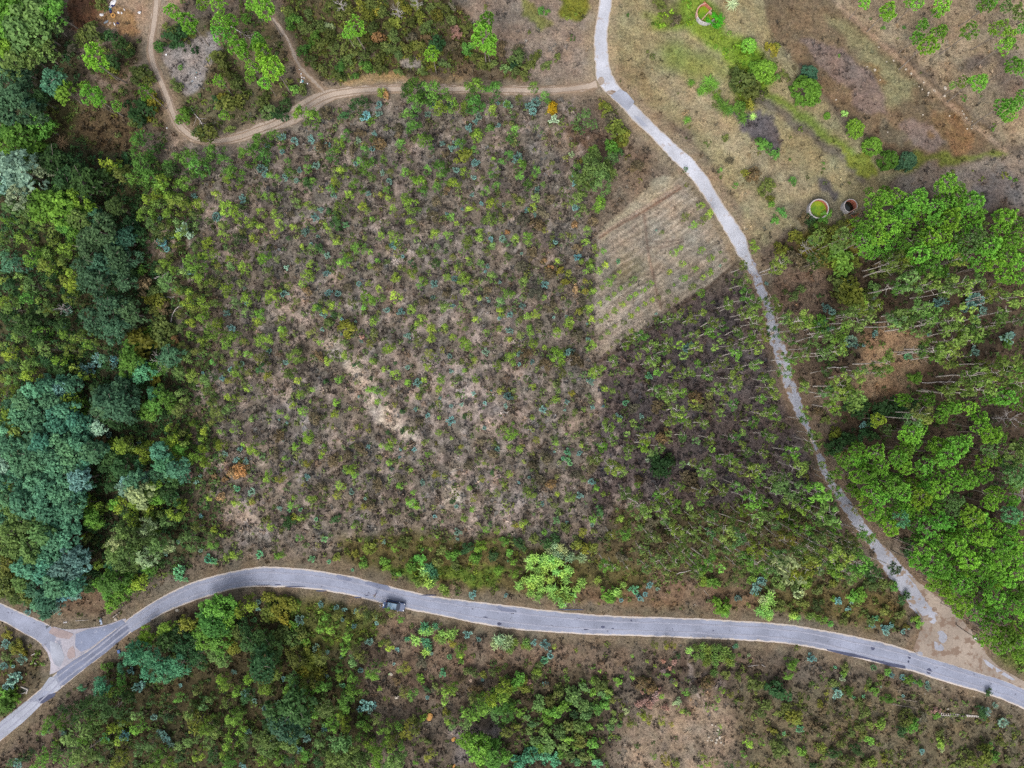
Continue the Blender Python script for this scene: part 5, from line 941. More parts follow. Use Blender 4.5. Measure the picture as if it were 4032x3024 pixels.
T(2, 3, 'Ee', '30 20 58,60 100 50,60 270 56 g,310 30 48,320 220 38,310 300 50 n,390 430 50,410 490 56,350 560 48 f,210 590 58 u,160 640 40,280 720 75,470 700 38,570 780 58 u,550 820 48,600 930 48 n,770 1090 38 m,140 880 95 f,220 930 75,420 930 100 n,480 970 60 n,70 900 60 f,450 1130 95,550 1130 75,300 1080 56 y,100 1110 56 u,20 1150 56 f,230 1260 56 u,150 1330 66 m,330 1250 56 n,490 1200 50 d,580 1250 56 n,830 1300 66 n,880 1340 45 y,440 1380 75 f,400 1470 95,280 1450 85 f,550 1500 105,640 1480 85,800 1560 105 n,870 1580 66,330 1590 115 m,170 1590 125 p,650 1610 95 f,900 1640 76 d,100 1480 75 f,40 1460 55 y,1100 1600 56 d,1060 1590 36 d,700 1350 56 o,740 1420 60 f,640 120 120,700 60 95,550 190 56 u,620 20 95,740 110 75,300 40 38,500 60 60 f,1640 50 95,1850 30 85,1320 260 95 o,1240 300 70 f,1580 60 70,30 460 40,150 790 50 f,60 820 60 f,520 1010 60 d,350 1010 56 n,180 1010 60 f,70 1230 50 f,380 1330 50 f,510 1310 50 f,200 1180 50 n,640 1370 40 d,60 1580 60 f,460 1590 70 f,560 1600 70 n,730 1640 60 n,240 1650 60 y,290 870 40 f')
T(2, 3, 'PP', '1240 430 105,1300 400 75,1190 470 75,1260 520 70,770 570 85,780 660 75,930 590 95,1180 570 85 n,640 650 75 n,1120 640 85,1170 710 80,970 720 85,850 760 95,760 800 70,1350 700 85,1420 760 80,1310 740 70,1540 620 105,1630 530 105,1460 530 85,1500 670 85,1700 490 75,1920 440 95,1840 360 85,1830 280 75,1980 460 75,1910 570 80 f,1850 680 80,1960 640 75,2120 600 105 f,2180 540 75 f,2060 680 85 f,1700 790 85,1740 850 75,1640 860 85,1580 790 75,1480 900 95,1360 880 85,1310 990 105 u,1160 940 85,1080 870 95 n,900 920 95,960 980 85,820 980 75,1080 1000 75 n,1230 1060 75,1420 1080 85,1590 1010 95 f,1590 1090 75 f,1940 950 95,1920 1030 75,2100 1010 70,2120 800 95 f,2190 850 75 f,2050 780 70 f,1200 1110 75,1130 1170 95 t,1060 1230 90,1260 1210 85,1370 1240 105,1480 1180 85,1550 1210 75,1760 1140 105 u,1700 1200 80 u,1830 1180 85,1960 1240 85,2100 1130 95 t,2190 1200 75,2080 1240 75,1850 1320 95,1700 1300 85,1620 1390 95,1500 1350 85,2040 1370 85,2180 1380 85,1950 1420 95,1340 1430 105,1420 1520 105,1290 1530 85,1510 1600 95,1560 1490 80,1720 1520 95,1850 1550 85,1990 1540 95,2120 1500 85,2190 1560 70,1640 1600 85,1800 1620 85,1980 1640 75,2130 1640 75,900 1110 85,850 1070 55,1000 1120 80,1150 130 66,1380 130 75 n,1200 130 50,1540 210 75,1600 200 66,1730 200 70,2050 110 95,2130 60 85,2000 130 75,2160 180 75,1890 130 70,940 310 66 y,1360 310 50 y,1020 390 46 f,1500 290 66 n,1110 810 60 n,1250 860 70 n,1150 1060 70,1330 1120 70,1480 1020 60,1700 1060 0,1790 760 60 f,1870 800 70 n,1970 850 0,1400 960 60,1240 950 60,1560 1290 75,1410 1330 75,1980 1330 70,2110 1310 70,1770 1420 75,1600 1300 70,1850 1470 70,2050 1450 70,2140 1420 60,1280 1320 50 n,1390 1610 80,1700 1610 70,1890 1630 70,2060 1580 70,1100 1110 60,980 1190 60,1040 930 50,720 900 60,760 940 50,690 700 50,1020 800 60,900 840 60,2190 700 60 f,2110 900 60 n,1440 620 50,1560 530 60,1400 540 50')
T(2, 3, 'Sd', '770 220 100,830 180 60,1050 190 120,1130 230 80,980 230 70,590 420 55 m,560 440 40 y,600 520 95,700 470 70,540 560 60,650 590 60 h,1250 170 60,900 330 60,800 430 60,900 450 60,500 300 50 o,420 240 50 h,1190 1440 50,1180 1350 40,1240 1380 30')
T(2, 3, 'Bb', '820 345 46,860 350 30,1230 400 26')
T(3, 0, 'Ww', '480 80 120,400 200 110,640 80 105,420 290 80,560 30 95,200 60 95 f,300 100 90,560 150 80 b,660 150 60 b,330 230 70,480 250 70 b')
T(3, 0, 'Dn', '50 100 110 o,230 150 75 o,60 480 0,1000 40 120 g,1050 150 85,970 240 75,1200 60 75 y,900 60 80,1100 90 70,940 150 70 g,780 80 70 d,130 160 80 o,280 200 60 o')
T(3, 0, 'Bb', '380 360 55 t,240 310 40,420 340 40 t,190 720 50,110 900 66,60 940 50,150 860 45,40 770 40,50 590 45,40 130 50,1560 10 45 t,1600 30 35 t,110 780 20,515 325 18')
T(3, 0, 'So', '60 500 50 m,180 600 60 m,140 640 50 m,60 700 50 o,220 670 35 m,80 1100 100 g,40 1030 70 n,120 1050 60 n,40 1170 60,150 850 0,110 600 40 o,370 760 20 g,900 790 40 g,960 770 40 g,1160 560 0,660 800 0,740 950 0')
T(3, 0, 'Dd', '1900 270 130 n,1830 400 130 g,1750 480 90 g,1900 560 110 y,2000 600 75 m,1450 450 75 y,1260 510 70 u,1620 420 85 m,2180 580 95,1450 560 95,1600 600 95,1700 700 90,1820 300 90 n,1960 360 90 n,1900 440 90 g,1780 560 90 g,1850 660 80 f,1930 720 70 f,2060 480 70 o,2100 420 60,1540 500 80,1680 560 70,2150 480 70,1280 560 45 u,1400 500 50 y,1950 240 80 n,1990 300 70 z')
T(3, 0, 'Ft', '1170 670 105,1330 690 105,1300 800 85,1450 780 105,1420 850 75,1560 760 90,1600 670 55,1060 790 48,1050 890 55 g,890 950 85,870 900 50 t,710 960 38,1180 590 66,1240 640 70,1390 740 70,1500 840 60,1110 700 60,1350 880 45')
T(3, 0, 'Yy', '2100 280 75,2160 240 60,1900 900 58 u,1950 960 58,2160 890 66 u,1640 1180 55 o,1000 1130 110 d,900 1050 95 d,750 1150 95 d,1000 1310 75,680 1330 105 f,550 1250 85 n,400 1310 75 n,390 1350 28 t,480 1250 60 g,1700 1260 85 m,1770 1320 85,1630 1200 60 f,1980 1500 85 u,1940 1540 55 y,2010 1440 85,2000 1240 75,2050 1200 60,780 1500 110 f,640 1560 95 f,640 1600 45 u,1300 1620 75,1480 1630 55,1720 1550 55,400 1600 95 n,1050 1540 75 m,1200 1500 60 f,1900 1330 60 f,2160 1430 55 f,820 1060 60 d,940 980 60,1120 1050 60 d,1040 990 55 g,860 1220 60 f,620 1420 60 f,720 1420 55 n,500 1520 55 f,930 1400 60 n,1180 1320 60 n,1300 1450 60 f,1400 1540 60 n,1560 1460 55 f,1650 1400 60 f,1820 1420 60 f,1840 1560 60 d,1980 1620 60 n,2120 1540 60 f,2080 1330 50 n,1460 1210 55 d,1180 1200 50 f,1080 1250 50 f,1300 1080 40 d,1540 1060 45 n,1700 1000 40 o,1820 1060 45 f,2050 1000 50 n,2120 1050 60 d,1960 1100 60 f,1760 1120 50 f,1040 1420 50,560 1400 40 f,240 1560 50 d,330 1620 50 n,120 1600 50 d,880 1560 60 f,1560 1560 50 d,1000 1600 60 m,760 1280 50 n,660 1240 50 d,560 1150 60 d')
T(3, 0, 'Bb', '1450 1400 55,1400 1350 40,1330 1210 38,1200 950 55,1240 920 40,1130 820 38,910 1400 48 t,1080 1380 55,550 1350 38,150 1620 38,2150 1340 40,2100 1640 38,2200 380 40 t,2020 830 28,2120 1010 34,1560 940 28,2200 1080 34,1480 1450 34')
T(3, 1, 'Sm', '200 260 95,100 300 75,250 370 66,90 180 60,320 240 55,480 750 85,420 800 75,540 830 75,200 500 90 o,300 540 75 f,550 640 40,300 660 60 o,240 200 55,160 340 60,330 420 55 n,400 500 60 o,450 640 60,520 700 50,350 600 50 o,430 560 50 n,360 800 50 o,480 880 50 o')
T(3, 1, 'Dd', '60 750 140,120 600 95,350 730 75 o,350 1100 160,200 1200 140,250 1300 140 z,100 1400 100 f,600 1140 95 o,60 520 80,160 680 70,420 1180 90,300 1180 90 z,130 1290 80,360 1280 90 z,40 640 70,180 850 60 f,320 880 60 f,460 1000 60 n,100 1480 80 f,300 1440 80 f')
T(3, 1, 'Yy', '60 970 66,60 860 66 o,430 930 75 o,330 980 95 n,500 900 66 o,560 720 60 o,840 740 55 f,1020 810 75 g,1030 860 48,830 880 50 n,720 880 38,600 950 55 g,840 1000 75 g,780 1060 75 g,760 1120 66 g,1070 970 24 u,520 1190 50 u,490 1120 50 u,660 1280 75 n,780 1310 55,730 1200 50,1160 1310 55,1300 1360 75 m,1490 1540 55 m,1380 1600 38 n,1800 1180 48,1690 980 58,1720 960 40 u,1630 1080 38,1640 1000 48,2150 960 75,1970 1110 95 g,1900 1190 85 g,2030 1070 75,2120 1130 85 g,2180 1220 75 g,1810 1260 66 f,1700 1280 50 f,1660 1250 48,2140 1050 75,1870 1050 55 o,1760 650 55 u,1770 680 35 u,1700 580 45 m,1150 620 45,1130 570 40 o,1280 1000 55 o,1350 1020 55 g,1300 790 45 m,1090 385 50 o,1030 345 45 o,960 330 45 o,790 530 48 u,760 1250 40,480 1060 60 o,1250 380 35 n,1080 590 28,1240 810 35,1290 830 35 m,890 680 55 o,920 720 45 o,760 640 50 n,860 650 40 o,640 460 50 n,560 450 50 n,700 340 50 o,600 350 40 n,900 320 50 o,960 380 45 o,1180 330 40 o,1140 280 35 n,720 800 40 n,540 960 50 n,900 1260 50 n,960 1300 55 n,1040 1240 45 o,1080 1330 50 g,1240 1300 50 n,1380 1330 55 o,1200 1420 60 o,1260 1460 50 n,1140 1400 55 n,1160 1490 50,960 1440 50,900 1380 50 n,560 1420 60 f,600 1500 60 d,420 1550 60 n,300 1560 60 d,200 1560 60 n,60 1560 60,540 1590 60 d,120 1640 50 o,380 1640 50 n,640 1630 50 f')
T(3, 1, 'Fl', '740 1430 110 f,830 1480 75 f,700 1550 105 f,900 1600 95 f,1040 1490 75 n,1200 1590 105 f,1050 1590 60 n,930 1550 60 f,790 1390 60 f,720 1490 60 f,820 1620 70 f,1260 1540 50 f,1140 1640 60 f')
T(3, 1, 'Dg', '1850 1420 100 n,1930 1500 120 n,2030 1540 105 g,2070 1440 60 g,1960 1600 70 g,2060 1620 75 n,2160 1350 50 o,1870 1490 60 g,2000 1460 60 g,2150 1560 60 n,1950 1400 50 n')
T(3, 1, 'So', '1930 1040 50,2000 1160 60 f,2200 1130 60 g,2060 1200 60 f,1640 1180 40 m,1440 1230 40 n,1360 1250 50 o,1480 1420 40,1560 1600 0,1480 970 40 d,1530 970 30 h,1420 880 45 n,1550 950 40 o,1960 840 40 m,1880 830 50 o,1820 820 45 o,2050 830 40 o,1440 740 60 h,1780 900 40 h,1900 960 55 h,1220 900 40 h,1150 850 12 p')
T(3, 1, 'Bb', '30 225 34,20 280 28,555 245 33,385 385 48,690 270 33,765 285 24,860 300 33,750 380 24,855 430 33,1045 410 24,975 560 38,515 620 42,620 650 28,735 705 18,500 700 15,905 815 33,980 880 13,615 860 28,1220 625 28,1190 760 18,1670 690 33 t,1620 840 38 t,1480 1045 24,1955 895 18,1830 510 52,1925 540 33,295 1020 55,200 1110 42,950 1110 55,900 1150 44,980 1140 40,1020 1120 28,440 1400 46,460 1320 15,70 1150 42,130 1410 24,370 1490 42,600 1320 38,1780 740 40 n,1520 670 22,1880 160 44,2160 170 22,1030 350 24,760 940 30 t,240 880 34')
T(3, 1, 'Re', '1460 440 38 t,1490 480 34 l,1440 480 30 l,1380 560 41 l,1470 580 38 t,1490 620 34 t,1470 660 34 l,1690 520 47 l,1600 500 30 l,1610 560 30 l,1440 30 41,1480 60 38 l,1530 30 34,1400 70 30,1520 80 34,1610 110 34,1640 140 34,1480 0 34,2100 560 47 p,2060 590 38 p,2150 590 38 p,2190 560 38 p,2200 640 30,1310 550 21 t,1560 530 26,1550 440 26 t')
T(3, 2, 'Re', '440 180 40,500 200 36,400 150 36,360 190 32,740 40 29,960 80 24 l,900 140 36 l,930 160 28,1540 650 29 l,1590 620 30,1650 620 30,1700 650 36,1750 620 32,1800 630 34,1850 650 36,1900 690 30,1640 690 32,1690 720 34,1750 700 32,1810 710 34,1870 740 30,1680 760 28,1760 760 29,1900 760 28,1750 840 28,1590 700 24,1940 610 18 t,1970 690 14,2050 690 14 p,2170 200 34 p,2190 260 34 l,2150 310 36 l,2190 340 29 l,20 580 29,120 580 32,140 620 24,100 610 24')
T(3, 2, 'So', '1800 270 85 n,1770 220 45 n,1840 310 55 n,1660 30 55 y,1740 60 60 g,2070 20 45 y,820 160 70 n,860 190 45 n,880 120 40 n,220 820 48 y,240 760 40 o,200 870 40 o,920 900 45 g,100 950 70 m,50 900 70 n,130 1060 60 h,300 950 40 h,1430 690 28 d,1850 840 48 o,2060 900 50 o,2110 950 70 o,2180 1100 60 o,2140 1180 50 o,1950 870 40 o,1690 900 30 m,1600 850 30 h,1550 720 30 h,1690 930 60 h,1560 970 40 h,1180 830 30 h,1450 820 28 h,1380 900 30 h,1200 960 60 h,1120 930 60 h,1340 850 30 n')
T(3, 2, 'Sk', '1310 740 24,1400 740 32,1310 820 28,1360 800 22,1130 1080 55,1180 1100 48,1240 1020 40,1280 1000 30,1330 1130 36,1125 1000 22,1220 1070 40,1440 1080 36 p,140 920 40,1090 1100 30,1410 1090 30 p,900 1040 30 h,990 1160 34 p')
T(3, 2, 'Yy', '1290 1040 28 u,1400 830 18 u,1410 930 28,1170 1230 55 m,1130 1210 40,1290 1260 38 m,1060 1270 28 o,1380 1280 28 m,1040 870 28,1020 1280 40 m,1820 990 28 u,1890 1030 38 m,1780 1070 28,1230 1560 28,1330 1590 48 m,1420 1620 38,1690 1610 38,2040 1440 48 u,1880 1640 38 d,2050 1640 38,1500 1000 38 n,1240 600 38 o,1330 600 38 m,1400 600 30 m,1040 690 18 u,555 640 22,365 615 24 y,1240 780 18,1170 740 18,980 800 18,760 820 18,1760 1140 24 g,1690 1160 20,1800 1300 20,1460 1160 30,1480 1000 0,1760 1600 30 o,1640 1560 30 m,1950 1620 30 o,2160 1440 30 n,2000 1540 30 n,1540 1060 20 r,1630 1640 26')
T(3, 2, 'Sf', '760 930 68 o,770 930 40 f,700 900 43 n,710 870 25 o,830 990 50 e,850 990 29 f,780 1010 43 f,750 990 25 e,620 960 50 f,610 930 29 n,560 1010 50 f,550 990 29 e,400 1000 58 o,410 990 34 f,520 1050 76 f,530 1050 44 f,620 1120 58 f,610 1110 34 f,330 1070 58 o,330 1050 34 f,230 1110 65 f,250 1110 38 o,450 1110 68 n,450 1110 40 o,360 1180 61 n,330 1170 36 o,640 1190 58 f,650 1170 34 f,310 1230 58 n,290 1230 34 n,580 1290 68 f,590 1290 40 e,480 1280 68 o,450 1290 40 f,400 1330 68 f,410 1350 40 f,800 1110 54 n,790 1110 32 o,860 1070 40 o,850 1050 23 f,870 1240 40 f,870 1230 23 n,850 1310 40 f,830 1290 23 n,280 1340 54 e,290 1350 32 f,200 1430 54 f,190 1410 32 e,320 1450 76 f,310 1470 44 n,430 1470 54 f,410 1470 32 f,600 1420 68 o,570 1410 40 f,700 1440 54 n,710 1410 32 n,250 1480 54 n,230 1470 32 f,350 1590 68 t,370 1590 40 n,150 1560 76 t,150 1530 44 f,60 1610 61 t,30 1590 36 f,500 1560 54 o,490 1530 32 f,620 1560 54 o,610 1530 32 f,740 1610 50 t,730 1590 29 f,180 1280 43 f,150 1290 25 f,130 1210 36 f,110 1230 21 f,700 1010 36 n,710 990 21 e,820 1040 43 g,830 1050 25 o,740 1150 50 g,730 1170 29 e,150 1330 43 f,150 1350 25 f,560 1460 50 n,550 1470 29 o,480 1400 50 n,450 1410 29 f,260 1560 43 t,250 1530 25 f,420 1540 50 n,390 1530 29 f,690 1540 43 n,690 1530 25 f,60 1180 43 n,30 1170 25 o,40 1290 43 m,50 1290 25 e,20 960 43 n,10 930 25 n,930 1290 32 f,930 1290 19 e,880 1180 29 f,890 1170 17 o,560 1600 43 t,550 1590 25 o,760 1300 32 f,770 1290 19 n,660 1300 40 n,630 1290 23 n,530 1180 50 d,550 1170 29 o,300 1160 43 n,270 1170 25 n')
T(3, 2, 'Bb', '195 575 34,290 595 42,275 730 42 t,330 690 38,1060 130 52 t,1100 190 36,1150 150 32,1185 80 38,1250 110 24,940 210 24,2100 100 52,2150 40 42,2180 60 32,1940 190 38,290 930 28,1920 615 18,1030 100 34 t,1080 170 30')
T(3, 3, 'Bb', '605 215 34,700 280 26,670 285 22,905 430 42,925 370 35 t,890 400 28,1065 425 34,1020 480 46,1000 450 36,1050 440 30,1160 480 34,1205 445 24,370 715 48,635 885 34 s,605 1000 52,580 970 30,580 790 18 t,915 790 34 t,1070 860 28,1160 875 28,1270 915 24,1375 925 20,1385 965 28,1165 1035 18,820 1040 24 t,280 1320 46 t,1970 1120 34,1870 1160 44,2025 1250 48,720 225 22,250 150 70 p,290 140 50 p,1320 1500 38,1200 160 40 d,140 1360 24 t,740 1050 26 t,330 1650 0,980 960 12')
T(3, 3, 'Fp', '195 770 50 g,170 860 40 g,230 740 35 g')
T(3, 3, 'Re', '20 180 38 l,40 230 30 l,30 330 30 l,10 370 22 l,220 350 30 l,260 370 26 l,240 330 22,360 350 30,400 340 26,440 370 26 n,30 150 30 p,500 370 20 n,770 200 27 g')
T(3, 3, 'So', '1290 410 45 n,1270 360 40 n,800 160 60 n,740 180 55 n,560 60 50 m,330 60 55 y,100 60 60 f,220 90 60 f,440 120 50 o,900 80 60 o,1000 60 60 o,1080 90 50 n,660 380 40 o,1000 300 50 o,1130 330 50 o,880 380 50 o,1150 200 50 d,1190 430 30 m,420 240 60 o,280 230 60 o,120 260 60 o,540 420 28 n,660 790 48 o,650 840 38 n,560 920 48 o,690 990 48 n,920 980 48 n,1030 1060 56 n,870 900 28 o,1220 900 48 n,1030 820 38 n,80 1000 100 d,60 930 60 d,200 1200 75 m,250 1240 50 m,150 1130 60 o,450 1110 38 m,820 1180 55 o,800 1300 48 o,880 1290 40 m,960 1280 55 y,820 1360 50 o,1180 1230 75 o,1240 1290 66 n,1210 1260 45 y,1480 1440 48 y,1450 1200 38 n,1850 1550 100 m,1940 1560 56 g,1900 1470 45 n,450 1480 56 m,290 1520 48 u,700 1600 60 o,880 1600 55 y,830 1610 50 o,380 1640 40 d,630 1440 50 o,560 1530 60 d,100 1500 75 o,60 1430 60 o,40 1330 45 m,880 1420 50 n,1000 1580 40 m,760 1500 60 d,780 1100 50 o,860 1080 40 h,1340 1210 40 h,480 1150 50 h,620 1250 50 h,420 1300 60 h,1440 1160 30 k,1480 1170 24 k,1900 1000 40 d,1830 1170 60 d,2020 1220 35 h,500 1340 50 h,720 1350 40 o,1140 1330 50 d,1480 1340 40 o,1750 1540 50 o,1700 1600 50 o,1500 1490 30 p,2060 1580 40 o,2000 1440 30 o,1300 920 40 n,960 870 36 o,570 200 30 n')
T(3, 3, 'PP', '1660 60 95,1540 130 75 u,1490 60 75 u,1730 130 75,1880 40 75,1950 180 95,1850 240 75,1690 240 75 u,1780 310 85 u,1640 310 55 u,2000 330 95,2140 130 75,2120 260 85,2190 320 70,1920 490 95 u,1850 540 75 u,2040 520 105 u,2130 560 70,2000 600 85 u,2160 680 55 u,2190 420 60,2060 430 75 u,2190 60 70,2060 40 75,1570 200 60 u,1620 250 45 u,1900 330 70,1860 400 55,2190 210 60,1760 40 70,1970 60 60,2060 180 70,1430 20 55 u,1560 20 70,1400 90 45 u,2170 500 60 u')
# ------------------------------------------------------------------ plant every tree and shrub
LEAF_K = 1.75
PLANTS = [p for p in PLANTS if p[4] > 4.0]
def tint_of(t, g):
    c = alb(TINT[t], LEAF_K); j = 1 + 0.2 * g.normal(); h = 0.09 * g.normal()
    return np.clip(c * j * np.array([1 + h, 1, 1 - h]), 0.004, 0.6)
by_kind = {}
for p in PLANTS: by_kind.setdefault(p[0], []).append(p)
REST = []
LIMIT = 298
for code, lst in by_kind.items():
    inside = lambda p: -20 < p[2] < CW + 20 and -20 < p[3] < CH + 20
    lst = [p for p in lst if inside(p)]
    lst.sort(key=lambda p: -p[4]); REST += lst[LIMIT:]; by_kind[code] = lst[:LIMIT]
SIZEW = lambda q: 'large' if q > 0.75 else ('small' if q < 0.3 else 'mid-sized')

def plant_size(code, x, y, rp, g):
    name, cat, noun, shape, ratio, hmin, hmax, share, group, parts = KIND[code]
    r = rp * S * 0.95; h = min(hmax, max(hmin, r * ratio * (0.92 + 0.16 * g.random()))); hc = h * share
    r = rp * S * (H - hc) / H
    X, Y = gp(x, y, hc); z = float(samp(relief, CW / 2 + X / S, CH / 2 - Y / S))
    return r, h, hc, X, Y, z

for code, lst in by_kind.items():
    name, cat, noun, shape, ratio, hmin, hmax, share, group, parts = KIND[code]
    n = len(lst); cnt = 0
    for i, (_, tn, x, y, rp) in enumerate(lst):
        g = np.random.default_rng(int(x * 7 + y * 13) % 99991)
        r, h, hc, X, Y, z = plant_size(code, x, y, rp, g)
        label = place_label(f'{SIZEW(1 - i / n)} {ADJ[tn]} {noun}', x, y)
        r *= (0.82 + 0.36 * g.random()) if code in 'YB' else 1.0
        rz = g.random() * 6.283; col = (*np.clip(tint_of(tn, g) * {'P': 1.08, 'W': 1.08, 'Y': 0.82, 'E': 0.88, 'B': 0.95}.get(code, 1.0), 0, 0.7), 1)
        cr_ = r * (0.97 if shape == 'pine' else 1.06)
        if parts:
            t = tag(empty(name, (X, Y, z), rz), label, cat, group)
            tk = link('trunk', TRUNK[shape][i % 3], t, scale=(h, h, h))
            zs = {'pine': 0.95, 'tall': 1.35}.get(shape, 1.0)
            zc = min(h - cr_ * 0.55 * zs, hc) if shape != 'orchard' else max(cr_ * 0.75, 0.3)
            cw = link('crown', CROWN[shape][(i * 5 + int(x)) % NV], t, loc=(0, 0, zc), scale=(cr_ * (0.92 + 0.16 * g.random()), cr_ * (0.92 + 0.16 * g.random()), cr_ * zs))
            cw.color = col
        else:
            ms = SMALL[shape]
            o = link(name, ms[(i * 3 + int(y)) % len(ms)], loc=(X, Y, z - 0.03), rot=(0.06 * g.normal(), 0.06 * g.normal(), rz), scale=(r * 1.12, r * 1.12, (h / 3.4 if shape == 'young' else r * (1.0 if shape != 'reed' else 1.1))))
            o.color = col; tag(o, label, cat, group)

def mesh_arrays(me):
    n = len(me.vertices); co = np.zeros(n * 3, np.float32); me.vertices.foreach_get('co', co)
    F = np.zeros(len(me.polygons) * 3, np.int32); me.polygons.foreach_get('vertices', F)
    T_ = np.zeros(n, np.float32); me.attributes['tone'].data.foreach_get('value', T_)
    return co.reshape(-1, 3).astype(float), F.reshape(-1, 3), T_

def stuff_mesh(name, parts):
    """parts: (V, F, tone, colour per vertex); ONE object of kind stuff"""
    o = 0; Vs, Fs = [], []
    for V, F, *_ in parts:
        Vs.append(V); Fs.append(F + o); o += len(V)
    me = new_mesh(name, np.concatenate(Vs), np.concatenate(Fs), 3, [M_STUFF], cols=np.concatenate([p[3] for p in parts]), tone=np.concatenate([p[2] for p in parts]))
    return tag(link(name, me), kind='stuff')

rest_names = {'Y': 'eucalyptus_regrowth', 'B': 'gum_seedlings', 'S': 'low_shrubbery', 'P': 'pine_thicket', 'E': 'eucalyptus_thicket', 'W': 'wattle_thicket', 'D': 'broadleaf_thicket'}
groups_ = {}
for p in REST: groups_.setdefault(p[0], []).append(p)
for code, lst in groups_.items():
    shape = KIND[code][3]; parts = []
    for _, tn, x, y, rp in lst:
        g = np.random.default_rng(int(x * 7 + y * 13) % 99991)
        r, h, hc, X, Y, z = plant_size(code, x, y, rp, g)
        me = (SMALL if not KIND[code][9] else CROWN)[shape]; V, F, T_ = mesh_arrays(me[int(x) % len(me)])
        a = g.random() * 6.283; R = np.array([[math.cos(a), math.sin(a), 0], [-math.sin(a), math.cos(a), 0], [0, 0, 1]])
        V = (V @ R) * [r * 1.04, r * 1.04, h / 3.4 if shape == 'young' else r] + [X, Y, z + (0 if not KIND[code][9] else hc)]
        parts.append((V, F, T_, np.tile(tint_of(tn, g) * 0.85, (len(V), 1))))
    stuff_mesh(rest_names[code], parts)

# ------------------------------------------------------------------ ground cover that nobody could count
def scatter(n, dens, seed, dmax):
    g = np.random.default_rng(seed)
    px = g.uniform(-220, CW + 220, n); py = g.uniform(-210, CH + 210, n)
    k = g.random(n) * dmax < samp(dens, px, py) * (0.35 + 1.3 * N3.fbm(px / 28, py / 28))
    return px[k], py[k], g

def cover(name, n, dens, seed, dmax, make, chunk=None):
    px, py, g = scatter(n, dens, seed, dmax)
    X, Y = gp(px, py); z = samp(relief, px, py)
    V, F, T_, C = make(X, Y, z, px, py, g)
    me = new_mesh(name, V, F, 3, [M_STUFF], cols=C, tone=np.clip(T_, 0, 1))
    return tag(link(name, me), kind='stuff')

def heath_make(X, Y, z, px, py, g):
    n = len(X); k = 7
    r = (0.22 + 0.5 * g.random(n) ** 2)[:, None, None]
    a = g.random((n, k)) * 6.283; t = g.random((n, k))
    d = np.stack([np.cos(a), np.sin(a), 0 * a], -1); s_ = np.stack([-np.sin(a), np.cos(a), 0 * a], -1)
    P = np.stack([X, Y, z - 0.03], -1)[:, None]
    tip = P + r * (d * (0.5 + 0.6 * t[..., None]) + np.array([0, 0, 0.9]) * (1.0 - 0.6 * t[..., None]))
    w = 0.32
    V = np.stack([P + d * r * 0.08 - s_ * r * w * 0.7, tip - s_ * r * w * 0.45 , tip + d * r * 0.25 + s_ * r * w * 0.2 - [0, 0, 0.05], P + d * r * 0.1 + s_ * r * w], 2)
    V = V.reshape(-1, 3); i = np.arange(n * k)[:, None] * 4
    F = np.concatenate([i + [0, 1, 2], i + [0, 2, 3]], 1).reshape(-1, 3)
    base = samp(ALB, px, py); q = g.random(n)
    bri = np.where(q < 0.42, 0.45 + 0.3 * g.random(n), np.where(q < 0.8, 0.85 + 0.35 * g.random(n), 1.3 + 0.6 * g.random(n)))
    hue = g.normal(size=n) * 0.06
    c = base * bri[:, None] * np.stack([1 + hue, np.ones(n), 1 - hue + (q < 0.5) * 0.04], -1)
    return V, F, np.repeat(0.25 + 0.4 * g.random(n * k), 4), np.repeat(c, 4 * k, 0)

def grass_make(X, Y, z, px, py, g):
    n = len(X); k = 3
    L = (0.16 + 0.26 * g.random(n))[:, None, None]
    flow = (N1.fbm(px / 90, py / 90) * 9)[:, None] + g.normal(size=(n, k)) * 0.8
    d = np.stack([np.cos(flow), np.sin(flow), 0 * flow], -1); s_ = np.stack([-np.sin(flow), np.cos(flow), 0 * flow], -1)
    P = np.stack([X, Y, z - 0.02], -1)[:, None] + g.normal(size=(n, k, 3)) * [0.1, 0.1, 0]
    V = np.stack([P - s_ * 0.05, P + s_ * 0.05, P + d * L * 1.1 + np.array([0, 0, 1]) * L * 0.75], 2).reshape(-1, 3)
    F = np.arange(n * k * 3).reshape(-1, 3)
    base = samp(ALB, px, py); bri = 0.7 + 0.75 * g.random(n); hue = g.normal(size=n) * 0.05
    c = base * bri[:, None] * np.stack([1 + hue, np.ones(n), 1 - hue], -1)
    return V, F, np.repeat(0.3 + 0.4 * g.random(n * k), 3), np.repeat(c, 3 * k, 0)

def green_make(X, Y, z, px, py, g):
    n = len(X); k = 13
    r = 0.35 + 0.6 * g.random(n) ** 1.5
    P = np.stack([X, Y, z], -1)
    q = unit(g.normal(size=(n, k, 3)) + [0, 0, 0.5]); q[..., 2] = np.abs(q[..., 2])
    C = P[:, None] + q * (r[:, None, None] * (0.5 + 0.5 * g.random((n, k, 1)))) * [1, 1, 0.8]
    N_ = q + [0, 0, 0.7] + g.normal(size=(n, k, 3)) * 0.4
    rr = np.repeat(r, k)
    V, F, T_ = leaves(C.reshape(-1, 3), N_.reshape(-1, 3), rr * 0.36, rr * 0.2, np.repeat(g.random(n), k) * 0.4 + 0.45 * g.random(n * k), g, 0.3)
    base = samp(green_c, px, py) / GAIN * 1.6; bri = 0.55 + 0.75 * g.random(n); hue = g.normal(size=n) * 0.1; br = g.random(n) < 0.18
    c = base * bri[:, None] * np.stack([1 + hue, np.ones(n), 1 - hue], -1)
    c[br] = samp(ALB, px, py)[br] * np.array([1.05, 0.92, 0.8]) * (0.7 + 0.5 * g.random(br.sum()))[:, None]
    return V, F, T_, np.repeat(c, k * 4, 0)

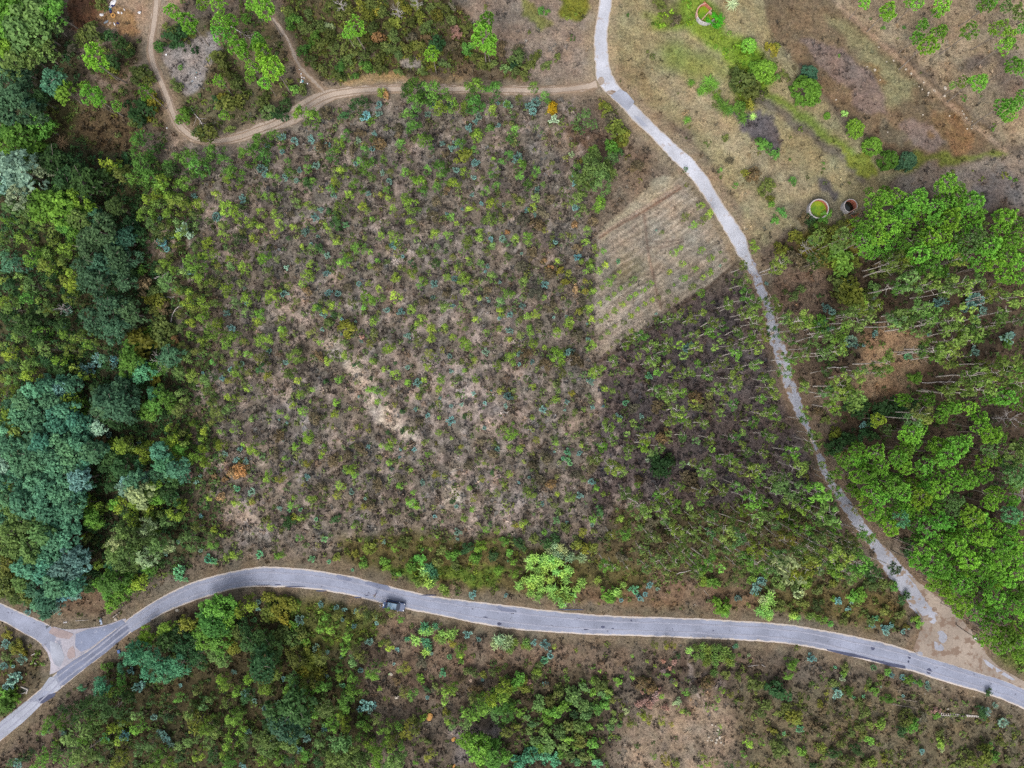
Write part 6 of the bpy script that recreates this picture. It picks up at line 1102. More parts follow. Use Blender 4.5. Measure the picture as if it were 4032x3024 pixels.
cover('heath_undergrowth', 98000, heath, 21, 1.3, heath_make)
cover('dry_grass', 130000, grass, 22, 1.3, grass_make)
cover('green_undergrowth', 78000, green, 23, 1.9, green_make)
# ------------------------------------------------------------------ built and lost things
def boxmesh(name, sx, sy, sz, m, bevel=0.0, z0=0.0):
    bm = bmesh.new(); bmesh.ops.create_cube(bm, size=1)
    for v in bm.verts: v.co = (v.co.x * sx, v.co.y * sy, (v.co.z + 0.5) * sz + z0)
    if bevel: bmesh.ops.bevel(bm, geom=bm.edges[:], offset=bevel, segments=2, affect='EDGES', profile=0.6)
    me = bpy.data.meshes.new(name); bm.to_mesh(me); bm.free(); me.materials.append(m); return me

def prism(name, pts, z0, z1, m):
    bm = bmesh.new(); n = len(pts)
    lo = [bm.verts.new((x, y, z0)) for x, y in pts]; hi = [bm.verts.new((x, y, z1)) for x, y in pts]
    bm.faces.new(lo[::-1]); bm.faces.new(hi)
    for i in range(n): bm.faces.new((lo[i], lo[(i + 1) % n], hi[(i + 1) % n], hi[i]))
    bmesh.ops.recalc_face_normals(bm, faces=bm.faces[:])
    me = bpy.data.meshes.new(name); bm.to_mesh(me); bm.free(); me.materials.append(m); return me

def arc_wall(name, ri, ro, z0, z1, a0, a1, m, n=48, cap=True):
    an = np.radians(np.linspace(a0, a1, n + 1)); closed = abs(a1 - a0) >= 359.9
    if closed: an = an[:-1]
    ring = [[(r * math.cos(a), r * math.sin(a), z) for a in an] for r, z in ((ri, z0), (ri, z1), (ro, z1), (ro, z0))]
    k = len(an); V = np.array(ring).reshape(-1, 3); F = []
    for j in range(4):
        for i in range(k if closed else k - 1):
            F.append([j * k + i, j * k + (i + 1) % k, ((j + 1) % 4) * k + (i + 1) % k, ((j + 1) % 4) * k + i])
    if not closed:
        F += [[0, k, 2 * k, 3 * k], [k - 1, 4 * k - 1, 3 * k - 1, 2 * k - 1]]
    me = bpy.data.meshes.new(name); me.from_pydata(V.tolist(), [], F); me.materials.append(m)
    bm = bmesh.new(); bm.from_mesh(me); bmesh.ops.recalc_face_normals(bm, faces=bm.faces[:]); bm.to_mesh(me); bm.free()
    return me

M_CEM = mottled('weathered_render', alb((168, 164, 168)), alb((212, 208, 208)), 2.2, bump=0.2)
M_BRICK = mottled('orange_brick', alb((176, 100, 80)), alb((206, 136, 114)), 3.0, bump=0.2)
M_PINKR = mottled('pale_pink_render', alb((206, 158, 146)), alb((226, 190, 176)), 2.5)
M_ALGAE = mottled('algae_water', alb((84, 132, 22), 1.1), alb((142, 162, 30), 1.1), 0.7, rough=0.35, spec=0.3)
M_DARKW = mottled('dark_water', alb((20, 30, 26)), alb((34, 46, 34)), 1.0, rough=0.12, spec=0.5)
M_RUST = mottled('rusty_pipe', alb((190, 96, 62)), alb((214, 130, 92)), 5.0)
M_WHITE = mottled('white_plastic', alb((222, 222, 228)), alb((246, 246, 248)), 4.0, rough=0.5)
M_STONE = mottled('pale_stone', alb((178, 166, 150)), alb((214, 204, 190)), 5.0, bump=0.3)
M_CONC = mottled('pole_concrete', alb((176, 168, 160)), alb((216, 208, 202)), 4.0)

# -- round tank with green water
def place(px, py, h=0.0):
    X, Y = gp(px, py, h); return (X, Y, float(samp(relief, px, py)))
t = tag(empty('water_tank', place(3225, 822, 1.4)), 'large round tank of green water with orange brick lining', 'water tank')
link('rim_wall', arc_wall('rim_wall', 1.82, 2.02, -0.4, 1.45, 0, 360, M_CEM), t)
link('brick_lining', arc_wall('brick_lining', 1.76, 1.818, -0.5, 1.38, 0, 360, M_BRICK), t)
link('water', prism('water', [(1.77 * math.cos(a), 1.77 * math.sin(a)) for a in np.linspace(0, 2 * math.pi, 41)[:-1]], -0.5, 0.6, M_ALGAE), t)

# -- smaller tank cut off by a straight wall, dark water
t = tag(empty('water_tank', place(3350, 810, 1.6)), 'small round tank of dark water with straight side wall and pump', 'water tank')
link('rim_wall', arc_wall('rim_wall', 1.26, 1.38, -0.4, 1.6, -22, 262, M_CEM), t)
link('brick_lining', arc_wall('brick_lining', 1.21, 1.258, -0.6, 1.52, -24, 264, M_BRICK), t)
p0, p1 = (1.32 * math.cos(math.radians(-22)), 1.32 * math.sin(math.radians(-22))), (1.32 * math.cos(math.radians(262)), 1.32 * math.sin(math.radians(262)))
L_ = math.hypot(p1[0] - p0[0], p1[1] - p0[1]); an = math.atan2(p1[1] - p0[1], p1[0] - p0[0])
link('straight_wall', boxmesh('straight_wall', L_, 0.12, 2.0, M_PINKR, 0.02, -0.4), t, loc=((p0[0] + p1[0]) / 2, (p0[1] + p1[1]) / 2, 0.002), rot=(0, 0, an))
wpts = [(1.22 * math.cos(a), 1.22 * math.sin(a)) for a in np.radians(np.linspace(-24, 264, 34))]
link('water', prism('water', wpts, -0.6, 0.1, M_DARKW), t)
link('ladder_rail', new_mesh('ladder_rail', *tube([(0.9, 0.62, -0.3), (0.98, 0.66, 1.2), (1.1, 0.75, 1.36)], 0.035, 0.035), 3, [M_RUST], smooth=True), t)
q0 = ((p0[0] + p1[0]) / 2 + 0.33, (p0[1] + p1[1]) / 2 - 0.3)
pump = link('pump_box', boxmesh('pump_box', 0.9, 0.42, 0.7, M_CEM, 0.03), t, loc=(q0[0], q0[1], -0.05), rot=(0, 0, an))
link('pump_lid', boxmesh('pump_lid', 0.3, 0.3, 0.06, mat('dark_iron', alb((40, 42, 50))), 0.01), pump, loc=(0.12, 0, 0.7))
for k, (a, b) in enumerate((((1710, 740), (1862, 898)), ((1862, 898), (2040, 730)))):
    A, B = place(3160 + a[0] * .1085, 760 + a[1] * .1085, 0.5), place(3160 + b[0] * .1085, 760 + b[1] * .1085, 0.5)
    if k == 0: root = A; pp = [A, B]
    else: pp.append(B)
bp_ = empty('bent_pipe', (root[0], root[1], root[2]))
tag(bp_, 'bent orange pipe standing beside the small dark tank', 'pipe')
rel = [tuple(np.array(x) - np.array(root)) for x in pp]
link('long_arm', new_mesh('long_arm', *tube([(0, 0, -0.2), (0, 0, 0.5), (rel[1][0] * .5, rel[1][1] * .5, 0.5), (rel[1][0], rel[1][1], 0.5)], 0.05, 0.05, 8), 3, [M_RUST], smooth=True), bp_)
link('short_arm', new_mesh('short_arm', *tube([(rel[1][0], rel[1][1], 0.5), ((rel[1][0] + rel[2][0]) / 2, (rel[1][1] + rel[2][1]) / 2, 0.5), (rel[2][0], rel[2][1], 0.48), (rel[2][0], rel[2][1], -0.2)], 0.05, 0.05, 8), 3, [M_RUST], smooth=True), bp_)

# -- half-round tank at the top: curved wall, straight brick wall, beam across
def zt(u, v, h): return gp(2700 + u * 0.0904, v * 0.0904, h)
cx, cy = zt(905, 560, 1.1)
t = tag(empty('water_tank', (cx, cy, float(samp(relief, 2782, 51)))), 'half-round tank with orange walls, green water and cross beam', 'water tank')
R_ = 420 * 0.0904 * S
link('curved_wall', arc_wall('curved_wall', R_ - 0.1, R_ + 0.06, -0.4, 1.1, 96, 205, M_PINKR), t)
link('curved_wall', arc_wall('curved_wall', R_ - 0.1, R_ + 0.1, -0.4, 1.1, 205.3, 320, M_CEM), t)
link('brick_lining', arc_wall('brick_lining', R_ - 0.16, R_ - 0.104, -0.5, 1.04, 90, 330, M_BRICK), t)
A, B = zt(800, 60, 1.1), zt(1140, 390, 1.1); C_, D_ = zt(1040, 470, 1.1), zt(1170, 590, 1.1); E_ = zt(690, 880, 0.6); G_ = zt(1030, 490, 0.6)
def wall(nm, a, b, z0, z1, th, m):
    l = math.hypot(b[0] - a[0], b[1] - a[1]); return link(nm, boxmesh(nm, l, th, z1 - z0, m, 0.015, z0), t, loc=((a[0] + b[0]) / 2 - cx, (a[1] + b[1]) / 2 - cy, 0.003), rot=(0, 0, math.atan2(b[1] - a[1], b[0] - a[0])))
wall('straight_wall', A, B, -0.4, 1.1, 0.14, M_BRICK); wall('return_wall', B, C_, -0.4, 1.094, 0.12, M_PINKR); wall('straight_wall', C_, D_, -0.4, 1.088, 0.14, M_PINKR); wall('cross_beam', G_, E_, 0.35, 0.6, 0.16, M_PINKR)
link('water', prism('water', [((R_ - 0.15) * math.cos(a), (R_ - 0.15) * math.sin(a)) for a in np.radians(np.linspace(52, 325, 40))], -0.5, 0.28, M_ALGAE), t)
link('inner_face', boxmesh('inner_face', math.hypot(A[0] - B[0], A[1] - B[1]) * 0.98, 0.03, 1.4, M_BRICK, 0, -0.4), t, loc=((A[0] + B[0]) / 2 - cx - 0.075, (A[1] + B[1]) / 2 - cy - 0.07, 0), rot=(0, 0, math.atan2(B[1] - A[1], B[0] - A[0])))

# fig tree that hangs over it
fx, fy = 2700 + 1270 * .0904, 880 * .0904
X, Y, z = *gp(fx, fy, 2.2), 0
t = tag(empty('fig_tree', (X, Y, float(samp(relief, fx, fy)))), 'bright green fig tree overhanging the half-round tank', 'tree')
link('trunk', TRUNK['orchard'][0], t, scale=(3, 3, 3)); cwn = link('crown', CROWN['feather'][2], t, loc=(0, 0, 2.1), scale=(1.75, 1.95, 1.2)); cwn.color = (*alb((70, 160, 34), LEAF_K), 1)

# yellow bush on its own
X, Y = gp(2175, 425, 0.7)
o = link('bush', SMALL['shrub'][1], loc=(X, Y, float(samp(relief, 2175, 425))), scale=(1.2, 1.55, 1.2)); o.color = (*alb((214, 176, 36), 1.15), 1); tag(o, 'single golden yellow bush near the track end', 'bush')
for dx, dy, r in ((-0.35, 0.5, 0.8), (0.4, -0.5, 0.85), (0.2, 0.6, 0.7)):
    lb = link('side_branch', SMALL['shrub'][4 if dx > 0 else 5], o, loc=(dx, dy * 0.8, 0), scale=(r * 0.8, r * 0.8, 0.9)); lb.color = (*alb((206, 170, 40), 1.15), 1)

# straw-coloured clump at the wood's edge
x_, y_ = tile(0, 0, 545, 1235); X, Y, z = place(x_, y_)
o = link('grass_clump', SMALL['tuft'][1], loc=(X, Y, z), scale=(2.0, 2.0, 1.6)); o.color = (*alb((176, 150, 116), 1.1), 1); tag(o, 'big dry straw clump fanning out at the wood edge', 'grass clump')

# -- the car
def car():
    hull = [(-1.92, 0.42), (-1.96, 0.75), (-1.82, 0.98), (1.0, 0.95), (1.55, 0.86), (1.9, 0.72), (1.98, 0.45), (1.9, 0.25), (-1.88, 0.25)]
    def loft(name, prof_list, ys, m, smooth=True):
        n = len(prof_list[0]); V = [(x, y, z) for prof, y in zip(prof_list, ys) for x, z in prof]; F = []
        for j in range(len(ys) - 1):
            for i in range(n): F.append((j * n + i, j * n + (i + 1) % n, (j + 1) * n + (i + 1) % n, (j + 1) * n + i))
        F.append(tuple(range(n))); F.append(tuple(range((len(ys) - 1) * n, len(ys) * n)))
        me = bpy.data.meshes.new(name); me.from_pydata(V, [], F); bm = bmesh.new(); bm.from_mesh(me); bmesh.ops.recalc_face_normals(bm, faces=bm.faces[:])
        bmesh.ops.bevel(bm, geom=[e for e in bm.edges if e.calc_face_angle(0) > 0.6], offset=0.04, segments=2, affect='EDGES'); bm.to_mesh(me); bm.free(); me.materials.append(m)
        return me
    paint_ = mat('dark_blue_paint', (0.004, 0.022, 0.075), 0.35, 0.5, 0.0); glass = mat('dark_glass', (0.01, 0.015, 0.03), 0.08, 0.7); black = mat('black_rubber', (0.012, 0.012, 0.014), 0.7)
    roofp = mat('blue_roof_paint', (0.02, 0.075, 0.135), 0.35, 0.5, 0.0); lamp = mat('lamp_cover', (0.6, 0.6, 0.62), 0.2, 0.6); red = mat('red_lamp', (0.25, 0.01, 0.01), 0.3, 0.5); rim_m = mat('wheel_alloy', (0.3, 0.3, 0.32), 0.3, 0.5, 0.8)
    X, Y = gp(1440 + 1290 * .0904, 2290 + 1060 * .0904, 0.9)
    r = tag(empty('car', (X, Y, 0.05), math.radians(-11)), 'dark blue hatchback stopped at the road edge with tailgate open', 'car')
    w = 0.86
    narrow = [(x * 0.96, z) for x, z in hull]
    link('body', loft('body', [narrow, hull, hull, narrow], [-w, -w * 0.86, w * 0.86, w], paint_), r)
    cab = [(-1.78, 0.955), (-1.55, 1.4), (0.25, 1.42), (1.02, 0.955)]; cabn = [(-1.7, 0.95), (-1.5, 1.36), (0.2, 1.38), (0.95, 0.95)]
    link('window_glass', loft('window_glass', [[(x, z if z < 1 else 1.05) for x, z in cabn], cabn, cab, cab, cabn, [(x, z if z < 1 else 1.05) for x, z in cabn]], [-0.82, -0.66, -0.58, 0.58, 0.66, 0.82], glass), r)
    link('roof', boxmesh('roof', 1.86, 1.24, 0.05, roofp, 0.02, 1.405), r, loc=(-0.64, 0, 0))
    link('bonnet', prism('bonnet', [(1.02, -0.7), (1.5, -0.68), (1.82, -0.5), (1.9, 0), (1.82, 0.5), (1.5, 0.68), (1.02, 0.7)], 0.86, 0.965, paint_), r, rot=(0, math.radians(4.5), 0), loc=(0.0, 0, 0.075))
    for s in (-1, 1):
        link('headlight', boxmesh('headlight', 0.3, 0.26, 0.1, lamp, 0.03, 0.72), r, loc=(1.72, s * 0.62, 0)); link('tail_light', boxmesh('tail_light', 0.08, 0.16, 0.3, red, 0.02, 0.7), r, loc=(-1.93, s * 0.7, 0))
        mr = link('mirror', boxmesh('mirror', 0.14, 0.2, 0.13, paint_, 0.03, 0.95), r, loc=(0.72, s * 0.96, 0)); link('mirror_glass', boxmesh('mirror_glass', 0.01, 0.15, 0.09, lamp, 0, 0.97), mr, loc=(-0.075, 0, 0))
        link('door', boxmesh('door', 1.05, 0.03, 0.5, paint_, 0.01, 0.42), r, loc=(0.25, s * 0.862, 0)); link('door', boxmesh('door', 0.85, 0.03, 0.5, paint_, 0.01, 0.42), r, loc=(-0.76, s * 0.862, 0))
        for x in (-1.25, 1.2):
            wh = link('wheel', arc_wall('wheel', 0.14, 0.3, -0.1, 0.1, 0, 360, black, 20), r, loc=(x, s * 0.76, 0.3), rot=(math.radians(90), 0, 0))
            link('rim', arc_wall('rim', 0.02, 0.2, -0.085, 0.106, 0, 360, rim_m, 12), wh)
    tg = link('tailgate', boxmesh('tailgate', 0.95, 1.2, 0.06, paint_, 0.02), r, loc=(-2.0, 0, 1.62), rot=(0, math.radians(18), 0))
    link('rear_window', boxmesh('rear_window', 0.42, 0.98, 0.02, glass, 0.004), tg, loc=(0.2, 0, 0.065)); link('number_plate', boxmesh('number_plate', 0.14, 0.5, 0.015, M_WHITE, 0.003), tg, loc=(-0.34, 0, 0.064))
    link('boot_floor', boxmesh('boot_floor', 0.3, 1.2, 0.5, black, 0.01, 0.4), r, loc=(-1.83, 0, 0.0))
    return r
car()

# -- the two people
def person(label, px, py, face, pose, shirt, legs, skin, hair, h=1.72):
    """one continuous skinned body; clothing by height; POSE gives the hands' places and the lean"""
    X, Y = gp(px, py, 0.0)
    lean, lh, rh, step = pose
    sk = [(0, 0, .96), (lean * .35, 0, 1.2), (lean * .8, 0, 1.42), (lean * 1.0, 0, 1.52), (lean * 1.15, 0, 1.64), (lean * .8, .2, 1.4), (lean * .8 + .05, .27, 1.12), lh, (lean * .8, -.2, 1.4), (lean * .8 + .05, -.27, 1.12), rh,
          (0.0, .1, .9), (step * .5 + .02, .11, .5), (step, .11, .08), (step + .16, .12, .05), (0.0, -.1, .9), (-step * .3 + .03, -.11, .5), (-step, -.11, .08), (-step + .16, -.12, .05)]
    ed = [(0, 1), (1, 2), (2, 3), (3, 4), (2, 5), (5, 6), (6, 7), (2, 8), (8, 9), (9, 10), (0, 11), (11, 12), (12, 13), (13, 14), (0, 15), (15, 16), (16, 17), (17, 18)]
    rad = [.15, .14, .15, .055, .1, .07, .045, .035, .07, .045, .035, .1, .065, .045, .04, .1, .065, .045, .04]
    me = bpy.data.meshes.new('person'); me.from_pydata(sk, ed, []); tmp = bpy.data.objects.new('person_tmp', me); COL.objects.link(tmp)
    mod = tmp.modifiers.new('s', 'SKIN'); me.skin_vertices[0].data[0].use_root = True
    for v, q in zip(me.skin_vertices[0].data, rad): v.radius = (q, q)
    sub = tmp.modifiers.new('d', 'SUBSURF'); sub.levels = 1; sub.render_levels = 1
    bpy.context.view_layer.update(); dg = bpy.context.evaluated_depsgraph_get()
    body = bpy.data.meshes.new_from_object(tmp.evaluated_get(dg)); bpy.data.objects.remove(tmp)
    ms = [mat('shirt_' + hair, shirt), mat('legs_' + hair, legs), mat('skin_' + hair, skin), mat('shoe_' + hair, (0.05, 0.05, 0.06))]
    body.materials.clear()
    for m_ in ms: body.materials.append(m_)
    for p in body.polygons:
        c = p.center
        p.material_index = 3 if c.z < .1 else (1 if c.z < .98 and abs(c.y) < .24 else (0 if (c.z < 1.5 and not (abs(c.y) > .235 and c.z < 1.25)) else 2))
        p.use_smooth = True
    r = tag(empty('person', (X, Y, 0.05), face), label, 'person')
    link('body', body, r, scale=(h / 1.72,) * 3)
    bm = bmesh.new(); bmesh.ops.create_icosphere(bm, subdivisions=2, radius=0.125)
    for v in bm.verts: v.co = (v.co.x * 0.95 - 0.02, v.co.y * 0.9, max(v.co.z, -0.05 if v.co.x > 0 else -0.12))
    hm = bpy.data.meshes.new('hair'); bm.to_mesh(hm); bm.free(); hm.materials.append(mat('hair_' + hair, (0.015, 0.011, 0.01)))
    link('hair', hm, r, loc=(lean * 1.15, 0, 1.69 * h / 1.72))
    for s, hd in ((1, lh), (-1, rh)):
        parts = [tube([(hd[0], hd[1], hd[2]), (hd[0] + .03, hd[1], hd[2] - .07)], .035, .04, 6)]
        for f in range(4): parts.append(tube([(hd[0] + .03 + (f - 1.5) * .018, hd[1], hd[2] - .06), (hd[0] + .045 + (f - 1.5) * .02, hd[1] - s * .01, hd[2] - .11 - .01 * (f in (1, 2))), (hd[0] + .05 + (f - 1.5) * .02, hd[1] - s * .025, hd[2] - .15 - .012 * (f in (1, 2)))], .009, .007, 5))
        parts.append(tube([(hd[0] + .05, hd[1], hd[2] - .02), (hd[0] + .085, hd[1] - s * .01, hd[2] - .06), (hd[0] + .09, hd[1] - s * .015, hd[2] - .09)], .011, .008, 5))
        link('hand', new_mesh('hand', *merge(parts), 3, [ms[2]], smooth=True), r, scale=(h / 1.72,) * 3)
    return r
SK = (0.36, 0.2, 0.13)
person('dark-haired person in white top and red shorts walking on the road', 1480, 2340, math.radians(225), (0.06, (.16, .3, .86), (-.05, -.3, .86), 0.24), alb((225, 215, 205)), alb((170, 64, 60)), SK, 'walker')
person('dark-haired person in white shirt loading the open car boot', 1500.5, 2377.5, math.radians(-4), (0.16, (.52, .2, 1.02), (.5, -.22, 1.0), 0.08), alb((228, 228, 234)), alb((52, 54, 66)), SK, 'loader')
o = link('shopping_bag', boxmesh('shopping_bag', 0.28, 0.5, 0.3, M_WHITE, 0.06), loc=(*gp(1440 + 800 * .0904, 2290 + 1060 * .0904, 0.9), 0.92), rot=(0, 0, math.radians(-11))); tag(o, 'white bag in the open boot of the blue car', 'bag')

# -- lattice power pole lying in the grass
A, B = place(3704.5, 2811.5, 0.1), place(3856, 2820.5, 0.1); L_ = math.hypot(B[0] - A[0], B[1] - A[1])
t = tag(empty('lattice_pole', (A[0], A[1], A[2] + 0.06), math.atan2(B[1] - A[1], B[0] - A[0])), 'concrete lattice power pole lying in the grass like a ladder', 'pole')
wd = lambda x: 0.25 - 0.13 * x / L_
for s in (-1, 1):
    link('rail', new_mesh('rail', *tube([(x, s * wd(x), 0.1) for x in np.linspace(0, L_, 8)], 0.075, 0.06, 6), 3, [M_CONC]), t)
rung = boxmesh('rung', 0.12, 1.0, 0.12, M_CONC, 0.01, 0.04)
for x in np.linspace(0.06, L_ - 0.1, 17):
    link('rung', rung, t, loc=(x, 0, 0), scale=(1 if x < L_ * .6 else 2.6, wd(x) * 2 - 0.06, 1))

# -- fallen trunks, dead trees and sticks
def fallen(label, r, c, pts, rad, m=M_DEADWOOD, limbs=0, name='fallen_log', cat='log', h=0.15):
    P = [place(*tile(r, c, u, v), 0.1) for u, v in pts]; o0 = np.array(P[0]); g = np.random.default_rng(len(label) * 7)
    q = np.array([np.array(p) - o0 + [0, 0, h + rad] for p in P]); n = max(5, len(q) * 3)
    tt = np.linspace(0, 1, len(q)); ti = np.linspace(0, 1, n); Q = np.stack([np.interp(ti, tt, q[:, k]) for k in range(3)], 1) + g.normal(size=(n, 3)) * rad * 0.5 * [1, 1, 0.3]
    t = tag(empty(name, tuple(o0)), label, cat)
    link('trunk', new_mesh('trunk', *tube(Q, rad, rad * 0.45, 7), 3, [m], smooth=True), t)
    d = unit(q[-1] - q[0]); s_ = np.array([-d[1], d[0], 0])
    for i in range(limbs):
        k = 0.35 + 0.6 * (i + 0.5) / limbs; b = np.array([np.interp(k, ti, Q[:, j]) for j in range(3)]); sg = 1 if i % 2 else -1; l = np.linalg.norm(q[-1] - q[0]) * (0.18 + 0.2 * g.random())
        link('branch', new_mesh('branch', *tube([b, b + (d * 0.7 + s_ * sg * 0.5) * l * 0.6 + [0, 0, 0.15], b + (d * 0.9 + s_ * sg * (0.7 + 0.4 * g.random())) * l + [0, 0, 0.1]], rad * 0.45, rad * 0.15, 5), 3, [m], smooth=True), t)
fallen('grey fallen tree beside the dirt track bend with bare limbs', 0, 0, [(1640, 925), (1690, 990), (1740, 1060), (1775, 1110)], 0.13, limbs=6)
fallen('grey dead tree lying among bright pines near the clearing', 0, 0, [(1980, 225), (2090, 285), (2200, 352)], 0.08, limbs=6)
fallen('white bleached log at the dark wood edge', 1, 0, [(1338, 752), (1400, 730), (1462, 688)], 0.16, limbs=1)
fallen('pale crooked log curving up beside the sapling plot', 1, 0, [(1480, 1125), (1495, 1070), (1530, 1000), (1600, 982)], 0.13, limbs=2)
fallen('thin grey log lying level above the crooked log', 1, 0, [(1380, 912), (1440, 908), (1512, 905)], 0.08, limbs=1)
fallen('dark charred log in the heath below the track', 1, 1, [(1015, 118), (1070, 124), (1122, 134)], 0.09, M_BARK)
fallen('white log lying level right of the shaded lane', 1, 3, [(505, 1520), (600, 1514), (690, 1512)], 0.14)
fallen('pale log lying under tall eucalypts in the tan clearing', 1, 3, [(1130, 1398), (1280, 1390), (1425, 1386)], 0.11, limbs=2)
fallen('long pale log with upright fork in the right wood', 1, 3, [(1330, 1648), (1500, 1645), (1625, 1640)], 0.11, limbs=3)
fallen('short grey log in the scrub of the left wood edge', 2, 0, [(1700, 15), (1790, 11)], 0.09)
fallen('grey leaning log below the tall eucalypt stand', 2, 2, [(1415, 1642), (1480, 1622), (1548, 1606)], 0.1)
fallen('thin dark stick on the brown bank above the road', 3, 2, [(1655, 118), (1685, 155), (1712, 196)], 0.06, M_BARK)
fallen('pale stick on the bank near the road fork', 3, 0, [(655, 386), (770, 380)], 0.06)
fallen('grey stick at the road edge above the fork', 3, 0, [(978, 356), (1042, 308)], 0.09)
fallen('bent grey twig across the lower heath', 2, 1, [(1600, 792), (1720, 752), (1842, 708)], 0.05)
fallen('pale twig in the heath above the road verge', 2, 1, [(808, 1142), (880, 1098)], 0.06)
fallen('pale stick right of the pale reed bed', 3, 2, [(2040, 778), (2130, 768)], 0.06)
fallen('short white stick beyond the pale reed bed', 3, 2, [(2155, 766), (2192, 786)], 0.07)
fallen('dark trunk lying in grass below the long road bend', 3, 3, [(1070, 1105), (1180, 1122), (1290, 1142)], 0.1, M_BARK)
fallen('dark trunk lying above another in the lower grass', 3, 3, [(1160, 1062), (1240, 1078), (1300, 1090)], 0.08, M_BARK)

def dead_tree(label, r, c, u, v, h, spread, seed):
    X, Y, z = place(*tile(r, c, u, v), h * 0.6); g = np.random.default_rng(seed)
    t = tag(empty('dead_tree', (X, Y, z)), label, 'tree')
    link('trunk', new_mesh('trunk', *tube([(0, 0, -0.2), (0.1, 0.05, h * 0.5), (0.0, 0.1, h)], 0.16, 0.05, 7), 3, [M_DEADWOOD], smooth=True), t)
    for i in range(11):
        a = i * 2.4 + g.random(); z0 = h * (0.35 + 0.6 * i / 11); l = spread * (0.6 + 0.5 * g.random()); d = np.array([math.cos(a), math.sin(a), 0.25])
        p = [tube([(0.05, 0.07, z0), d * l * 0.5 + [0, 0, z0 + 0.1], d * l + [0, 0, z0 + 0.35 * l]], 0.06, 0.02, 5)]
        for k in range(3):
            b = d * l * (0.45 + 0.18 * k) + [0, 0, z0 + 0.15]; a2 = a + (0.8 if k % 2 else -0.8)
            p.append(tube([b, b + np.array([math.cos(a2), math.sin(a2), 0.3]) * l * 0.35], 0.028, 0.012, 4))
        link('branch', new_mesh('branch', *merge(p), 3, [M_DEADWOOD], smooth=True), t)
dead_tree('bare grey tree standing in the bright broad shrubs', 1, 0, 1420, 1470, 5.0, 2.6, 1)
dead_tree('bare white tree in the scrub above the track', 0, 1, 1225, 110, 4.0, 1.6, 2)
dead_tree('bare white tree at the top edge of the scrub', 0, 1, 1390, 30, 4.0, 1.6, 3)
dead_tree('bare grey bush tree below the top scrub path', 0, 1, 740, 60, 3.0, 1.5, 4)
dead_tree('leafless grey tree beside dark pines near the right edge', 2, 3, 2060, 300, 7.0, 2.2, 5)
dead_tree('leafless tree near the right edge among lower pines', 2, 3, 2180, 960, 6.0, 1.6, 6)
dead_tree('leafless pale tree in the dark shrubs below the fork', 3, 0, 1700, 690, 4.0, 1.8, 7)
dead_tree('leafless twiggy tree in the left young wood', 1, 0, 540, 1010, 4.0, 1.5, 8)
dead_tree('leafless tree at the pine block gap near the tanks', 1, 3, 1240, 240, 7.0, 1.8, 9)
dead_tree('bare tree leaning beside the twin pine', 1, 3, 330, 500, 5.0, 2.0, 10)

# -- rubbish on the upper clearing and beside the footpath
def crumple(name, sx, sy, sz, seed, m):
    g = np.random.default_rng(seed); bm = bmesh.new(); bmesh.ops.create_icosphere(bm, subdivisions=2, radius=0.5)
    nz = Noise(seed)
    for v in bm.verts:
        k = 0.7 + 0.7 * nz(np.array(v.co.x * 3 + 5), np.array(v.co.y * 3 + v.co.z * 4 + 9)); v.co = (v.co.x * sx * k, v.co.y * sy * k, max(v.co.z * sz * k, -0.12 * sz) + sz * 0.12)
    me = bpy.data.meshes.new(name); bm.to_mesh(me); bm.free(); me.materials.append(m); return me
M_TEAL = mat('teal_plastic', alb((90, 170, 176)), 0.5); M_NAVY = mat('navy_plastic', alb((36, 40, 96)), 0.5); M_GREYP = mat('grey_plastic', alb((140, 148, 156)), 0.6); M_OCHRE = mottled('ochre_foam', alb((176, 130, 70)), alb((204, 156, 96)), 6.0); M_TAN = mottled('cardboard', alb((176, 150, 130)), alb((200, 176, 156)), 4.0)
def litter(name, cat, label, px, py, sx, sy, sz, m, rz=0, seed=0):
    X, Y, z = place(px, py, sz * 0.5)
    o = link(name, crumple(name, sx, sy, sz, seed + len(label), m), loc=(X, Y, z + 0.02), rot=(0, 0, rz)); tag(o, label, cat, 'rubbish dumped on the clearings'); return o
fr = lambda u, v: (360 + u * .1085, v * .1085)
litter('plastic_sheet', 'sheet', 'largest white plastic sheet at the top of the rubbish heap', *fr(780, 110), 1.5, 1.0, 0.35, M_WHITE, 0.7, 1)
litter('plastic_sheet', 'sheet', 'navy plastic sheet tucked beside the largest white sheet', *fr(760, 185), 1.1, 0.5, 0.3, M_NAVY, 0.2, 2)
litter('rubbish_bag', 'bag', 'teal rubbish bag just below the largest white sheet', *fr(665, 330), 0.55, 0.8, 0.4, M_TEAL, 0.4, 3)
litter('rubbish_bag', 'bag', 'white rubbish bag on top of the teal bag', *fr(680, 250), 0.6, 0.45, 0.4, M_WHITE, 0.1, 4)
litter('rubbish_bag', 'bag', 'dark navy bag under the teal bag', *fr(690, 400), 0.4, 0.8, 0.35, M_NAVY, 0.1, 5)
litter('rubbish_bag', 'bag', 'white bag alone at the wood side of the heap', *fr(345, 520), 0.85, 0.55, 0.4, M_WHITE, 0.2, 6)
litter('rubbish_bag', 'bag', 'small white bag above the ochre ring', *fr(965, 440), 0.5, 0.38, 0.3, M_WHITE, 2.6, 7)
litter('plastic_bottle', 'bottle', 'white bottle right of the ochre ring', *fr(1100, 475), 0.3, 0.45, 0.22, M_WHITE, 0.1, 8)
litter('plastic_bottle', 'bottle', 'white bottle lying highest in the clearing', *fr(1195, 350), 0.25, 0.5, 0.2, M_WHITE, 0.5, 9)
litter('rubbish_bag', 'bag', 'white bag lying alone on the bare track', *fr(1735, 445), 0.7, 0.5, 0.4, M_WHITE, 0.2, 10)
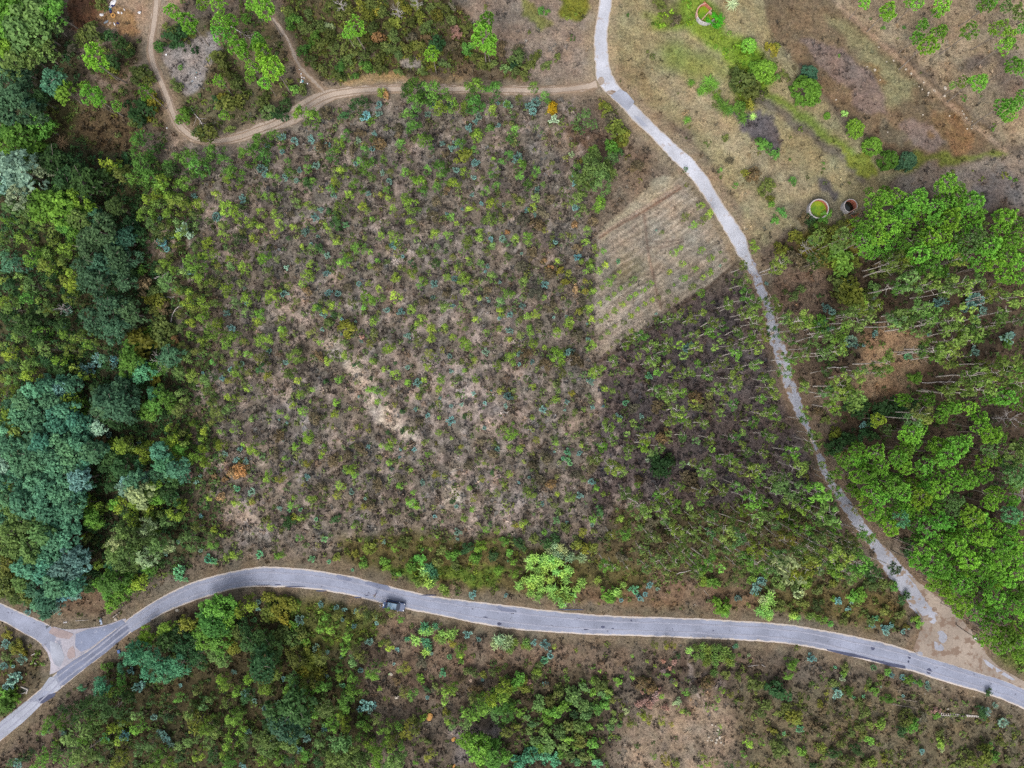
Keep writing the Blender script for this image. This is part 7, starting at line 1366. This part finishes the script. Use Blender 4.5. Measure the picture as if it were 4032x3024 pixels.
litter('plastic_sheet', 'sheet', 'long grey sheet at the lower side of the heap', *fr(520, 785), 1.1, 0.5, 0.3, M_GREYP, 0.65, 11)
litter('cardboard_box', 'box', 'tan crushed box beside the long grey sheet', *fr(650, 820), 0.5, 0.7, 0.35, M_TAN, -0.6, 12)
litter('plastic_strip', 'strip', 'narrow white strip below the ochre ring', *fr(838, 875), 0.25, 0.72, 0.2, M_WHITE, 0.5, 13)
litter('rubbish_bag', 'bag', 'navy bag right of the narrow white strip', *fr(945, 835), 0.65, 0.4, 0.3, M_NAVY, -0.5, 14)
litter('rubbish_bag', 'bag', 'small cream bag under the tan crushed box', *fr(590, 890), 0.35, 0.35, 0.25, M_TAN, 0, 15)
X, Y, z = place(*fr(790, 565), 0.15)
bm = bmesh.new(); me = arc_wall('foam_ring', 0.24, 0.5, 0, 0.2, 0, 360, M_OCHRE, 24); tag(link('foam_ring', me, loc=(X, Y, z + 0.03), rot=(0.1, 0.1, 0)), 'ochre ring lying in the middle of the rubbish heap', 'ring', 'rubbish dumped on the clearings')
fr2 = lambda u, v: (1150 + u * .063, 270 + v * .063)
for i, (u, v, sx, sy, m_, lb) in enumerate(((560, 330, .25, .4, M_WHITE, 'white scrap topmost beside the footpath'), (560, 455, .3, .45, M_TAN, 'tan scrap under the topmost white scrap by the footpath'), (610, 550, .3, .25, M_WHITE, 'white scrap under the tan scrap by the footpath'),
        (750, 585, .25, .25, M_WHITE, 'white scrap nearest the footpath'), (590, 700, .3, .3, M_WHITE, 'white scrap just above the pale blue scrap by the footpath'), (555, 830, .4, .32, M_WHITE, 'larger white scrap beside the pale blue scrap'), (665, 785, .4, .32, M_TEAL, 'pale blue scrap in the footpath litter'),
        (820, 930, .3, .22, M_WHITE, 'white scrap second lowest by the footpath'), (965, 930, .25, .25, M_WHITE, 'white scrap lowest by the footpath'), (440, 50, .2, .16, M_WHITE, 'tiny white scrap set apart above the footpath litter'))):
    litter('litter_scrap', 'litter', lb, *fr2(u, v), sx, sy, 0.2, m_, i * 0.7, 20 + i)
for i, (u, v, sx, m_, lb) in enumerate(((1795, 553, .25, M_WHITE, 'white scrap alone at the grey bare patch edge'), (1435, 470, .5, M_WHITE, 'white loop of litter beside the dirt track'), (1690, 668, .3, M_WHITE, 'white scrap in the middle of the grey bare patch'), (1730, 640, .3, M_NAVY, 'navy scrap at the top of the grey patch litter'), (1660, 700, .5, M_GREYP, 'grey crumpled sheet on the grey bare patch'),
        (1700, 630, .25, M_TEAL, 'teal scrap on the grey bare patch'), (1440, 1105, .3, M_WHITE, 'white scrap on the outer side of the dirt track bend'), (1760, 760, .3, M_GREYP, 'grey scrap lowest on the grey bare patch'))):
    litter('litter_scrap', 'litter', lb, *tile(0, 0, u, v), sx, sx * 0.8, 0.2, m_, i, 40 + i)
litter('rubbish_bag', 'bag', 'white bag under the pines beside the gravel forecourt', *tile(3, 3, 1800, 541), 0.8, 0.45, 0.35, M_WHITE, -0.4, 60)
litter('litter_scrap', 'litter', 'white scrap among the reeds beside the road', *tile(3, 2, 457, 250), 0.42, 0.42, 0.25, M_WHITE, 0, 61)

# -- stones
stone_meshes = [crumple('stone', 1, 0.8, 0.55, 80 + i, M_STONE) for i in range(5)]
def stone(px, py, r, group, head):
    X, Y, z = place(px, py, 0.1)
    o = link('stone', stone_meshes[int(px) % 5], loc=(X, Y, z), rot=(0, 0, px), scale=(r, r, r)); tag(o, place_label(head, px, py), 'stone', group)
for u, v, r in ((1730, 1285, 10), (1760, 1297, 8), (1785, 1330, 13), (1795, 1352, 12), (1780, 1370, 10), (1797, 1395, 15), (1700, 1390, 9), (1725, 1420, 12), (1770, 1413, 13), (1760, 1437, 13), (1807, 1442, 12), (1690, 1422, 9), (1830, 1460, 8)):
    stone(*tile(3, 2, u, v), r * 0.0238 * 1.9, 'pale stones in the lower clearing', 'cream stone')
for u, v, r in ((930, 600, 14), (960, 405, 9), (1090, 520, 12), (1190, 600, 13), (1240, 635, 13), (1350, 710, 9), (1265, 730, 9), (1310, 745, 10), (1390, 800, 12), (1385, 820, 9), (1525, 830, 15), (1530, 760, 20), (1430, 780, 9), (1690, 985, 10), (1720, 1015, 12), (1570, 1000, 9), (1720, 1113, 9), (1760, 1110, 8), (1770, 1045, 8), (590, 860, 9), (1040, 1140, 9), (1440, 790, 8), (1335, 770, 9), (1030, 530, 9), (860, 575, 9), (1140, 590, 8), (970, 690, 9), (1680, 960, 8), (1340, 990, 9)):
    stone(*tile(0, 3, u, v), r * 0.0238 * 1.7, 'field stones on the brown plot', 'pale field stone')
for r_, c_, u, v, r in ((1, 2, 700, 1490, 7), (1, 2, 645, 525, 6), (1, 2, 210, 660, 8), (1, 2, 180, 568, 7), (1, 2, 1675, 157, 6), (0, 2, 440, 883, 7), (0, 2, 1213, 1465, 7), (1, 1, 1692, 883, 8), (1, 1, 1862, 895, 8), (2, 3, 1010, 1197, 7), (2, 1, 1288, 655, 8), (2, 1, 1165, 1162, 7), (2, 1, 1680, 1420, 8), (2, 1, 1033, 1252, 10), (3, 3, 1555, 1150, 14), (3, 3, 1510, 970, 7), (3, 3, 1785, 1048, 7), (3, 3, 1360, 1020, 8), (3, 2, 1580, 248, 8), (0, 1, 1943, 1020, 22), (1, 3, 197, 285, 7), (3, 0, 1530, 297, 22), (3, 0, 1000, 374, 24), (3, 1, 1165, 850, 24), (3, 1, 1215, 1050, 24), (3, 1, 1460, 810, 18), (2, 1, 1330, 870, 6)):
    stone(*tile(r_, c_, u, v), r * 0.0238 * 1.5, 'single white stones', 'lone white stone')
for r_, c_, u, v, r, lb in ((3, 1, 1500, 1215, 40, 'orange earth clod in the brown scrub'), (3, 1, 1710, 1410, 26, 'orange clod in the lower scrub'), (3, 1, 1710, 1640, 24, 'orange clod at the bottom edge'), (3, 1, 1855, 905, 22, 'pinkish clod in the brown scrub')):
    X, Y, z = place(*tile(r_, c_, u, v)); o = link('earth_clod', crumple('earth_clod', 1, 0.7, 0.4, int(u), M_OCHRE if 'orange' in lb else M_TAN), loc=(X, Y, z), rot=(0, 0, u), scale=(r * .04,) * 3); tag(o, lb, 'clod')

# -- junction furniture: board, marker post, concrete posts, culvert
fj = lambda u, v: (60 + u * .3152, 2420 + v * .3152)
M_BOARD = mat('blue_grey_board', alb((142, 160, 186)), 0.4, 0.4)
X, Y, z = place(*fj(1070, 80)); t = tag(empty('sign_board', (X, Y, z), math.radians(12)), 'blue-grey board lying flat above the road fork', 'board')
link('panel', boxmesh('panel', 0.46, 1.36, 0.06, M_BOARD, 0.01, 0.1), t); link('edge_frame', boxmesh('edge_frame', 0.54, 1.44, 0.05, M_CEM, 0.01, 0.04), t)
X, Y, z = place(*fj(440, 135)); t = tag(empty('marker_post', (X, Y, z), math.radians(20)), 'white marker post at the side road mouth', 'post')
link('post', boxmesh('post', 0.16, 0.16, 1.2, M_WHITE, 0.02, -0.1), t); link('plate', boxmesh('plate', 0.06, 0.5, 0.7, M_BOARD, 0.01, 0.6), t, loc=(-0.115, 0, 0))
for u, v, l, a, lb in ((245, 595, 1.3, -0.65, 'grey concrete post lying left of the road fork'), (60, 358, 1.1, 0.65, 'white concrete post lying farthest up left of the fork'), (235, 490, 0.85, 0.45, 'small white post lying between two longer posts')):
    X, Y, z = place(*fj(u, v)); o = link('fallen_post', boxmesh('fallen_post', l, 0.15, 0.12, M_CONC, 0.02, 0.05), loc=(X, Y, z + 0.1), rot=(0, 0.05, a)); tag(o, lb, 'post', 'fallen posts')
X, Y, z = place(*fj(622, 98)); o = link('paving_slab', boxmesh('paving_slab', 0.75, 0.3, 0.12, M_CEM, 0.02), loc=(X, Y, z), rot=(0, 0, 0.15)); tag(o, 'small white slab on the verge above the fork', 'slab')
X, Y, z = place(*tile(3, 0, 207, 985)); t = tag(empty('culvert', (X, Y, z + 0.02), math.radians(-22)), 'open concrete drain box left of the road', 'culvert')
link('headwall', boxmesh('headwall', 1.5, 0.16, 0.7, M_CONC, 0.02, -0.45), t, loc=(0, 0.5, 0)); link('side_wall', boxmesh('side_wall', 0.16, 1.0, 0.68, M_CONC, 0.02, -0.45), t, loc=(0.78, 0.0, 0)); link('wing_wall', boxmesh('wing_wall', 1.3, 0.14, 0.66, M_CONC, 0.02, -0.45), t, loc=(0.12, -0.62, 0), rot=(0, 0, 0.7))
link('drain_bottom', boxmesh('drain_bottom', 1.2, 0.8, 0.05, M_DARKW, 0, 0.03), t)
X, Y, z = place(*tile(3, 0, 1030, 650)); o = link('blue_crate', boxmesh('blue_crate', 0.5, 0.7, 0.35, mat('blue_plastic', alb((70, 110, 170)), 0.5), 0.04), loc=(X, Y, z), rot=(0, 0, 0.3)); tag(o, 'blue crate on the verge below the road fork', 'crate')
